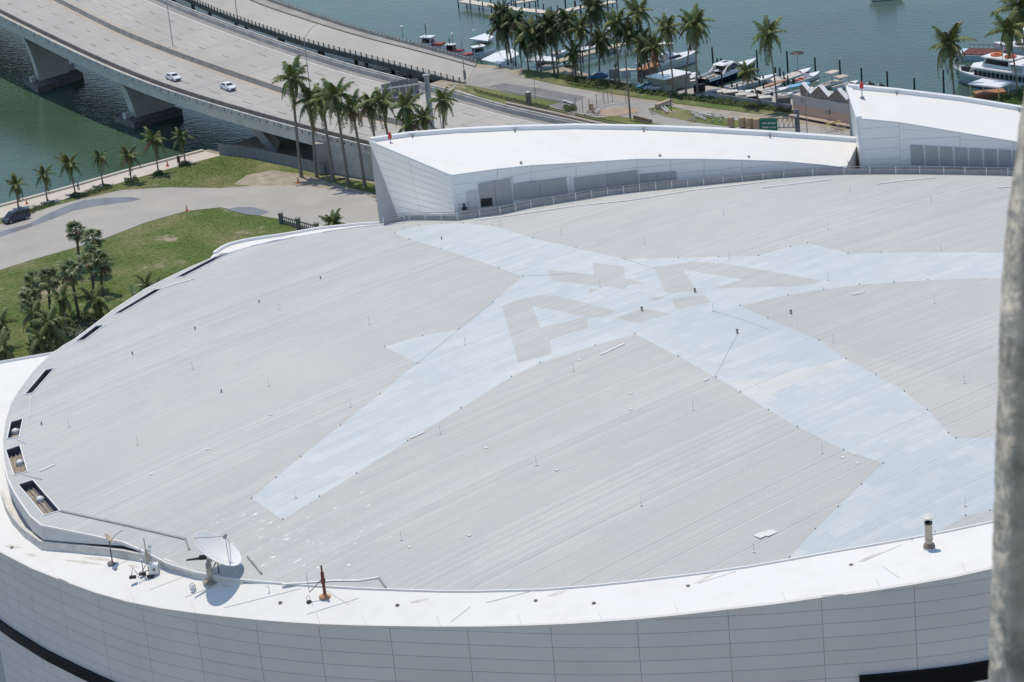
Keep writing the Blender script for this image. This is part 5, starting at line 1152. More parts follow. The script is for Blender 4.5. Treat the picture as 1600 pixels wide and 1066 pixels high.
def rubble(x0, y0, x1, y1, n, label, seed, z=GR):
    r = random.Random(seed); mb = MB()
    for i in range(n):
        p = un(r.uniform(x0, x1), r.uniform(y0, y1), z); s = r.uniform(.08, .26); a = r.random()*3; c_, s_ = cos(a)*s, sin(a)*s; mb.prism([p+Vector((c_, s_, 0)), p+Vector((-s_, c_, 0)), p+Vector((-c_, -s_, 0)), p+Vector((s_, -c_, 0))], (r.uniform(-.1, .1), 0, s*.8))
    o = mb.build('rubble', mat('rubble_stone', (.36, .34, .30), .9, (.3, .28, .25), 1)); tag(o, label, 'rubble', kind='stuff')
rubble(1075, 177, 1130, 190, 60, 'scattered rubble beside the old road', 3); rubble(1015, 170, 1040, 178, 25, 'scattered rubble by the tan beam', 5); rubble(905, 170, 940, 182, 25, 'rubble near the fence', 6); rubble(1280, 195, 1330, 205, 30, 'rubble below the peach building', 8)
# chain link fence
P = [un(x, y, GR) for x, y in [(900, 176), (922, 177), (944, 163), (957, 160), (1000, 166)]]; CF = empty('chain_link_fence', P[0], 'chain link fence with tall grey posts between the grass island and the gravel lot', 'fence')
mb = MB()
for a, b3 in zip(P, P[1:]):
    nn_ = max(2, int((b3-a).length/2.6))
    for i in range(nn_): q = a.lerp(b3, i/nn_); m2_ = MB(); m2_.tube([q, q+Vector((0, 0, 3.1))], .07, 6); m2_.build('fence_post', M_gutter, CF, P[0])
    for z in (.1, 1.2, 2.9): mb.tube([a+Vector((0, 0, z)), b3+Vector((0, 0, z))], .025, 4)
    k = int((b3-a).length/.5)
    for i in range(k): q = a.lerp(b3, i/k); mb.tube([q+Vector((0, 0, .05)), a.lerp(b3, min(1, (i+3)/k))+Vector((0, 0, 2.9))], .012, 3)
mb.build('wire_mesh', M_gutter, CF, P[0], kind='stuff')
# pale balustrade peeping over the roof
P = [un(x, y, GZ) for x, y in [(440, 349), (467, 357), (496, 365)]]; BAL = empty('balustrade', P[0], 'grey stone balustrade with square piers between lawn and road', 'balustrade')
M_stone = mat('balustrade_stone', (.24, .235, .22), .9, (.16, .155, .145), 1)
for p in P: mb = MB(); mb.box(p.x-.4, p.x+.4, p.y-.4, p.y+.4, GZ, GZ+1.75); mb.box(p.x-.5, p.x+.5, p.y-.5, p.y+.5, GZ+1.75, GZ+1.95); mb.build('pier', M_stone, BAL, P[0])
for a, b3 in zip(P, P[1:]):
    mb = MB(); mb.tube([a+Vector((0, 0, 1.35)), b3+Vector((0, 0, 1.35))], .16, 4); mb.tube([a+Vector((0, 0, .25)), b3+Vector((0, 0, .25))], .2, 4); mb.build('handrail', M_stone, BAL, P[0])
    for i in range(1, 9): q = a.lerp(b3, i/9); mb = MB(); mb.lathe([(.09, .3), (.15, .55), (.07, .9), (.1, 1.25)], q, 6); mb.build('baluster', M_stone, BAL, P[0])
# traffic cones and small things
def cone(x, y, label, z=L(4), s=1.0):
    p = un(x, y, z); o = empty('traffic_cone', p, label, 'traffic cone', 'orange traffic cones'); mb = MB(); mb.box(p.x-.25*s, p.x+.25*s, p.y-.25*s, p.y+.25*s, p.z, p.z+.05); mb.build('base', M_orange, o, p); mb = MB(); mb.lathe([(.2*s, .05), (.05*s, .85*s), (0, .86*s)], p, 10); mb.build('body', M_orange, o, p); mb = MB(); mb.lathe([(.155*s, .36*s), (.115*s, .52*s)], p, 10); mb.build('stripe', M_lampw, o, p)
cone(292, 329, 'orange cone on the road edge where the lawn begins', s=1.1); cone(262, 260, 'orange cone on the promenade between the last two palms', s=1.4, z=L(3)); cone(42, 319, 'orange cone on the promenade above the dark van', s=1.2, z=L(3)); cone(466, 286, 'orange cone at the foot of the royal palms', s=1.4)
# curved white railing behind the roof edge
p = W(222, 463); o = empty('curved_railing', p, 'curved white railing arch behind the roof edge at the lawn', 'railing')
mb = MB(); mb.tube([p+Vector((1.1*-cos(a), 0, 1.3+.7*math.sin(a))) for a in [pi*i/10 for i in range(11)]], .08, 6); mb.tube([p+Vector((-1.1, 0, 0)), p+Vector((-1.1, 0, 1.3))], .08, 6); mb.build('handrail', M_lampw, o, p); mb = MB(); mb.tube([p+Vector((-1.6, 0, 0)), p+Vector((-1.6, 0, 2.2))], .1, 6); mb.build('post', M_steel, o, p)
# palm stakes on the promenade palms
for x, y in [(475-358, 304), (161, 290), (206, 286), (248, 272), (290, 256)]:
    pass
# trash bin on the promenade
drum('litter_bin', 279.5, 254, 'dark litter bin on the promenade below the last palm', .35, 1.3, mat('bin_brown', (.10, .06, .05), .7), 'bin', z=L(3))

# ================================================================== BOATS
def hull(mb, L_, B_, H, bow=.55, flare=1.12, z0=-.25, rise=.35, n=12, transom=.9):
    rows = []
    for i in range(n+1):
        t = i/n; w_ = B_/2*(transom+(1-transom)*min(1, t*2.5))*(1 if t < 1-bow else (max(0, 1-((t-(1-bow))/bow)**2.3)))
        zt = H*(1+rise*t*t); x = -L_/2+L_*t; rake = .06*L_*(t**6)
        rows.append([Vector((x-rake*1.2, -w_*.72*(1-.25*t), z0)), Vector((x, -w_/1.0, zt)), Vector((x, w_, zt)), Vector((x-rake*1.2, w_*.72*(1-.25*t), z0))])
    k = len(mb.v)
    for r in rows: mb.v += r
    for i in range(n):
        a = k+i*4
        mb.f += [(a, a+4, a+5, a+1), (a+2, a+6, a+7, a+3), (a+3, a+7, a+4, a)]
    mb.f.append((k, k+1, k+2, k+3))
    return rows
def deckof(rows, i0, i1, inset=.0, dz=0, mb=None):
    mb = mb or MB()
    for i in range(i0, i1):
        a, b_ = rows[i], rows[i+1]; q = Vector((0, 0, dz)); mb.quad(a[1]+q+Vector((0, inset, 0)), b_[1]+q+Vector((0, inset if b_[1].y < -inset else 0, 0)), b_[2]+q-Vector((0, inset if b_[2].y > inset else 0, 0)), a[2]+q-Vector((0, inset, 0)))
    return mb
def cabin_(root, x0, x1, hw, z0, z1, slope0, slope1, m, name='cabin', tw=.82, win=None, roofov=0):
    mb = MB(); b4 = [Vector((x0, -hw, z0)), Vector((x1, -hw*.8, z0)), Vector((x1, hw*.8, z0)), Vector((x0, hw, z0))]; t4 = [Vector((x0+slope0, -hw*tw, z1)), Vector((x1-slope1, -hw*.72*tw, z1)), Vector((x1-slope1, hw*.72*tw, z1)), Vector((x0+slope0, hw*tw, z1))]
    mb.frus(b4, t4); mb.build(name, m, root)
    for (a, b_, c_, d_, nm) in ((b4[1], b4[2], t4[2], t4[1], 'windscreen'), (b4[0], b4[1], t4[1], t4[0], 'side_window'), (b4[2], b4[3], t4[3], t4[2], 'side_window'), (b4[3], b4[0], t4[0], t4[3], 'rear_window')):
        if win and nm not in win: continue
        q = [bil(a, b_, c_, d_, .08, .35), bil(a, b_, c_, d_, .92, .35), bil(a, b_, c_, d_, .92, .85), bil(a, b_, c_, d_, .08, .85)]; nn = (q[1]-q[0]).cross(q[3]-q[0]).normalized(); ct = sum(q, Vector())/4-Vector(((x0+x1)/2, 0, (z0+z1)/2))
        if nn.dot(ct) < 0: nn = -nn
        mb = MB(); mb.prism([p+nn*.01 for p in q], nn*.03); mb.build(nm, M_glass, root)
def canopy_(root, x0, x1, hw, z, m, zdeck=1.0, bow=.12, posts=True, name='canopy'):
    mb = MB(); n_ = 6
    for i in range(n_):
        a, b_ = i/n_, (i+1)/n_; za, zb = z+bow*math.sin(pi*a), z+bow*math.sin(pi*b_); ya, yb = -hw+2*hw*a, -hw+2*hw*b_
        mb.frus([Vector((x0, ya, za)), Vector((x1, ya, za)), Vector((x1, yb, zb)), Vector((x0, yb, zb))], [Vector((x0, ya, za+.07)), Vector((x1, ya, za+.07)), Vector((x1, yb, zb+.07)), Vector((x0, yb, zb+.07))])
    mb.build(name, m, root)
    if posts:
        for x in (x0+.15, x1-.15):
            for y in (-hw+.1, hw-.1): mb = MB(); mb.tube([Vector((x, y, zdeck)), Vector((x, y, z+.02))], .035, 5); mb.build('canopy_post', M_steel, root)
def outboard(root, x, y, s=1.0, m=M_black):
    mb = MB(); mb.frus([Vector((x-.55*s, y-.22*s, .75)), Vector((x, y-.24*s, .75)), Vector((x, y+.24*s, .75)), Vector((x-.55*s, y+.22*s, .75))], [Vector((x-.42*s, y-.14*s, .75+.75*s)), Vector((x-.05, y-.17*s, .75+.6*s)), Vector((x-.05, y+.17*s, .75+.6*s)), Vector((x-.42*s, y+.14*s, .75+.75*s))]); mb.box(x-.4*s, x-.12*s, y-.08, y+.08, -.5, .8); mb.build('outboard_motor', m, root)
def boat(label, st, bw, kind, B_=None, hm=M_bwhite, dm=M_bwhite, group='boats moored in the marina', cm=None, zst=.5, **k):
    a, b_ = un(st[0], st[1], zst), un(bw[0], bw[1], zst+.5); L_ = (b_-a).length; c = (a+b_)/2; B_ = B_ or L_*.3; H = k.get('H', .09*L_)
    r = empty('boat' if kind not in ('yacht', 'cruiser') else 'motor_yacht', (c.x, c.y, 0), label, 'boat', group, atan2(b_.y-a.y, b_.x-a.x))
    mb = MB(); rows = hull(mb, L_, B_, H); mb.build('hull', hm, r); n = 12; M_in = mat('boat_interior', (.50, .48, .44), .7, (.36, .35, .33), 2, .8)
    if hm is not M_bwhite or k.get('stripe'):
        mb = MB(); m2 = MB(); 
        for i in range(n): 
            for q in (1, 2):
                s_ = -1 if q == 1 else 1; p0, p1 = rows[i][q]+Vector((0, s_*.03, .03)), rows[i+1][q]+Vector((0, s_*.03, .03)); mb.quad(p0, p1, p1-Vector((0, 0, H*.30)), p0-Vector((0, 0, H*.30)))
        mb.build('gunwale_stripe', M_bwhite if hm is not M_bwhite else k['stripe'], r)
    hw = B_/2; hl = L_/2
    if kind in ('yacht', 'cruiser'):
        deckof(rows, 4, n, 0, .01).build('foredeck', dm, r); deckof(rows, 0, 4, .35, -.45).build('cockpit_floor', M_in, r)
        mb = MB()
        for s_ in (-1, 1): mb.frus([Vector((-hl, s_*hw*.92-.15, H-.5)), Vector((-hl*.3, s_*hw*.97-.15, H-.5)), Vector((-hl*.3, s_*hw*.97+.12*s_, H-.5)), Vector((-hl, s_*hw*.92+.12*s_, H-.5))], [Vector((-hl, s_*hw*.92-.12, H+.1)), Vector((-hl*.3, s_*hw*.97-.12, H+.3)), Vector((-hl*.3, s_*hw*.97+.05*s_, H+.3)), Vector((-hl, s_*hw*.92+.05*s_, H+.1))])
        mb.build('coaming', dm, r)
        if kind == 'yacht':
            cabin_(r, -hl*.25, hl*.38, hw*.80, H, H+.95, .1, 1.2, dm, win=('windscreen', 'side_window')); cabin_(r, -hl*.25, hl*.06, hw*.66, H+.95, H+1.6, .1, .6, dm, 'flybridge', win=('windscreen',)); canopy_(r, -hl*.34, hl*.02, hw*.62, H+3.6, M_bwhite, H+1.2, name='hardtop')
            mb = MB(); mb.box(hl*.42, hl*.56, -.45, .45, H+.12, H+.3); mb.build('deck_hatch', M_glass, r)
            canopy_(r, -hl*.52, -hl*.22, hw*.75, H+1.75, M_bwhite, H, .05, name='cockpit_roof')
            mb = MB(); mb.tube([Vector((-hl*.1, 0, H+3.6)), Vector((-hl*.12, 0, H+5.2))], .03, 5); mb.build('antenna', M_steel, r)
        else:
            cabin_(r, -hl*.2, hl*.5, hw*.78, H, H+.8, .1, 2.2, dm, 'coach_roof', win=('side_window',)); cabin_(r, -hl*.28, hl*.22, hw*.82, H+.5, H+1.75, .0, 2.0, M_glass, 'cabin_glazing', win=('none',))
            mb = MB(); mb.frus([Vector((-hl*.42, -hw*.72, H+1.72)), Vector((hl*.02, -hw*.62, H+1.78)), Vector((hl*.02, hw*.62, H+1.78)), Vector((-hl*.42, hw*.72, H+1.72))], [Vector((-hl*.38, -hw*.62, H+1.95)), Vector((-hl*.02, -hw*.52, H+2.02)), Vector((-hl*.02, hw*.52, H+2.02)), Vector((-hl*.38, hw*.62, H+1.95))]); mb.build('hardtop', M_bwhite, r)
            for s_ in (-1, 1): mb = MB(); mb.tube([Vector((-hl*.5, s_*hw*.86, H+.1)), Vector((-hl*.30, s_*hw*.8, H+1.5)), Vector((-hl*.05, s_*hw*.72, H+1.85)), Vector((hl*.3, s_*hw*.6, H+.55))], [.28, .16, .12, .08], 6); mb.build('side_arch', M_bwhite, r)
            for x in (-.1, -.02): pass
            mb = MB(); mb.box(-hl*.22, -hl*.06, -.5, .5, H+2.03, H+2.08); mb.build('roof_hatch', M_glass, r); mb = MB(); mb.box(hl*.40, hl*.60, -hw*.35, hw*.35, H+.30, H+.36); mb.build('sun_pad', M_navy, r)
        mb = MB(); 
        for s_ in (-1, 1): mb.tube([rows[i][1 if s_ < 0 else 2]*1.0+Vector((0, -s_*.12, .6)) for i in range(7, n+1)], .025, 5)
        mb.build('bow_rail', M_steel, r)
        for i in range(3): mb = MB(); mb.box(-hl*.85+i*.9, -hl*.85+i*.9+.7, -.3, .3, H-.4, H+.1); mb.build('seat', M_bcream, r)
        return r
    i0 = 7 if kind != 'open' else 9
    deckof(rows, i0, n, 0, .01).build('foredeck', dm, r); deckof(rows, 0, i0, .22, -.28).build('cockpit_floor', M_in, r)
    mb = MB()
    for i in range(i0):
        for q, s_ in ((1, 1), (2, -1)): p0, p1 = rows[i][q], rows[i+1][q]; mb.quad(p0, p1, p1+Vector((0, s_*.24, 0)), p0+Vector((0, s_*.24, 0))); mb.quad(p0+Vector((0, s_*.24, 0)), p1+Vector((0, s_*.24, 0)), p1+Vector((0, s_*.24, -.3)), p0+Vector((0, s_*.24, -.3)))
    mb.build('gunwale', dm, r)
    if kind == 'console':
        mb = MB(); mb.frus([Vector((-.5, -.4, H-.3)), Vector((.5, -.4, H-.3)), Vector((.5, .4, H-.3)), Vector((-.5, .4, H-.3))], [Vector((-.4, -.35, H+.75)), Vector((.2, -.35, H+.75)), Vector((.2, .35, H+.75)), Vector((-.4, .35, H+.75))]); mb.build('console', dm, r)
        mb = MB(); mb.frus([Vector((.22, -.35, H+.6)), Vector((.5, -.35, H+.3)), Vector((.5, .35, H+.3)), Vector((.22, .35, H+.6))], [Vector((-.1, -.35, H+1.1)), Vector((-.05, -.35, H+1.12)), Vector((-.05, .35, H+1.12)), Vector((-.1, .35, H+1.1))]); mb.build('windscreen', M_glass, r)
    elif kind == 'runabout':
        mb = MB(); V = []
        for s_ in range(9): a_ = -1.2+2.4*s_/8; V.append(Vector((hl*.12+.5*cos(a_*1.2), hw*.75*a_/1.2, 0)))
        for p, q in zip(V, V[1:]): mb.quad(p+Vector((0, 0, H)), q+Vector((0, 0, H)), q+Vector((-.35, 0, H+.5)), p+Vector((-.35, 0, H+.5)))
        mb.build('windscreen', M_glass, r)
    for x in k.get('seats', (-hl*.35, -hl*.7)): mb = MB(); mb.frus([Vector((x-.35, -hw*.7, H-.28)), Vector((x+.35, -hw*.7, H-.28)), Vector((x+.35, hw*.7, H-.28)), Vector((x-.35, hw*.7, H-.28))], [Vector((x-.3, -hw*.66, H+.12)), Vector((x+.2, -hw*.66, H+.12)), Vector((x+.2, hw*.66, H+.12)), Vector((x-.3, hw*.66, H+.12))]); mb.build('seat', k.get('seatm', M_bcream), r)
    if k.get('cover'):
        mb = MB(); n2 = 8
        for i in range(n2):
            t0, t1 = i/n2, (i+1)/n2; f_ = lambda t: (-hl*.9+1.45*hl*t, hw*.95*(1 if t < .5 else 1-(t-.5)**2*1.6), H+.1+.55*math.sin(pi*min(1, t+.1)))
            x0, w0, z0 = f_(t0); x1, w1, z1 = f_(t1); mb.quad((x0, -w0, H), (x1, -w1, H), (x1, 0, z1), (x0, 0, z0)); mb.quad((x0, 0, z0), (x1, 0, z1), (x1, w1, H), (x0, w0, H))
        mb.build('boat_cover', k['cover'], r)
    if cm: canopy_(r, k.get('cx', (-hl*.4, hl*.15))[0], k.get('cx', (-hl*.4, hl*.15))[1], hw*.85, H+k.get('ch', 1.5), cm, H)
    for y in k.get('motors', ()): outboard(r, -hl, y)
    return r
boat('large white sport fishing yacht with a hardtop, moored behind the palms', (1003, 112), (1092, 88), 'yacht', 5.0, H=1.9)
boat('navy hulled express cruiser with a white top and dark side windows', (1098, 133), (1183, 101), 'cruiser', 4.4, hm=M_navy, H=1.9)
boat('white bowrider pointing right, nearest the navy cruiser', (1137, 140), (1215, 117), 'runabout', 2.9, H=1.0, seatm=M_bcream, stripe=M_bgrey)
boat('white speedboat with cream cushions moored below the bowrider', (1173, 146), (1222, 130), 'runabout', 2.5, H=.8, cover=M_bcream)
boat('small white open boat with twin dark motors near the quay', (1188, 148), (1236, 135), 'console', 2.4, H=.8, motors=(-.5, .5))
boat('long white boat with a cream cover beside the red-cushioned one', (1222, 126), (1267, 107), 'runabout', 2.9, H=.9, cover=M_bcream)
boat('white centre console boat with red cushions and a dark motor', (1241, 130), (1281, 112.5), 'console', 2.6, H=.9, seatm=mat('red_cushion', (.45, .14, .10), .7), motors=(0,))
boat('pontoon boat with a bright blue canopy near the peach building', (1232, 147), (1264, 137), 'open', 2.4, H=.6, cm=M_blue, cx=(-2.4, 2.4), ch=1.4)
boat('beige open boat pointing left with a faded pink canopy', (1312, 127), (1277, 136), 'open', 2.4, hm=M_bcream, dm=M_bcream, H=.8, cm=M_pinkc, cx=(-2.6, .2), ch=2.2)
boat('pale green deck boat pointing right with a tan canopy', (1305, 140), (1341, 127), 'open', 2.7, hm=mat('pale_green_hull', (.55, .62, .55), .4), H=.9, cm=M_tan, cx=(-2.8, -.2), ch=2.0)
boat('white boat with dark motors showing between the roof peaks', (1288, 150), (1270, 142), 'console', 2.3, H=.8, motors=(-.4, .4))
boat('tan decked boat behind the corner of the right-hand penthouse', (1300, 152), (1335, 140), 'open', 2.4, dm=M_bcream, H=.8, motors=(0,))
boat('white tender lying in front of the navy cruiser stern', (1058, 141), (1098, 149), 'open', 2.0, H=.6, zst=2.4)
boat('white boat with a dark helm at the quay behind the palms', (1060, 127), (1088, 118), 'console', 2.3, H=.8)
boat('small white boat beside the white dock roof', (842, 95), (868, 93), 'console', 2.3, H=.8)
boat('white boat tied under the marina palms beside the red dinghy', (861, 86), (886, 80), 'runabout', 2.5, H=.9)
boat('white cabin boat moored behind the timber walkway', (944, 62), (972, 54), 'cruiser', 2.8, H=1.1)
boat('white speedboat seen through the palms at the walkway', (938, 75), (965, 70), 'runabout', 2.4, H=.8)
boat('white boat with flat top behind the tall palms at the walkway end', (1003, 66), (1022, 61), 'console', 2.2, H=.8, cm=M_bwhite)
boat('red dinghy under the marina palms', (884, 100), (902, 97), 'open', 1.8, hm=M_orange, H=.5, motors=(0,))
for st, bw, kd, lb, kw in [((1064, 122), (1090, 114), 'console', 'white centre console between the fishing yacht and the navy cruiser', dict(motors=(0,))), ((1144, 150), (1176, 141), 'runabout', 'white boat with cover tied stern-in below the bowrider', dict(cover=M_bwhite)), ((1203, 129), (1230, 119), 'runabout', 'slim white boat between the red finger pier and the covered boat', dict(cover=M_bcream)),
      ((1208, 151), (1240, 146), 'open', 'white skiff at the quay left of the peach building', dict(motors=(0,))), ((1255, 145), (1285, 136), 'runabout', 'white covered boat behind the first roof peak', dict(cover=M_bwhite)), ((905, 80), (932, 72), 'runabout', 'white covered boat left of the cabin boat at the walkway', dict(cover=M_bwhite)),
      ((1008, 98), (1036, 92), 'runabout', 'white boat just behind the stern of the fishing yacht', dict(cover=M_bwhite)), ((1110, 121), (1130, 114), 'console', 'small white tender behind the navy cruiser roof', dict()), ((850, 104), (880, 101), 'open', 'white flat boat between palm trunks at the seawall', dict())]:
    boat(lb, st, bw, kd, 2.5, H=.85, **kw)
# two jet skis on one float
for x0, y0, x1, y1, lb in [(1368, 135, 1352, 130, 'black and white jet ski on the left of its float'), (1384, 138, 1370, 132, 'black and white jet ski on the right of its float')]:
    a, b_ = un(x0, y0, .6), un(x1, y1, .6); c = (a+b_)/2; r = empty('jet_ski', (c.x, c.y, 0), lb, 'jet ski', 'jet skis behind the penthouse', atan2(b_.y-a.y, b_.x-a.x)); mb = MB(); hull(mb, 3.2, 1.3, .7, z0=-.1); mb.build('hull', M_bwhite, r); mb = MB(); mb.frus([Vector((-1.4, -.3, .7)), Vector((.4, -.35, .7)), Vector((.4, .35, .7)), Vector((-1.4, .3, .7))], [Vector((-1.2, -.2, 1.05)), Vector((.3, -.2, 1.15)), Vector((.3, .2, 1.15)), Vector((-1.2, .2, 1.05))]); mb.build('seat', M_black, r); mb = MB(); mb.tube([Vector((.5, -.4, 1.2)), Vector((.45, 0, 1.3)), Vector((.5, .4, 1.2))], .05, 5); mb.build('handlebar', M_black, r)
    mb = MB(); mb.frus([Vector((.3, -.45, .7)), Vector((1.3, -.2, .8)), Vector((1.3, .2, .8)), Vector((.3, .45, .7))], [Vector((.4, -.25, 1.1)), Vector((1.0, -.1, .95)), Vector((1.0, .1, .95)), Vector((.4, .25, 1.1))]); mb.build('cowl', M_bwhite, r)
# tour boat
a, b_ = un(1640, 140, 1.0), un(1489, 112, 1.8); L_ = (b_-a).length; c = (a+b_)/2
TBt = empty('tour_boat', (c.x, c.y, 0), 'pale blue and white tour boat with arched windows and orange life rafts on its roof', 'boat', None, atan2(b_.y-a.y, b_.x-a.x)); hl = L_/2; hw = 3.3
mb = MB(); rows = hull(mb, L_, 6.6, 2.0, bow=.4, rise=.5); mb.build('hull', M_bgrey, TBt); deckof(rows, 0, 12, 0, -.2).build('deck', mat('pale_deck', (.55, .63, .66), .7), TBt)
mb = MB(); 
for i in range(12):
    for q, s_ in ((1, -1), (2, 1)): p0, p1 = rows[i][q]+Vector((0, s_*.05, 0)), rows[i+1][q]+Vector((0, s_*.05, 0)); mb.frus([p0-Vector((0, 0, .2)), p1-Vector((0, 0, .2)), p1-Vector((0, s_*.2, .2)), p0-Vector((0, s_*.2, .2))], [p0+Vector((0, 0, .25)), p1+Vector((0, 0, .25)), p1+Vector((0, -s_*.2, .25)), p0+Vector((0, -s_*.2, .25))])
mb.build('rub_rail', M_bwhite, TBt)
mb = MB(); mb.frus([Vector((-hl*.9, -hw*.8, 1.8)), Vector((hl*.38, -hw*.78, 1.8)), Vector((hl*.5, 0, 1.8)), Vector((hl*.38, hw*.78, 1.8)), Vector((-hl*.9, hw*.8, 1.8))], [Vector((-hl*.9, -hw*.78, 4.1)), Vector((hl*.36, -hw*.74, 4.1)), Vector((hl*.47, 0, 4.1)), Vector((hl*.36, hw*.74, 4.1)), Vector((-hl*.9, hw*.78, 4.1))]); mb.build('lower_cabin', M_bgrey, TBt)
mb = MB(); mb.frus([Vector((-hl*.95, -hw*.95, 4.1)), Vector((hl*.42, -hw*.9, 4.1)), Vector((hl*.56, 0, 4.1)), Vector((hl*.42, hw*.9, 4.1)), Vector((-hl*.95, hw*.95, 4.1))], [Vector((-hl*.95, -hw*.93, 4.3)), Vector((hl*.42, -hw*.88, 4.3)), Vector((hl*.55, 0, 4.3)), Vector((hl*.42, hw*.88, 4.3)), Vector((-hl*.95, hw*.93, 4.3))]); mb.build('upper_deck', M_bwhite, TBt)
for i in range(14):
    x = -hl*.85+i*(hl*1.18/13)
    for s_ in (-1, 1):
        mb = MB(); y = s_*hw*.8; mb.prism([Vector((x-.42, y, 2.5)), Vector((x+.42, y, 2.5)), Vector((x+.42, y, 3.3)), Vector((x+.25, y, 3.6)), Vector((x-.25, y, 3.6)), Vector((x-.42, y, 3.3))], (0, s_*.06, 0)); mb.build('arched_window', M_glass, TBt)
cabin_(TBt, -hl*.35, hl*.28, hw*.62, 4.3, 6.3, .2, .9, M_bgrey, 'wheelhouse', .9)
mb = MB(); mb.frus([Vector((-hl*.38, -hw*.66, 6.3)), Vector((hl*.27, -hw*.62, 6.3)), Vector((hl*.27, hw*.62, 6.3)), Vector((-hl*.38, hw*.66, 6.3))], [Vector((-hl*.38, -hw*.64, 6.5)), Vector((hl*.25, -hw*.6, 6.5)), Vector((hl*.25, hw*.6, 6.5)), Vector((-hl*.38, hw*.64, 6.5))]); mb.build('wheelhouse_roof', M_bwhite, TBt)
for x in (hl*.06, -hl*.22): mb = MB(); mb.lathe([(.5, 6.55), (1.15, 6.5), (1.3, 6.7), (1.15, 6.9), (.75, 6.85), (.6, 6.75)], (x, 0, 0), 12); mb.build('life_raft', mat('raft_orange', (.55, .14, .07), .7), TBt)
canopy_(TBt, -hl*.95, -hl*.38, hw*.95, 5.9, M_bwhite, 4.3, .2)
mb = MB(); mb.tube([Vector((-hl*.05, 0, 6.5)), Vector((-hl*.08, 0, 8.6))], .07, 6); mb.tube([Vector((-hl*.07, -.8, 7.8)), Vector((-hl*.07, .8, 7.8))], .05, 5); mb.build('mast', M_bwhite, TBt)
mb = MB(); mb.box(hl*.62, hl*.76, -.9, .9, 2.3, 3.4); mb.build('deck_locker', M_dark, TBt); mb = MB(); mb.box(hl*.56, hl*.60, -.7, .7, 2.2, 3.0); mb.build('winch', M_gutter, TBt)
for i in range(5): mb = MB(); x = hl*(.55+.08*i); mb.tube([Vector((x, -1.6+i*.2, 2.1)), Vector((x, -1.6+i*.2, 3.2))], .03, 5); mb.build('rail_stanchion', M_steel, TBt)
# yacht behind it and the dark red barge
boat('white yacht behind the tour boat, cut by the right frame edge', (1650, 82), (1552, 80), 'yacht', 5.5, H=2.2, group='large boats at the right edge')
a, b_ = un(1515, 85, .8), un(1562, 86, .8); BG = empty('barge', ((a+b_)/2).to_tuple()[:2]+(0,), 'flat barge with a dark red deck behind the tour boat', 'barge', None, atan2(b_.y-a.y, b_.x-a.x)); hl = (b_-a).length/2+1
mb = MB(); mb.frus([Vector((-hl, -3, 0)), Vector((hl, -3, 0)), Vector((hl, 3, 0)), Vector((-hl, 3, 0))], [Vector((-hl-1.5, -3.3, 1.3)), Vector((hl, -3.3, 1.3)), Vector((hl, 3.3, 1.3)), Vector((-hl-1.5, 3.3, 1.3))]); mb.build('hull', M_bgrey, BG); mb = MB(); mb.box(-hl, hl, -3, 3, 1.31, 1.5); mb.build('deck', mat('dark_red_deck', (.16, .05, .04), .8, (.06, .02, .02), 3), BG)
for i in range(9): mb = MB(); x = -hl+i*hl/4; mb.tube([Vector((x, 3, 1.4)), Vector((x, 3, 2.3))], .05, 5); mb.build('rail_post', M_concd, BG)
mb = MB(); mb.tube([Vector((-hl, 3, 2.3)), Vector((hl, 3, 2.3))], .06, 5); mb.build('rail', M_concd, BG)
# white canopied dock at the tour boat
p = un(1547, 150, 2.2); r = empty('dock_canopy', p, 'flat white canopy on slim posts beside the green hedge', 'canopy'); q = [un(1512, 132.5, 5.2), un(1562, 138.5, 5.2), un(1579, 131, 5.2), un(1535, 124.5, 5.2)]; mb = MB(); mb.prism(q, (0, 0, .25)); mb.build('canopy_top', M_bwhite, r, p)
for v in q: mb = MB(); v2 = v.lerp(sum(q, Vector())/4, .12); mb.tube([Vector((v2.x, v2.y, 0)), v2], .09, 6); mb.build('post', mat('yellow_post', (.6, .5, .25), .6), r, p)
mb = MB(); mb.box(p.x-3, p.x+3, p.y-1, p.y+2, 1.4, 3.0); mb.build('counter', mat('orange_wood', (.35, .16, .07), .6), r, p); 
boat('yellow kayak raft below the white dock canopy', (1503, 155), (1530, 150), 'open', 2.4, hm=mat('yellow_hull', (.65, .50, .18), .6), dm=MATS['yellow_hull'], H=.6, group='small craft by the dock canopy', cm=None)
# left-hand working boats
def tug(label, px, length, dx, dy, colm, mast, sz=1.0):
    a = un(px[0], px[1], .5); r = empty('work_boat', (a.x, a.y, 0), label, 'boat', 'work boats behind the old bridge', atan2(dy, dx)); hl = length/2; mb = MB(); hull(mb, length, length*.32, 1.5*sz); mb.build('hull', M_bwhite, r); mb = MB(); hw = length*.12
    cabin_(r, -hl*.35, hl*.25, hw, 1.4*sz, 3.3*sz, .1, .3, colm, 'wheelhouse'); mb.box(-hl*.95, -hl*.4, -hw, hw, 1.4*sz, 1.9*sz); mb.build('aft_deck', mat('dark_red_paint', (.25, .05, .04), .6), r)
    mb = MB(); mb.box(-hl*.4, hl*.3, -hw*1.1, hw*1.1, 3.3*sz, 3.5*sz); mb.build('roof', M_bwhite, r); mb = MB(); mb.tube([Vector((0, 0, 3.4*sz)), Vector((0, 0, 3.4*sz+mast))], .09, 6); mb.tube([Vector((0, -.7, 3.4*sz+mast*.6)), Vector((0, .7, 3.4*sz+mast*.6))], .06, 5); mb.build('mast', M_dark, r)
    mb = MB(); mb.lathe([(.3, 0), (.3, .2), (0, .35)], (.5, .4, 3.5*sz), 10); mb.build('radar', M_bwhite, r)
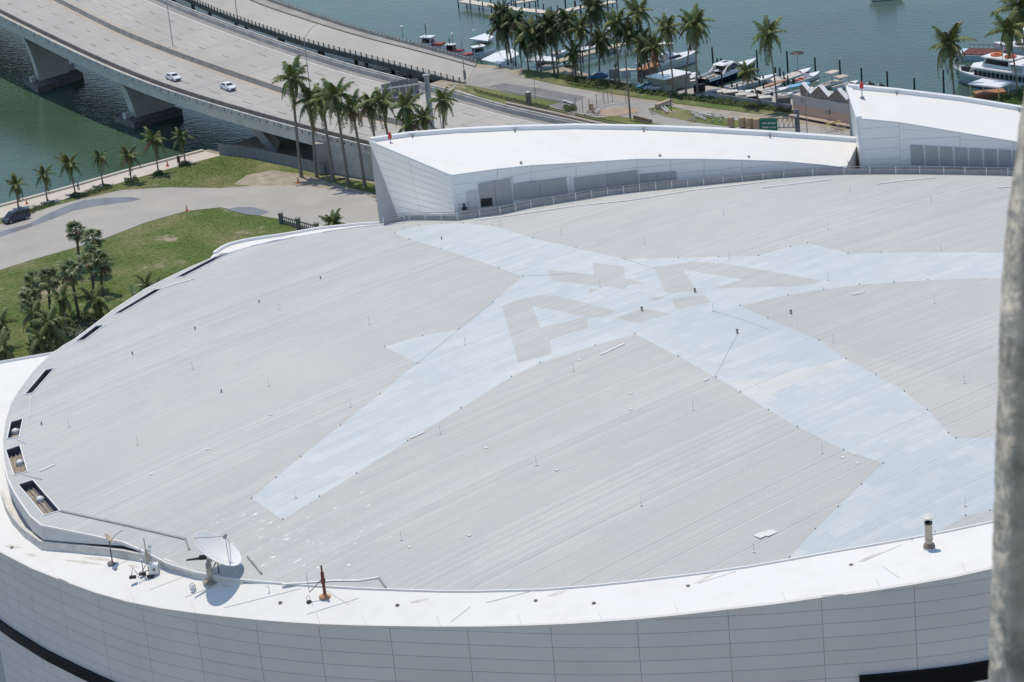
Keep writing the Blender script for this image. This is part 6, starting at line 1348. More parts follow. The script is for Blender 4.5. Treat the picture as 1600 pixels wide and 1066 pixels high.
tug('small white tug with a tall dark mast behind the old bridge railing', (668, 76), 9.5, -1, .55, M_bwhite, 3.2); tug('white and red work boat between the tug and the bridge lamp', (704, 84), 7, -1, .5, MATS['dark_red_paint'], 1.6, .8); tug('boat with a red cabin and blue flank behind the double lamp', (750, 88), 9, 1, .25, M_bgrey, .8, .85)
p = un(765, 60, .5); r = tag(MB().build('floating_mat', M_bwhite), 'white triangular floating canopy on the open water', 'float'); bpy.data.objects.remove(r)
q = [un(733, 62.5, .6), un(762, 66, .6), un(772, 59, .6), un(758, 54, .6)]; mb = MB(); mb.prism(q, (0, 0, .3)); tag(mb.build('floating_platform', M_bwhite), 'white tapered floating platform on the open water left of the palms', 'float')
q = [un(752, 95, 2.6), un(782, 101, 2.6), un(813, 86, 2.6), un(800, 78, 2.6), un(778, 82, 2.6)]; r = empty('dock_roof', q[0], 'large flat white dock roof behind the dark marina palms', 'roof'); mb = MB(); mb.prism(q, (0, 0, .25)); mb.build('roof_sheet', M_bwhite, r, q[0])
for v in q: mb = MB(); mb.tube([Vector((v.x, v.y, 0)), v], .1, 6); mb.build('post', M_pile, r, q[0])
q = [un(820, 96, 1.6), un(868, 97, 1.6), un(868, 91, 1.6), un(840, 88, 1.6)]; mb = MB(); mb.prism(q, (0, 0, .25)); tag(mb.build('white_float', M_bwhite), 'white floating dock between the marina palm trunks', 'float')
# ship touching the top edge
p = un(1390, 2, 0); SH = empty('ship', (p.x, p.y+3, 0), 'white ship whose hull just enters at the top frame edge', 'boat'); mb = MB(); m0 = Vector((p.x, p.y+3, 0)); mb.frus([m0+Vector((-3.2, -1.2, 0)), m0+Vector((3.2, -1.2, 0)), m0+Vector((3.2, 1.2, 0)), m0+Vector((-3.2, 1.2, 0))], [m0+Vector((-4.4, -2, 1.6)), m0+Vector((4.0, -2, 1.6)), m0+Vector((4, 2, 1.6)), m0+Vector((-4.4, 2, 1.6))]); mb.build('hull', M_bwhite, SH, (p.x, p.y+3, 0)); mb = MB(); mb.box(p.x-3, p.x+2, p.y+2, p.y+4, 1.6, 3.6); mb.build('cabin', M_bwhite, SH, (p.x, p.y+3, 0))
# ================================================================== DOCKS AND PILES
def dock(name, px, width, z, label, pile_step=5, m=M_wood):
    P = [un(x, y, z) for x, y in px]; r = empty(name, P[0], label, 'dock')
    for a, b3 in zip(P, P[1:]):
        d_ = (b3-a).normalized(); q = Vector((-d_.y, d_.x, 0))*width/2; L_ = (b3-a).length; k = max(1, int(L_/2.4))
        for i in range(k): u0, u1 = a.lerp(b3, i/k)+d_*.03, a.lerp(b3, (i+1)/k)-d_*.03; mb = MB(); mb.prism([u0-q-Vector((0, 0, .35)), u1-q-Vector((0, 0, .35)), u1+q-Vector((0, 0, .35)), u0+q-Vector((0, 0, .35))], (0, 0, .35)); mb.build('deck_plank', m, r, P[0])
        k = max(1, int(L_/pile_step))
        for i in range(k+1):
            for s_ in (-1, 1): c = a.lerp(b3, i/k)+q*s_*.9; mb = MB(); mb.tube([Vector((c.x, c.y, -1)), Vector((c.x, c.y, z+(.9 if s_ < 0 else 1.6)))], .16, 7); mb.build('dock_pile', M_pile, r, P[0])
dock('concrete_dock', [(722, 1), (800, 13), (866, 20), (903, 12), (960, 2)], 3.0, 1.6, 'pale dock running along the top edge behind the marina palms', m=mat('pale_dock', (.60, .56, .48), .85))
dock('concrete_dock', [(801, 5), (838, -1)], 2.0, 1.6, 'short dock spur branching at the top edge above the palms', m=MATS['pale_dock'])
dock('timber_walkway', [(868, 96), (905, 86), (955, 73), (1002, 61)], 2.6, 1.6, 'long timber walkway crossing behind the marina palm trunks')
for k, (a, b_, lb) in enumerate([((1046, 131), (1094, 124), 'narrow finger pier between the fishing yacht and navy cruiser'), ((1190, 136), (1228, 124), 'orange-brown finger pier between the speedboats'), ((1120, 141), (1150, 143), 'short pier at the stern of the bowrider'), ((1000, 108), (962, 110), 'low pier left of the fishing yacht stern')]):
    dock('finger_pier', [a, b_], 1.2, 1.3, lb, 6, m=mat('reddish_pier', (.42, .25, .16), .8) if k == 1 else MATS['pale_dock'])
def pile(x, yb, yt, label, m=M_pile, r=.2):
    p = un(x, yb, 0); h = vup(p, yt); o = MB(); o.tube([p-Vector((0, 0, 1)), p+Vector((0, 0, h))], [r, r*.9], 8); q = o.build('mooring_pile', m); tag(q, label, 'pile', 'mooring piles in the marina')
for x, yb, yt, lb in [(1080, 90, 62, 'pile behind the fishing yacht, between the twin palm trunks'), (1114, 98, 74, 'pile behind the roof of the navy cruiser'), (1121, 99, 91, 'short pile just right of the one behind the navy cruiser'), (1127, 100, 91, 'second short pile behind the navy cruiser'), (1184, 112, 78, 'tall pile at the bow of the navy cruiser'), (1231, 112, 80, 'pile topped by a black umbrella left of the covered boat'),
                      (1212, 120, 105, 'short pile beside the red finger pier, left one'), (1219, 121, 106, 'short pile beside the red finger pier, right one'), (1274, 111, 90, 'pile right of the red-cushioned boat'), (1313, 120, 94, 'pile behind the faded pink canopy'), (1347, 137, 106, 'pile directly behind the red beacon of the right penthouse'), (1387, 140, 112, 'pile right of the jet skis'),
                      (1429, 144, 122, 'short pile standing alone in open water right of the jet skis'), (1475, 149, 109, 'pile left of the lone palm near the tour boat'), (1188, 130, 118, 'pile between bowrider and red pier'), (1193, 131, 118, 'pile right of the one between bowrider and red pier'),
                      (1144, 142, 128, 'pile at the stern of the bowrider'), (1129, 139, 114, 'pile in front of the navy hull, tall'), (1105, 145, 127, 'pile standing at the quay beside the navy stern'), (820, 12, -4, 'dark pile at the top edge in front of the pale dock'), (950, 16, -10, 'dark pile at the top edge right of the tall leaning palm'), (884, 14, -8, 'broad dark pile at the top edge behind the dock')]:
    pile(x, yb, yt, lb)
p = un(1231, 112, 0)+Vector((2.2, 0, 3.8)); o = empty('umbrella', (p.x, p.y, 0), 'black umbrella canopy beside a pile left of the covered boat', 'umbrella'); mb = MB(); mb.lathe([(1.6, 0), (1.0, .35), (0, .55)], p, 12); mb.build('canopy', M_black, o, (p.x, p.y, 0)); mb = MB(); mb.tube([Vector((p.x, p.y, 0)), p], .05, 5); mb.build('pole', M_steel, o, (p.x, p.y, 0))
# ================================================================== MARINA SHEDS, PEACH BUILDING
def boxb(name, px, z, h, wallm, roofm, label, cat, depth=4, rise=0, ov=.3):
    a, b_ = un(*px[0], z), un(*px[1], z); d_ = (b_-a).normalized(); q = Vector((-d_.y, d_.x, 0)); q = q if q.y > 0 else -q; r = empty(name, a, label, cat); mb = MB(); mb.prism([a, b_, b_+q*depth, a+q*depth], (0, 0, h)); mb.build('wall', wallm, r, a); mb = MB(); e = Vector((0, 0, h)); mb.frus([a-d_*ov-q*ov+e, b_+d_*ov-q*ov+e, b_+d_*ov+q*(depth+ov)+e, a-d_*ov+q*(depth+ov)+e], [a-d_*ov-q*ov+e*1.06, b_+d_*ov-q*ov+e*1.06, b_+d_*ov+q*(depth+ov)+e*1.06+Vector((0, 0, rise)), a-d_*ov+q*(depth+ov)+e*1.06+Vector((0, 0, rise))]); mb.build('roof', roofm, r, a); return r, a, d_, q
r, a, d_, q = boxb('shed', [(1013, 139), (1040, 144)], GR, 2.6, mat('shed_green_grey', (.24, .26, .22), .8), M_bwhite, 'white roofed shed behind the marina palms', 'shed', depth=7)
P0 = un(1040, 143.5, GR); 
TF = empty('timber_fence', P0, 'short brown timber fence beside the white roofed shed', 'fence')
dd = (un(1057, 141, GR)-P0); 
for i in range(9): u = P0+dd*i/9; e = dd.normalized(); mb = MB(); mb.prism([u+e*.03, u+dd/9-e*.03, u+dd/9-e*.03+Vector((0, .08, 0)), u+e*.03+Vector((0, .08, 0))], (0, 0, 2.2+random.uniform(-.05, .05))); mb.build('board', mat('fence_board', (.42, .33, .22), .85, (.30, .22, .15), 2, .8, rnd=.15), TF, P0)
boxb('hut', [(998, 122), (1008, 123.5)], GZ, 1.9, mat('hut_wall', (.20, .14, .10), .8), mat('terracotta_roof', (.48, .22, .12), .8, (.36, .16, .10), 2), 'small hut with a terracotta roof left of the white shed', 'hut', depth=4, rise=.5)
car('parked_car', 'teal car parked by the shed under the palms', un(1011, 139.5, GR), 2.9, 4.2, 1.8, sedan, M_glass, mat('teal_paint', (.03, .20, .26), .3), 'car', 'cars parked under the marina palms')
car('parked_car', 'bright blue car between the marina palm trunks', un(934, 123, GR), 3.0, 4.2, 1.8, sedan, M_glass, mat('blue_car_paint', (.03, .16, .32), .3), 'car', 'cars parked under the marina palms')
car('parked_car', 'pale silver car behind the teal one by the shed', un(1024, 141, GR), 2.7, 4.2, 1.8, sedan, M_glass, mat('silver_paint', (.45, .48, .50), .3), 'car', 'cars parked under the marina palms')
for i, (x, y, lb, mm, hh) in enumerate([(1118, 150, 'grey dock box on the marina walk, leftmost', M_gutter, 1.1), (1128, 152, 'brown crate on the marina walk', M_tan, 1.3), (1142, 152, 'grey dock box on the marina walk behind the brown crate', M_concd, 1.2), (1158, 155, 'pale dock box on the marina walk', M_bcream, 1.0), (1176, 158, 'dark dock box on the marina walk near the leaning palm', M_dark, 1.1), (1196, 161, 'grey dock box on the marina walk near the tall lone palm', M_gutter, 1.2), (1224, 163, 'dark dock box beside the peach building', M_concd, 1.4), (960, 122, 'grey container under the palms left of the utility pole', M_gutter, 2.0), (978, 122, 'pale container beside the utility pole', M_bgrey, 1.8), (1093, 143, 'black tarpaulined crate at the quay behind the twin palms', M_black, 1.4)]):
    p = un(x, y, GR); r = random.Random(i); w_, d2 = r.uniform(.9, 1.5), r.uniform(.5, .9); o = empty('dock_box', p, lb, 'box', 'boxes along the marina walk'); mb = MB(); mb.box(p.x-w_, p.x+w_, p.y-d2, p.y+d2, p.z, p.z+hh); mb.build('body', mm, o, p); mb = MB(); mb.frus([p+Vector((-w_-.05, -d2-.05, hh)), p+Vector((w_+.05, -d2-.05, hh)), p+Vector((w_+.05, d2+.05, hh)), p+Vector((-w_-.05, d2+.05, hh))], [p+Vector((-w_+.1, -d2+.1, hh+.15)), p+Vector((w_-.1, -d2+.1, hh+.15)), p+Vector((w_-.1, d2-.1, hh+.15)), p+Vector((-w_+.1, d2-.1, hh+.15))]); mb.build('lid', M_bcream if i % 3 else mm, o, p)
# low wall behind the weed strip
Pq = [un(x, y, GR) for x, y in [(1106, 152), (1150, 158), (1200, 165), (1238, 171)]]; o = empty('low_wall', Pq[0], 'low pale wall behind the weeds along the marina walk', 'wall')
for a, b3 in zip(Pq, Pq[1:]):
    mb = MB(); q = Vector((0, .25, 0)); mb.prism([a, b3, b3+q, a+q], (0, 0, .9)); mb.build('wall_section', M_conc, o, Pq[0])
# peach building with zig-zag roof screen
a, b_ = un(1240, 178, GR), un(1375, 203, GR); PB = empty('peach_building', a, 'long low peach and grey building with a zigzag timber screen on top', 'building'); d_ = (b_-a); L_ = d_.length; e = d_.normalized(); q = Vector((-e.y, e.x, 0)); q = q if q.y > 0 else -q
mb = MB(); mb.prism([a, b_, b_+q*6, a+q*6], (0, 0, 2.0)); mb.build('lower_wall', M_peach, PB, a); mb = MB(); mb.prism([a-q*.05+Vector((0, 0, 2.0)), b_-q*.05+Vector((0, 0, 2.0)), b_+q*6+Vector((0, 0, 2.0)), a+q*6+Vector((0, 0, 2.0))], (0, 0, 1.9)); mb.build('upper_wall', mat('pale_grey_wall', (.44, .42, .41), .85), PB, a)
mb = MB(); mb.prism([a-q*1.6, b_-q*1.6, b_-q*.02, a-q*.02], (0, 0, .12)); mb.build('plinth', mat('pinkish_ground', (.42, .32, .27), .9), PB, a)
u = 2.0; i = 0; per = 4.9; hz = 1.9; Mb_ = mat('screen_board', (.30, .25, .21), .9, (.18, .15, .13), 2, .9)
while u < L_-.3:
    ph = (u % per)/per; hgt = .5+hz*(1-abs(2*ph-1)); ph2 = ((u+.55) % per)/per; hg2 = .5+hz*(1-abs(2*ph2-1)); c0 = a+e*u+q*.2+Vector((0, 0, 3.9)); c1 = a+e*(u+.52)+q*.2+Vector((0, 0, 3.9)); mb = MB(); mb.frus([c0, c1, c1+q*.08, c0+q*.08], [c0+Vector((0, 0, hgt)), c1+Vector((0, 0, hg2)), c1+q*.08+Vector((0, 0, hg2)), c0+q*.08+Vector((0, 0, hgt))]); mb.build('screen_board', Mb_, PB, a)
    u += .57
k = 0
while k*per/2 < L_-3:
    s0_, s1_ = k*per/2, (k+1)*per/2; f_ = lambda s: .55+hz*(1-abs(2*((s % per)/per)-1)) if s % per > 1e-6 else .55
    c0 = a+e*(max(s0_, 0))+q*.2+Vector((0, 0, 3.95+(.55 if k % 2 == 0 else .55+hz))); c1 = a+e*s1_+q*.2+Vector((0, 0, 3.95+(.55+hz if k % 2 == 0 else .55))); mb = MB(); up = Vector((0, 0, .14)); mb.frus([c0-q*.1, c1-q*.1, c1+q*1.0, c0+q*1.0], [c0-q*.1+up, c1-q*.1+up, c1+q*1.0+up, c0+q*1.0+up])
    if k > 0: mb.build('zigzag_roof', M_bwhite if k % 2 else Mb_, PB, a)
    k += 1
mb = MB(); c0 = a+e*(L_*.40)-q*.1+Vector((0, 0, 1.3)); mb.prism([c0, c0+e*.9, c0+e*.9-q*.3, c0-q*.3], (0, 0, 1.0)); mb.build('meter_box', M_gutter, PB, a)
mb = MB(); c0 = a+e*(L_*.10)-q*.1+Vector((0, 0, 2.6)); mb.prism([c0, c0+e*.6, c0+e*.6-q*.06, c0-q*.06], (0, 0, .8)); mb.build('vent', M_gutter, PB, a)
# ================================================================== ON THE ARENA: dishes, masts, beacons, rods
p = onring(330, 908); D = empty('satellite_dish', p, 'large white satellite dish on a pedestal casting a round shadow', 'satellite dish')
ctr = un(340, 857, p.z+3.0); 
ax = Vector((cos(radians(54))*cos(radians(-6)), cos(radians(54))*math.sin(radians(-6)), math.sin(radians(54)))); Rd = 2.3; prof = [(Rd*t, -.62*(1-t*t)) for t in (0.001, .2, .4, .6, .8, .95, 1.0)]+[(Rd*1.02, .02), (Rd*1.01, -.05)]+[(Rd*t, -.62*(1-t*t)-.07) for t in (.9, .6, .3, .001)]
mb = MB(); mb.lathe(prof, ctr, 40, ax); mb.build('reflector', mat('dish_white', (.82, .82, .81), .35, (.76, .77, .77), .8), D, p, smooth=True)
X = ax.orthogonal().normalized(); Y = ax.cross(X); fp = ctr+ax*1.35
for i in range(3): a_ = 2*pi*i/3+.5; mb = MB(); mb.tube([ctr+X*Rd*cos(a_)+Y*Rd*math.sin(a_), fp], .035, 5); mb.build('feed_strut', M_steel, D, p)
mb = MB(); mb.lathe([(.12, -.2), (.16, .1), (.1, .25), (0, .25)], fp, 10, ax); mb.build('feed_horn', M_gutter, D, p); mb = MB(); mb.box(0, 0, 0, 0, 0, 0)
bk = ctr-ax*.75; mb = MB(); mb.tube([p, p+Vector((-.05, 0, 1.7))], [.32, .24], 10); mb.tube([p+Vector((-.05, 0, 1.7)), bk], .2, 8); mb.build('pedestal', mat('pedestal_paint', (.50, .46, .41), .7), D, p, smooth=True)
for dx in (-.35, .3): mb = MB(); mb.tube([p+Vector((dx*.5, -.1, .9)), bk+X*dx*2.2], .06, 6); mb.build('actuator', M_gutter, D, p)
mb = MB(); h0 = p+Vector((-.2, -.2, 2.35)); mb.tube([h0, h0+Vector((-1.6, -.3, .05))], [.16, .08], 8); mb.box(h0.x-.5, h0.x+.2, h0.y-.2, h0.y+.2, h0.z-.12, h0.z+.18); mb.build('motor_arm', M_black, D, p)
mb = MB(); mb.lathe([(.75, 0), (.72, .06), (0, .07)], p, 16); mb.build('base_plate', mat('stained_base', (.30, .27, .23), .9), D, p); mb = MB(); mb.tube([p+Vector((.75, .05, .1)), p+Vector((.8, .05, 2.1))], .05, 6); mb.tube([p+Vector((.8, .05, 1.7)), p+Vector((.8, .05, 2.3))], .1, 6); mb.build('whip_antenna', M_black, D, p)
# small cream dish on a mast
p = onring(176, 880); o = empty('small_dish', p, 'small cream dish on a thin dark mast at the left of the terrace', 'satellite dish'); h = vup(p, 846); mb = MB(); mb.tube([p, p+Vector((0, 0, h))], .06, 7); mb.build('mast', M_concd, o, p); mb = MB(); mb.lathe([(.5, 0), (.48, .06), (0, .07)], p, 14); mb.build('base_plate', M_concd, o, p)
t = p+Vector((.05, 0, h+.35)); ax2 = Vector((.75, .1, .65)).normalized(); mb = MB(); mb.lathe([(.001, -.14), (.3, -.1), (.52, 0), (.54, .01), (.52, -.04), (.3, -.14), (.001, -.18)], t, 20, ax2); mb.build('reflector', mat('dish_cream', (.62, .48, .36), .5), o, p, smooth=True); mb = MB(); mb.tube([t-Vector((0, .1, .4)), t+ax2*.75+Vector((.1, 0, -.25)), t+Vector((1.3, .1, .55))], .04, 5); mb.build('feed_arm', M_gutter, o, p)
# antenna cluster
p = onring(233, 899); o = empty('antenna_cluster', p, 'cluster of radio antennas with a tan panel and a white equipment box', 'antenna'); mb = MB(); h = vup(p, 842)
mb.tube([p+Vector((0, .2, 0)), p+Vector((0, .2, h))], .05, 6); mb.tube([p+Vector((-.5, .2, 0)), p+Vector((-.5, .2, h*.72))], .045, 6); mb.tube([p+Vector((.35, .2, .4)), p+Vector((.35, .2, h*.8))], .04, 6); mb.tube([p+Vector((-.6, .2, h*.45)), p+Vector((.5, .2, h*.45))], .04, 6); mb.build('mast', M_steel, o, p)
mb = MB(); mb.box(p.x-.05, p.x+.28, p.y-.05, p.y+.12, p.z+1.35, p.z+2.5); mb.build('panel_antenna', M_tan, o, p); mb = MB(); mb.box(p.x+.2, p.x+.95, p.y-.5, p.y+.25, p.z+.25, p.z+1.1); mb.build('equipment_box', M_cap, o, p); mb = MB(); mb.lathe([(0, 0), (.12, 0), (.12, .04), (0, .04)], (p.x+.6, p.y-.52, p.z+.7), 8, (0, -1, 0)); mb.build('fan_grille', M_concd, o, p)
for dx, dz in ((-.42, 1.7), (-.25, 2.2), (.42, 2.7), (.3, 2.3)): mb = MB(); mb.lathe([(.001, 0), (.16, .02), (.2, .1), (.19, .11), (.001, .06)], p+Vector((dx, -.02, dz)), 10, (dx, -.8, .3)); mb.build('microwave_dish', M_bwhite, o, p)
for dx, dy in ((-1.4, -.3), (.2, -.5), (1.1, .1), (-.6, .2)): mb = MB(); mb.box(p.x+dx-.3, p.x+dx+.3, p.y+dy-.15, p.y+dy+.15, p.z, p.z+.22); mb.build('ballast_block', M_black, o, p)
mb = MB(); mb.tube([p+Vector((-1.5, -.3, .2)), p+Vector((-1.3, -.3, 1.0)), p+Vector((-.9, -.3, .3)), p+Vector((0, 0, .5))], .04, 5); mb.tube([p+Vector((0, .2, 1.2)), p+Vector((-.9, -.6, .1))], .035, 5); mb.build('cable', M_concd, o, p)
# white lantern-like vent left of the dish
p = onring(302, 924); o = empty('pipe_vent', p, 'small white vent with wire hoop left of the big dish', 'vent'); mb = MB(); mb.lathe([(.2, 0), (.22, .12), (.14, .35), (.16, .5), (.1, .6), (0, .62)], p, 12); mb.build('body', M_cap, o, p); mb = MB(); mb.tube([p+Vector((-.25, 0, .1)), p+Vector((-.22, 0, .6)), p+Vector((0, 0, .8)), p+Vector((.22, 0, .6)), p+Vector((.25, 0, .1))], .03, 5); mb.build('hoop', M_concd, o, p)
# rusty mast with boom
p = onring(508, 932); o = empty('rusty_mast', p, 'rusty red mast with a thin boom and whip on an orange stained plate', 'mast'); h = vup(p, 884)
mb = MB(); mb.lathe([(.13, 0), (.13, h*.42), (.2, h*.44), (.2, h*.56), (.15, h*.58), (.15, h*.78), (.08, h*.8), (.08, h), (0, h)], p, 12); mb.build('pole', M_rust, o, p); mb = MB(); mb.lathe([(.55, 0), (.5, .08), (.2, .1), (.16, .3)], p, 12); mb.build('base_plate', M_rustplate, o, p)
tip = p+Vector((-1.25, -.1, .55)); mb = MB(); mb.tube([p+Vector((-.1, 0, 1.6)), tip], .035, 6); mb.build('boom', M_black, o, p); mb = MB(); mb.tube([tip, tip+Vector((-.1, 0, 1.75))], .022, 5); mb.build('whip', M_gutter, o, p)
p = onring(483, 941); o = empty('anchor_ring', p, 'small wire loop on a black round base below the rusty mast', 'anchor'); mb = MB(); mb.lathe([(.24, 0), (.22, .1), (0, .12)], p, 12); mb.build('base', M_black, o, p); mb = MB(); mb.tube([p+Vector((.14*cos(a_)-.02, 0, .35+.26*math.sin(a_))) for a_ in [2*pi*i/10 for i in range(11)]], .02, 5); mb.build('loop', M_concd, o, p)
p = onring(421, 925); o = tag(MB().build('x', M_cap), 'x', 'x'); bpy.data.objects.remove(o)
mb = MB(); mb.tube([p, p+Vector((0, 0, .5)), p+Vector((-.12, 0, .6)), p+Vector((-.22, 0, .5))], .04, 6); o = mb.build('gooseneck_vent', M_cap); tag(o, 'tiny white gooseneck pipe on the terrace between dish and rusty mast', 'vent')
# chimney
p = onring(1452, 858); o = empty('chimney_flue', p, 'tall cream metal flue with a flat conical cap near the right of the terrace', 'chimney'); h = vup(p, 806); Mf = mat('cream_metal', (.50, .42, .33), .5)
mb = MB(); mb.lathe([(.50, -.1), (.50, .18), (0, .2)], p, 22); mb.build('curb', M_cap, o, p, smooth=False); mb = MB(); mb.lathe([(.47, .2), (.50, .28), (.42, .48), (.33, .55)], p, 22); mb.build('flashing_cone', mat('brown_metal', (.24, .18, .14), .6), o, p)
mb = MB(); mb.lathe([(.31, .5), (.31, h-.62), (.31, h-.6)], p, 22); mb.build('stack', Mf, o, p, smooth=True); mb = MB(); mb.lathe([(.33, h-.72), (.34, h-.55), (.30, h-.55), (.29, h-.9), (.001, h-.9)], p, 22); mb.build('stack_collar', M_dark, o, p); mb = MB(); mb.lathe([(.33, .9), (.34, .95), (.33, 1.0)], p, 22); mb.build('stack_band', M_gutter, o, p)
for i in range(4): a_ = i*pi/2+.4; c0 = p+Vector((.28*cos(a_), .28*math.sin(a_), 0)); mb = MB(); mb.tube([c0+Vector((0, 0, h-.6)), c0+Vector((0, 0, h-.1))], .025, 5); mb.build('cap_strut', M_gutter, o, p)
mb = MB(); mb.lathe([(.55, h-.12), (.55, h-.08), (.12, h+.06), (0, h+.07)], p, 22); mb.build('cap', mat('cap_metal', (.60, .62, .60), .4), o, p)
# red beacons on the wedge corners
for nm, (x, y), yt, lb in (('L', (611, 230), 207, 'red beacon lamp on a pole at the left corner of the long penthouse'), ('R', (1347, 152), 128, 'red beacon lamp on a pole at the left corner of the right-hand penthouse')):
    zz = (bkL[0].z+topL[0].z)/2 if nm == 'L' else (bkR[0].z+topR[0].z)/2+.1
    p = un(x, y, zz); h = vup(p, yt); o = empty('beacon', p, lb, 'beacon', 'red beacons on the penthouses'); mb = MB(); mb.tube([p, p+Vector((0, 0, h*.62))], .07, 7); mb.build('pole', M_steel, o, p); mb = MB(); mb.lathe([(.3, -.25), (.28, .06), (0, .1)], p, 12); mb.build('base', M_gutter, o, p); mb = MB(); mb.lathe([(.12, h*.55), (.24, h*.58), (.24, h*.82), (.16, h*.95), (.16, h), (0, h+.05)], p, 12); mb.build('lamp', M_red, o, p)
# terrace drains
for x, y, lb in [(438, 942, 'small grey drain left of the black anchor base'), (621, 946, 'small grey drain on the terrace at the middle left'), (837, 939, 'small grey drain on the terrace near the centre'), (1075, 916, 'small grey drain with a stained streak right of centre'), (1330, 883, 'small grey drain beside the long stained seam'), (181, 890, 'small grey drain below the small cream dish'), (928, 943, 'tiny round drain right of the central one'), (19, 856, 'grey drain at the far left of the terrace')]:
    p = onring(x, y); mb = MB(); mb.lathe([(.17, 0), (.18, .04), (.12, .09), (0, .10)], p+Vector((0, 0, .01)), 12); o = mb.build('terrace_drain', M_concd); tag(o, lb, 'drain', 'drains on the white terrace')
for x, y in [(768, 253), (1032, 242), (1163, 243), (1318, 254)]: pass
for (x, y, lb) in [(814, 253.5, 'small drain on the white roof of the long penthouse, left one'), (1031, 242.5, 'small drain on the white roof of the long penthouse, centre'), (1170, 244.5, 'small drain on the white roof of the long penthouse, right of centre'), (1325, 254, 'small drain near the low right end of the long penthouse roof')]:
    zt_ = lerp([(f[2], t.z) for f, t in zip(frontL, topL)], x)+.25; p = un(x, y, zt_); mb = MB(); mb.lathe([(.16, -.3), (.17, .06), (.1, .12), (0, .13)], p, 10); o = mb.build('roof_drain', M_gutter); tag(o, lb, 'drain', 'drains on the penthouse roof')
# lightning rods and small vents all over the roof
rods = [(577, 507, 'upper left grey field, middle'), (436, 484, 'upper left grey field near its top'), (301, 577, 'left grey field, lone one in its middle'), (420, 603, 'left grey field above the star arm'), (548, 636, 'left grey field close to the star arm'), (215, 695, 'left grey field, lower part'), (108, 667, 'grey roof just right of the roof pits'), (688, 678, 'grey field directly below the lower left star arm'),
        (627, 844, 'lower grey field above the rusty mast'), (838, 727, 'middle of the lower grey field'), (462, 778, 'blue tip of the lower left star arm'), (1083, 640, 'lower grey field near the pale patch'), (1002, 790, 'lower grey field centre right'), (1285, 708, 'grey corner beside the lower right star arm'), (1178, 863, 'lower grey field close to the terrace, right'), (896, 580, 'grey field just below the first letter'), (938, 449, 'dark bar between the two letters'),
        (782, 353, 'edge of the upper left star arm near the penthouse'), (877, 366, 'upper grey field left'), (1007, 381, 'upper grey field above the second letter'), (727, 539, 'lower left star arm near its side point'), (1114, 486, 'blue centre right of the dark block'), (1460, 474, 'right grey field, upper part'), (1507, 599, 'right grey field, lower part'), (1302, 536, 'right grey field at the edge of the star arm'), (1140, 404, 'upper edge of the right star arm'),
        (1470, 391, 'edge of the right star arm near the pillar'), (1455, 317, 'upper right grey field'), (1131, 336, 'upper grey field centre'), (1294, 359, 'upper grey field right of centre'), (1328, 300, 'upper grey field near the penthouse step'), (1508, 791, 'blue field beside the flue'), (1294, 438, 'lower edge of the right star arm')]
for x, y, lb in rods:
    p = rs(x, y)+Vector((0, 0, .02)); o = empty('lightning_rod', p, 'thin lightning rod on the '+lb, 'lightning rod', 'lightning rods on the arena roof'); mb = MB(); mb.tube([p, p+Vector((0, 0, .85))], .014, 5); mb.build('rod', M_gutter, o, p); mb = MB(); mb.lathe([(.13, 0), (.11, .05), (.04, .08)], p, 8); mb.build('base', M_white, o, p)
vents = [(405, 473, 'left grey field near the top edge'), (501, 436, 'upper left grey field'), (305, 515, 'left grey field high up'), (207, 554, 'left grey field near the roof edge'), (346, 613, 'left grey field centre'), (65, 664, 'grey roof beside the pits'), (1003, 486, 'dark strip between the letters'), (1086, 457, 'leg of the second letter'), (1152, 521, 'blue star centre, right'), (690, 374, 'upper left star arm'), (1236, 491, 'right grey field beside the star centre')]
for x, y, lb in vents:
    p = rs(x, y)+Vector((0, 0, .02)); o = empty('roof_vent', p, 'small dark vent on the '+lb, 'vent', 'small vents on the arena roof'); s = .85 if x > 1000 else .55; mb = MB(); mb.lathe([(.1*s, 0), (.1*s, .35*s), (.17*s, .38*s), (.15*s, .52*s), (0, .58*s)], p, 8); mb.build('cap', M_concd, o, p); mb = MB(); mb.lathe([(.24*s, 0), (.2*s, .06)], p, 8); mb.build('base', M_white, o, p)
# clips along the star edge
mb = MB(); rr = random.Random(9)
for (a, b_) in zip(star, star[1:]+star[:1]):
    if max(a[0], b_[0]) > 1560: continue
    n_ = max(1, int(hypot(a[0]-b_[0], a[1]-b_[1])/50))
    for i in range(n_):
        p = rs(a[0]+(b_[0]-a[0])*i/n_, a[1]+(b_[1]-a[1])*i/n_); mb.box(p.x-.05, p.x+.05, p.y-.05, p.y+.05, p.z, p.z+.12)
mb.build('anchor_clip', M_gutter, AR, AO, kind='stuff')
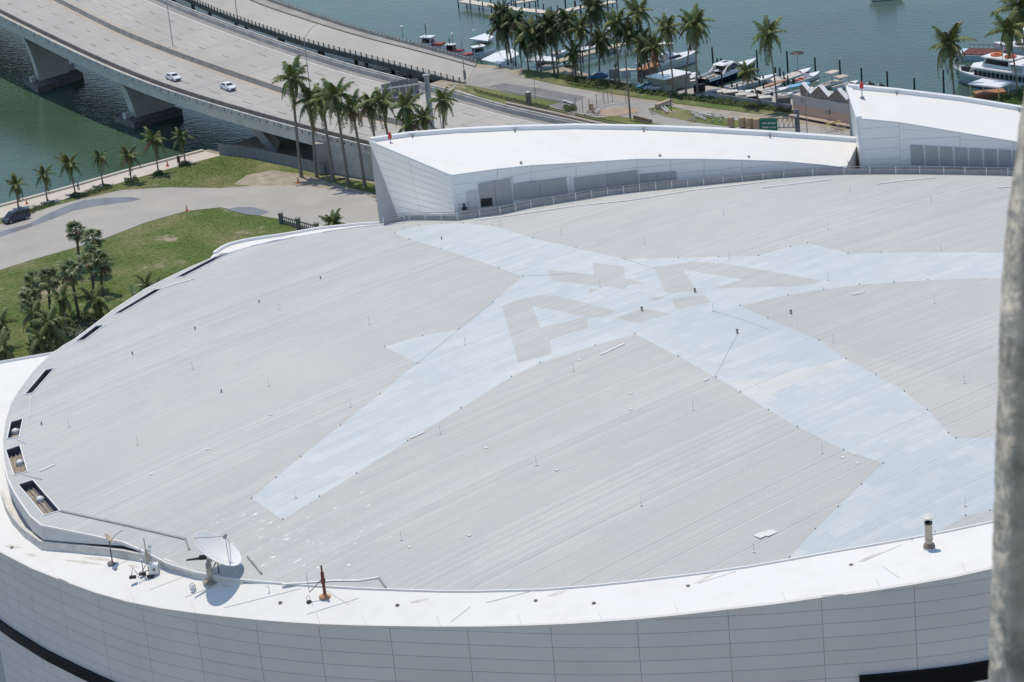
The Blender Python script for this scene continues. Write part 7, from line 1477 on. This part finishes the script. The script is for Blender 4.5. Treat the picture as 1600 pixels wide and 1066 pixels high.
# white repair spots and cable lines on the roof
mb = MB()
for x, y in [(1190, 836), (1202, 833), (236, 741), (423, 648), (640, 855), (734, 837), (985, 615), (985, 640), (870, 735), (760, 700), (290, 540), (1335, 710), (1317, 715), (1340, 724), (905, 563), (325, 702)]:
    p = rs(x, y); s = .45 if x in (1190, 1202) else .13; d1 = Vector((cu, su, 0))*s*1.3; d2 = Vector((-su, cu, 0))*s; z = Vector((0, 0, .05)); mb.prism([p-d1-d2, p+d1-d2, p+d1+d2, p-d1+d2], (0, 0, .05))
mb.build('repair_patch', M_strip, AR, AO, kind='stuff')
def line(px, name='roof_cable', r=.03, m=MATS['skirt_panel']):
    P = [rs(x, y)+Vector((0, 0, .05)) for x, y in px]; mb = MB(); mb.tube(P, r*.6, 4); mb.build(name, m, AR, AO)
line([(1152, 523), (1140, 545), (1122, 580), (1115, 592)]); line([(1236, 491), (1243, 500), (1242, 515)], r=.05); line([(652, 568), (716, 516), (770, 473)]); line([(817, 432), (860, 430), (900, 428)]); line([(976, 405), (1022, 420)], r=.03); line([(1114, 486), (1160, 500), (1200, 515)]); line([(46, 651), (48, 620)], r=.1); line([(25, 686), (40, 694)], r=.09); line([(36, 742), (65, 750)], r=.09)
# ================================================================== PEOPLE
def person(px, z, face, shirt, pants, label, group=None, arm='down', cat='person'):
    p = un(px[0], px[1], z); r = empty('person', p, label, cat, group, face)
    sk = {'pel': (0, 0, .95), 'ch': (0, 0, 1.28), 'nk': (0, 0, 1.48), 'hd': (0.02, 0, 1.60), 'ht': (0.03, 0, 1.72), 'hl': (0, .10, .90), 'kl': (.12, .12, .50), 'al': (.02, .12, .08), 'tl': (.16, .13, .03), 'hr': (0, -.10, .90), 'kr': (-.02, -.12, .48), 'ar': (-.16, -.12, .08), 'tr': (-.02, -.13, .03),
          'sl': (0, .19, 1.42), 'el': (.02, .26, 1.15), 'wl': (.18, .28, .95), 'gl': (.24, .28, .90), 'sr': (0, -.19, 1.42), 'er': (.05, -.27, 1.16), 'wr': (.22, -.24, 1.02), 'gr': (.28, -.23, .98)}
    E_ = [('pel', 'ch'), ('ch', 'nk'), ('nk', 'hd'), ('hd', 'ht'), ('pel', 'hl'), ('hl', 'kl'), ('kl', 'al'), ('al', 'tl'), ('pel', 'hr'), ('hr', 'kr'), ('kr', 'ar'), ('ar', 'tr'), ('ch', 'sl'), ('sl', 'el'), ('el', 'wl'), ('wl', 'gl'), ('ch', 'sr'), ('sr', 'er'), ('er', 'wr'), ('wr', 'gr')]
    Rr = {'pel': .15, 'ch': .17, 'nk': .065, 'hd': .10, 'ht': .085, 'hl': .10, 'kl': .07, 'al': .045, 'tl': .04, 'hr': .10, 'kr': .07, 'ar': .045, 'tr': .04, 'sl': .075, 'el': .05, 'wl': .035, 'gl': .04, 'sr': .075, 'er': .05, 'wr': .035, 'gr': .04}
    ks = list(sk); me = bpy.data.meshes.new('body'); me.from_pydata([sk[k] for k in ks], [(ks.index(a), ks.index(b_)) for a, b_ in E_], []); me.materials.append(mat('skin', (.35, .22, .15), .6)); o = bpy.data.objects.new('body', me); C.objects.link(o); o.parent = r
    m_ = o.modifiers.new('skin', 'SKIN'); 
    for k, v in zip(ks, me.skin_vertices[0].data): v.radius = (Rr[k], Rr[k]); v.use_root = (k == 'pel')
    s_ = o.modifiers.new('sub', 'SUBSURF'); s_.levels = 1; s_.render_levels = 2
    def cyl(name, segs, m): mb = MB(); [mb.tube(P, R__, 10) for P, R__ in segs]; mb.build(name, m, r, smooth=True)
    V = Vector; g = lambda k: V(sk[k])
    cyl('shirt', [([V((0, 0, .92)), V((0, 0, 1.1)), V((0, 0, 1.3)), V((0, 0, 1.46))], [.175, .165, .20, .09]), ([g('sl'), g('el')], [.09, .065]), ([g('sr'), g('er')], [.09, .065]), ([V((0, -.19, 1.42)), V((0, .19, 1.42))], [.085, .085])], shirt)
    cyl('trousers', [([V((0, 0, .80)), V((0, 0, .98))], [.16, .175]), ([g('hl')+V((0, 0, .03)), g('kl'), g('al')], [.115, .085, .065]), ([g('hr')+V((0, 0, .03)), g('kr'), g('ar')], [.115, .085, .065])], pants)
    mb = MB(); mb.lathe([(.105, -.06), (.118, .02), (.10, .10), (.04, .135), (0, .14)], V((.0, 0, 1.65)), 12); mb.build('hair', mat('dark_hair', (.015, .012, .01), .6), r, smooth=True)
    for k in ('tl', 'tr'): mb = MB(); c0 = g(k); mb.frus([c0+V((-.16, -.05, -.03)), c0+V((.08, -.05, -.03)), c0+V((.08, .05, -.03)), c0+V((-.16, .05, -.03))], [c0+V((-.15, -.04, .05)), c0+V((.05, -.04, .03)), c0+V((.05, .04, .03)), c0+V((-.15, .04, .05))]); mb.build('shoe', M_black, r)
    return r
person((123, 296), L(3), 2.9, mat('blue_shirt', (.30, .42, .55), .8), mat('dark_trousers', (.03, .03, .035), .8), 'man in a light blue shirt and dark trousers walking on the promenade')
# ================================================================== CONCRETE PILLAR close to the camera
prof = [(-400, 1660, 1700), (0, 1620, 1650), (130, 1603, 1630), (165, 1597, 1620), (200, 1591, 1612), (260, 1585, 1606), (330, 1575, 1602), (420, 1566, 1597), (500, 1562, 1593), (600, 1559, 1589), (700, 1555, 1583), (830, 1551, 1579), (950, 1548, 1579), (1066, 1545, 1580), (1300, 1540, 1578)]
M_pil = mat('rough_concrete_pillar', (.80, .72, .62), .95, (.26, .235, .21), 13, .9, bump=.012, bscale=32, fac=(.42, .72))
A0, B0_ = Vector((0, 3.04, 0)), Vector((1, 3.04, 0)); A1, B1_ = Vector((0, 2.92, 0)), Vector((1, 2.92, 0)); rr = random.Random(4); rows = []
ys = [-400+i*6 for i in range(0, 290)]
sm1 = sm2 = 0
for y in ys:
    sm1 = sm1*.7+rr.gauss(0, 1)*.6; sm2 = sm2*.85+rr.gauss(0, 1)*.5
    bx = unv(lerp([(q[0], q[1]) for q in prof], y)+sm1*.6, y, A0, B0_); fx = unv(lerp([(q[0], q[2]) for q in prof], y)+sm2*.8, y, A1, B1_)
    md = bx.lerp(fx, .5)+Vector((-.002+.001*sm2, 0, 0)); b2 = bx+Vector((.004, .012, 0)); rows.append([b2+Vector((.45, .02, 0)), b2, bx, bx.lerp(md, .3)+Vector((-.0015, 0, 0)), md, fx+Vector((-.001, .006, 0)), fx+Vector((.006, 0, 0)), fx+Vector((.45, 0, 0))])
V = [p for r in rows for p in r]; Fc = []
for i in range(len(rows)-1):
    for j in range(7): a = i*8+j; Fc.append((a, a+1, a+9, a+8))
low_ = [Vector((p.x, p.y, 0)) for p in rows[-1]]; k = len(V); V += low_
for j in range(7): Fc.append(((len(rows)-1)*8+j, (len(rows)-1)*8+j+1, k+j+1, k+j))
o = obj('concrete_pillar', V, Fc, M_pil, smooth=True); tag(o, 'rough weathered concrete pillar out of focus along the right edge', 'pillar')

BAL2 = empty('shade_balcony', (0, -1.5, 112), 'tower slabs and walls added out of view behind the camera to shade the pillar', 'shade_balcony'); BO2 = BAL2.location  # slabs and walls added out of view to block skylight from the pillar
for nm, bx_ in (('floor_slab', (-2.5, 3.5, -1.8, 2.3, 113.2, 113.4)), ('ceiling_slab', (-2.5, 3.5, -1.8, 1.7, 116.6, 116.85)), ('rear_wall', (-2.5, 3.5, -2.0, -1.8, 113.2, 116.85)), ('side_wall', (1.6, 1.8, -1.8, 1.7, 113.4, 116.6))):
    mb = MB(); mb.box(*bx_); mb.build(nm, M_conc, BAL2, BO2)
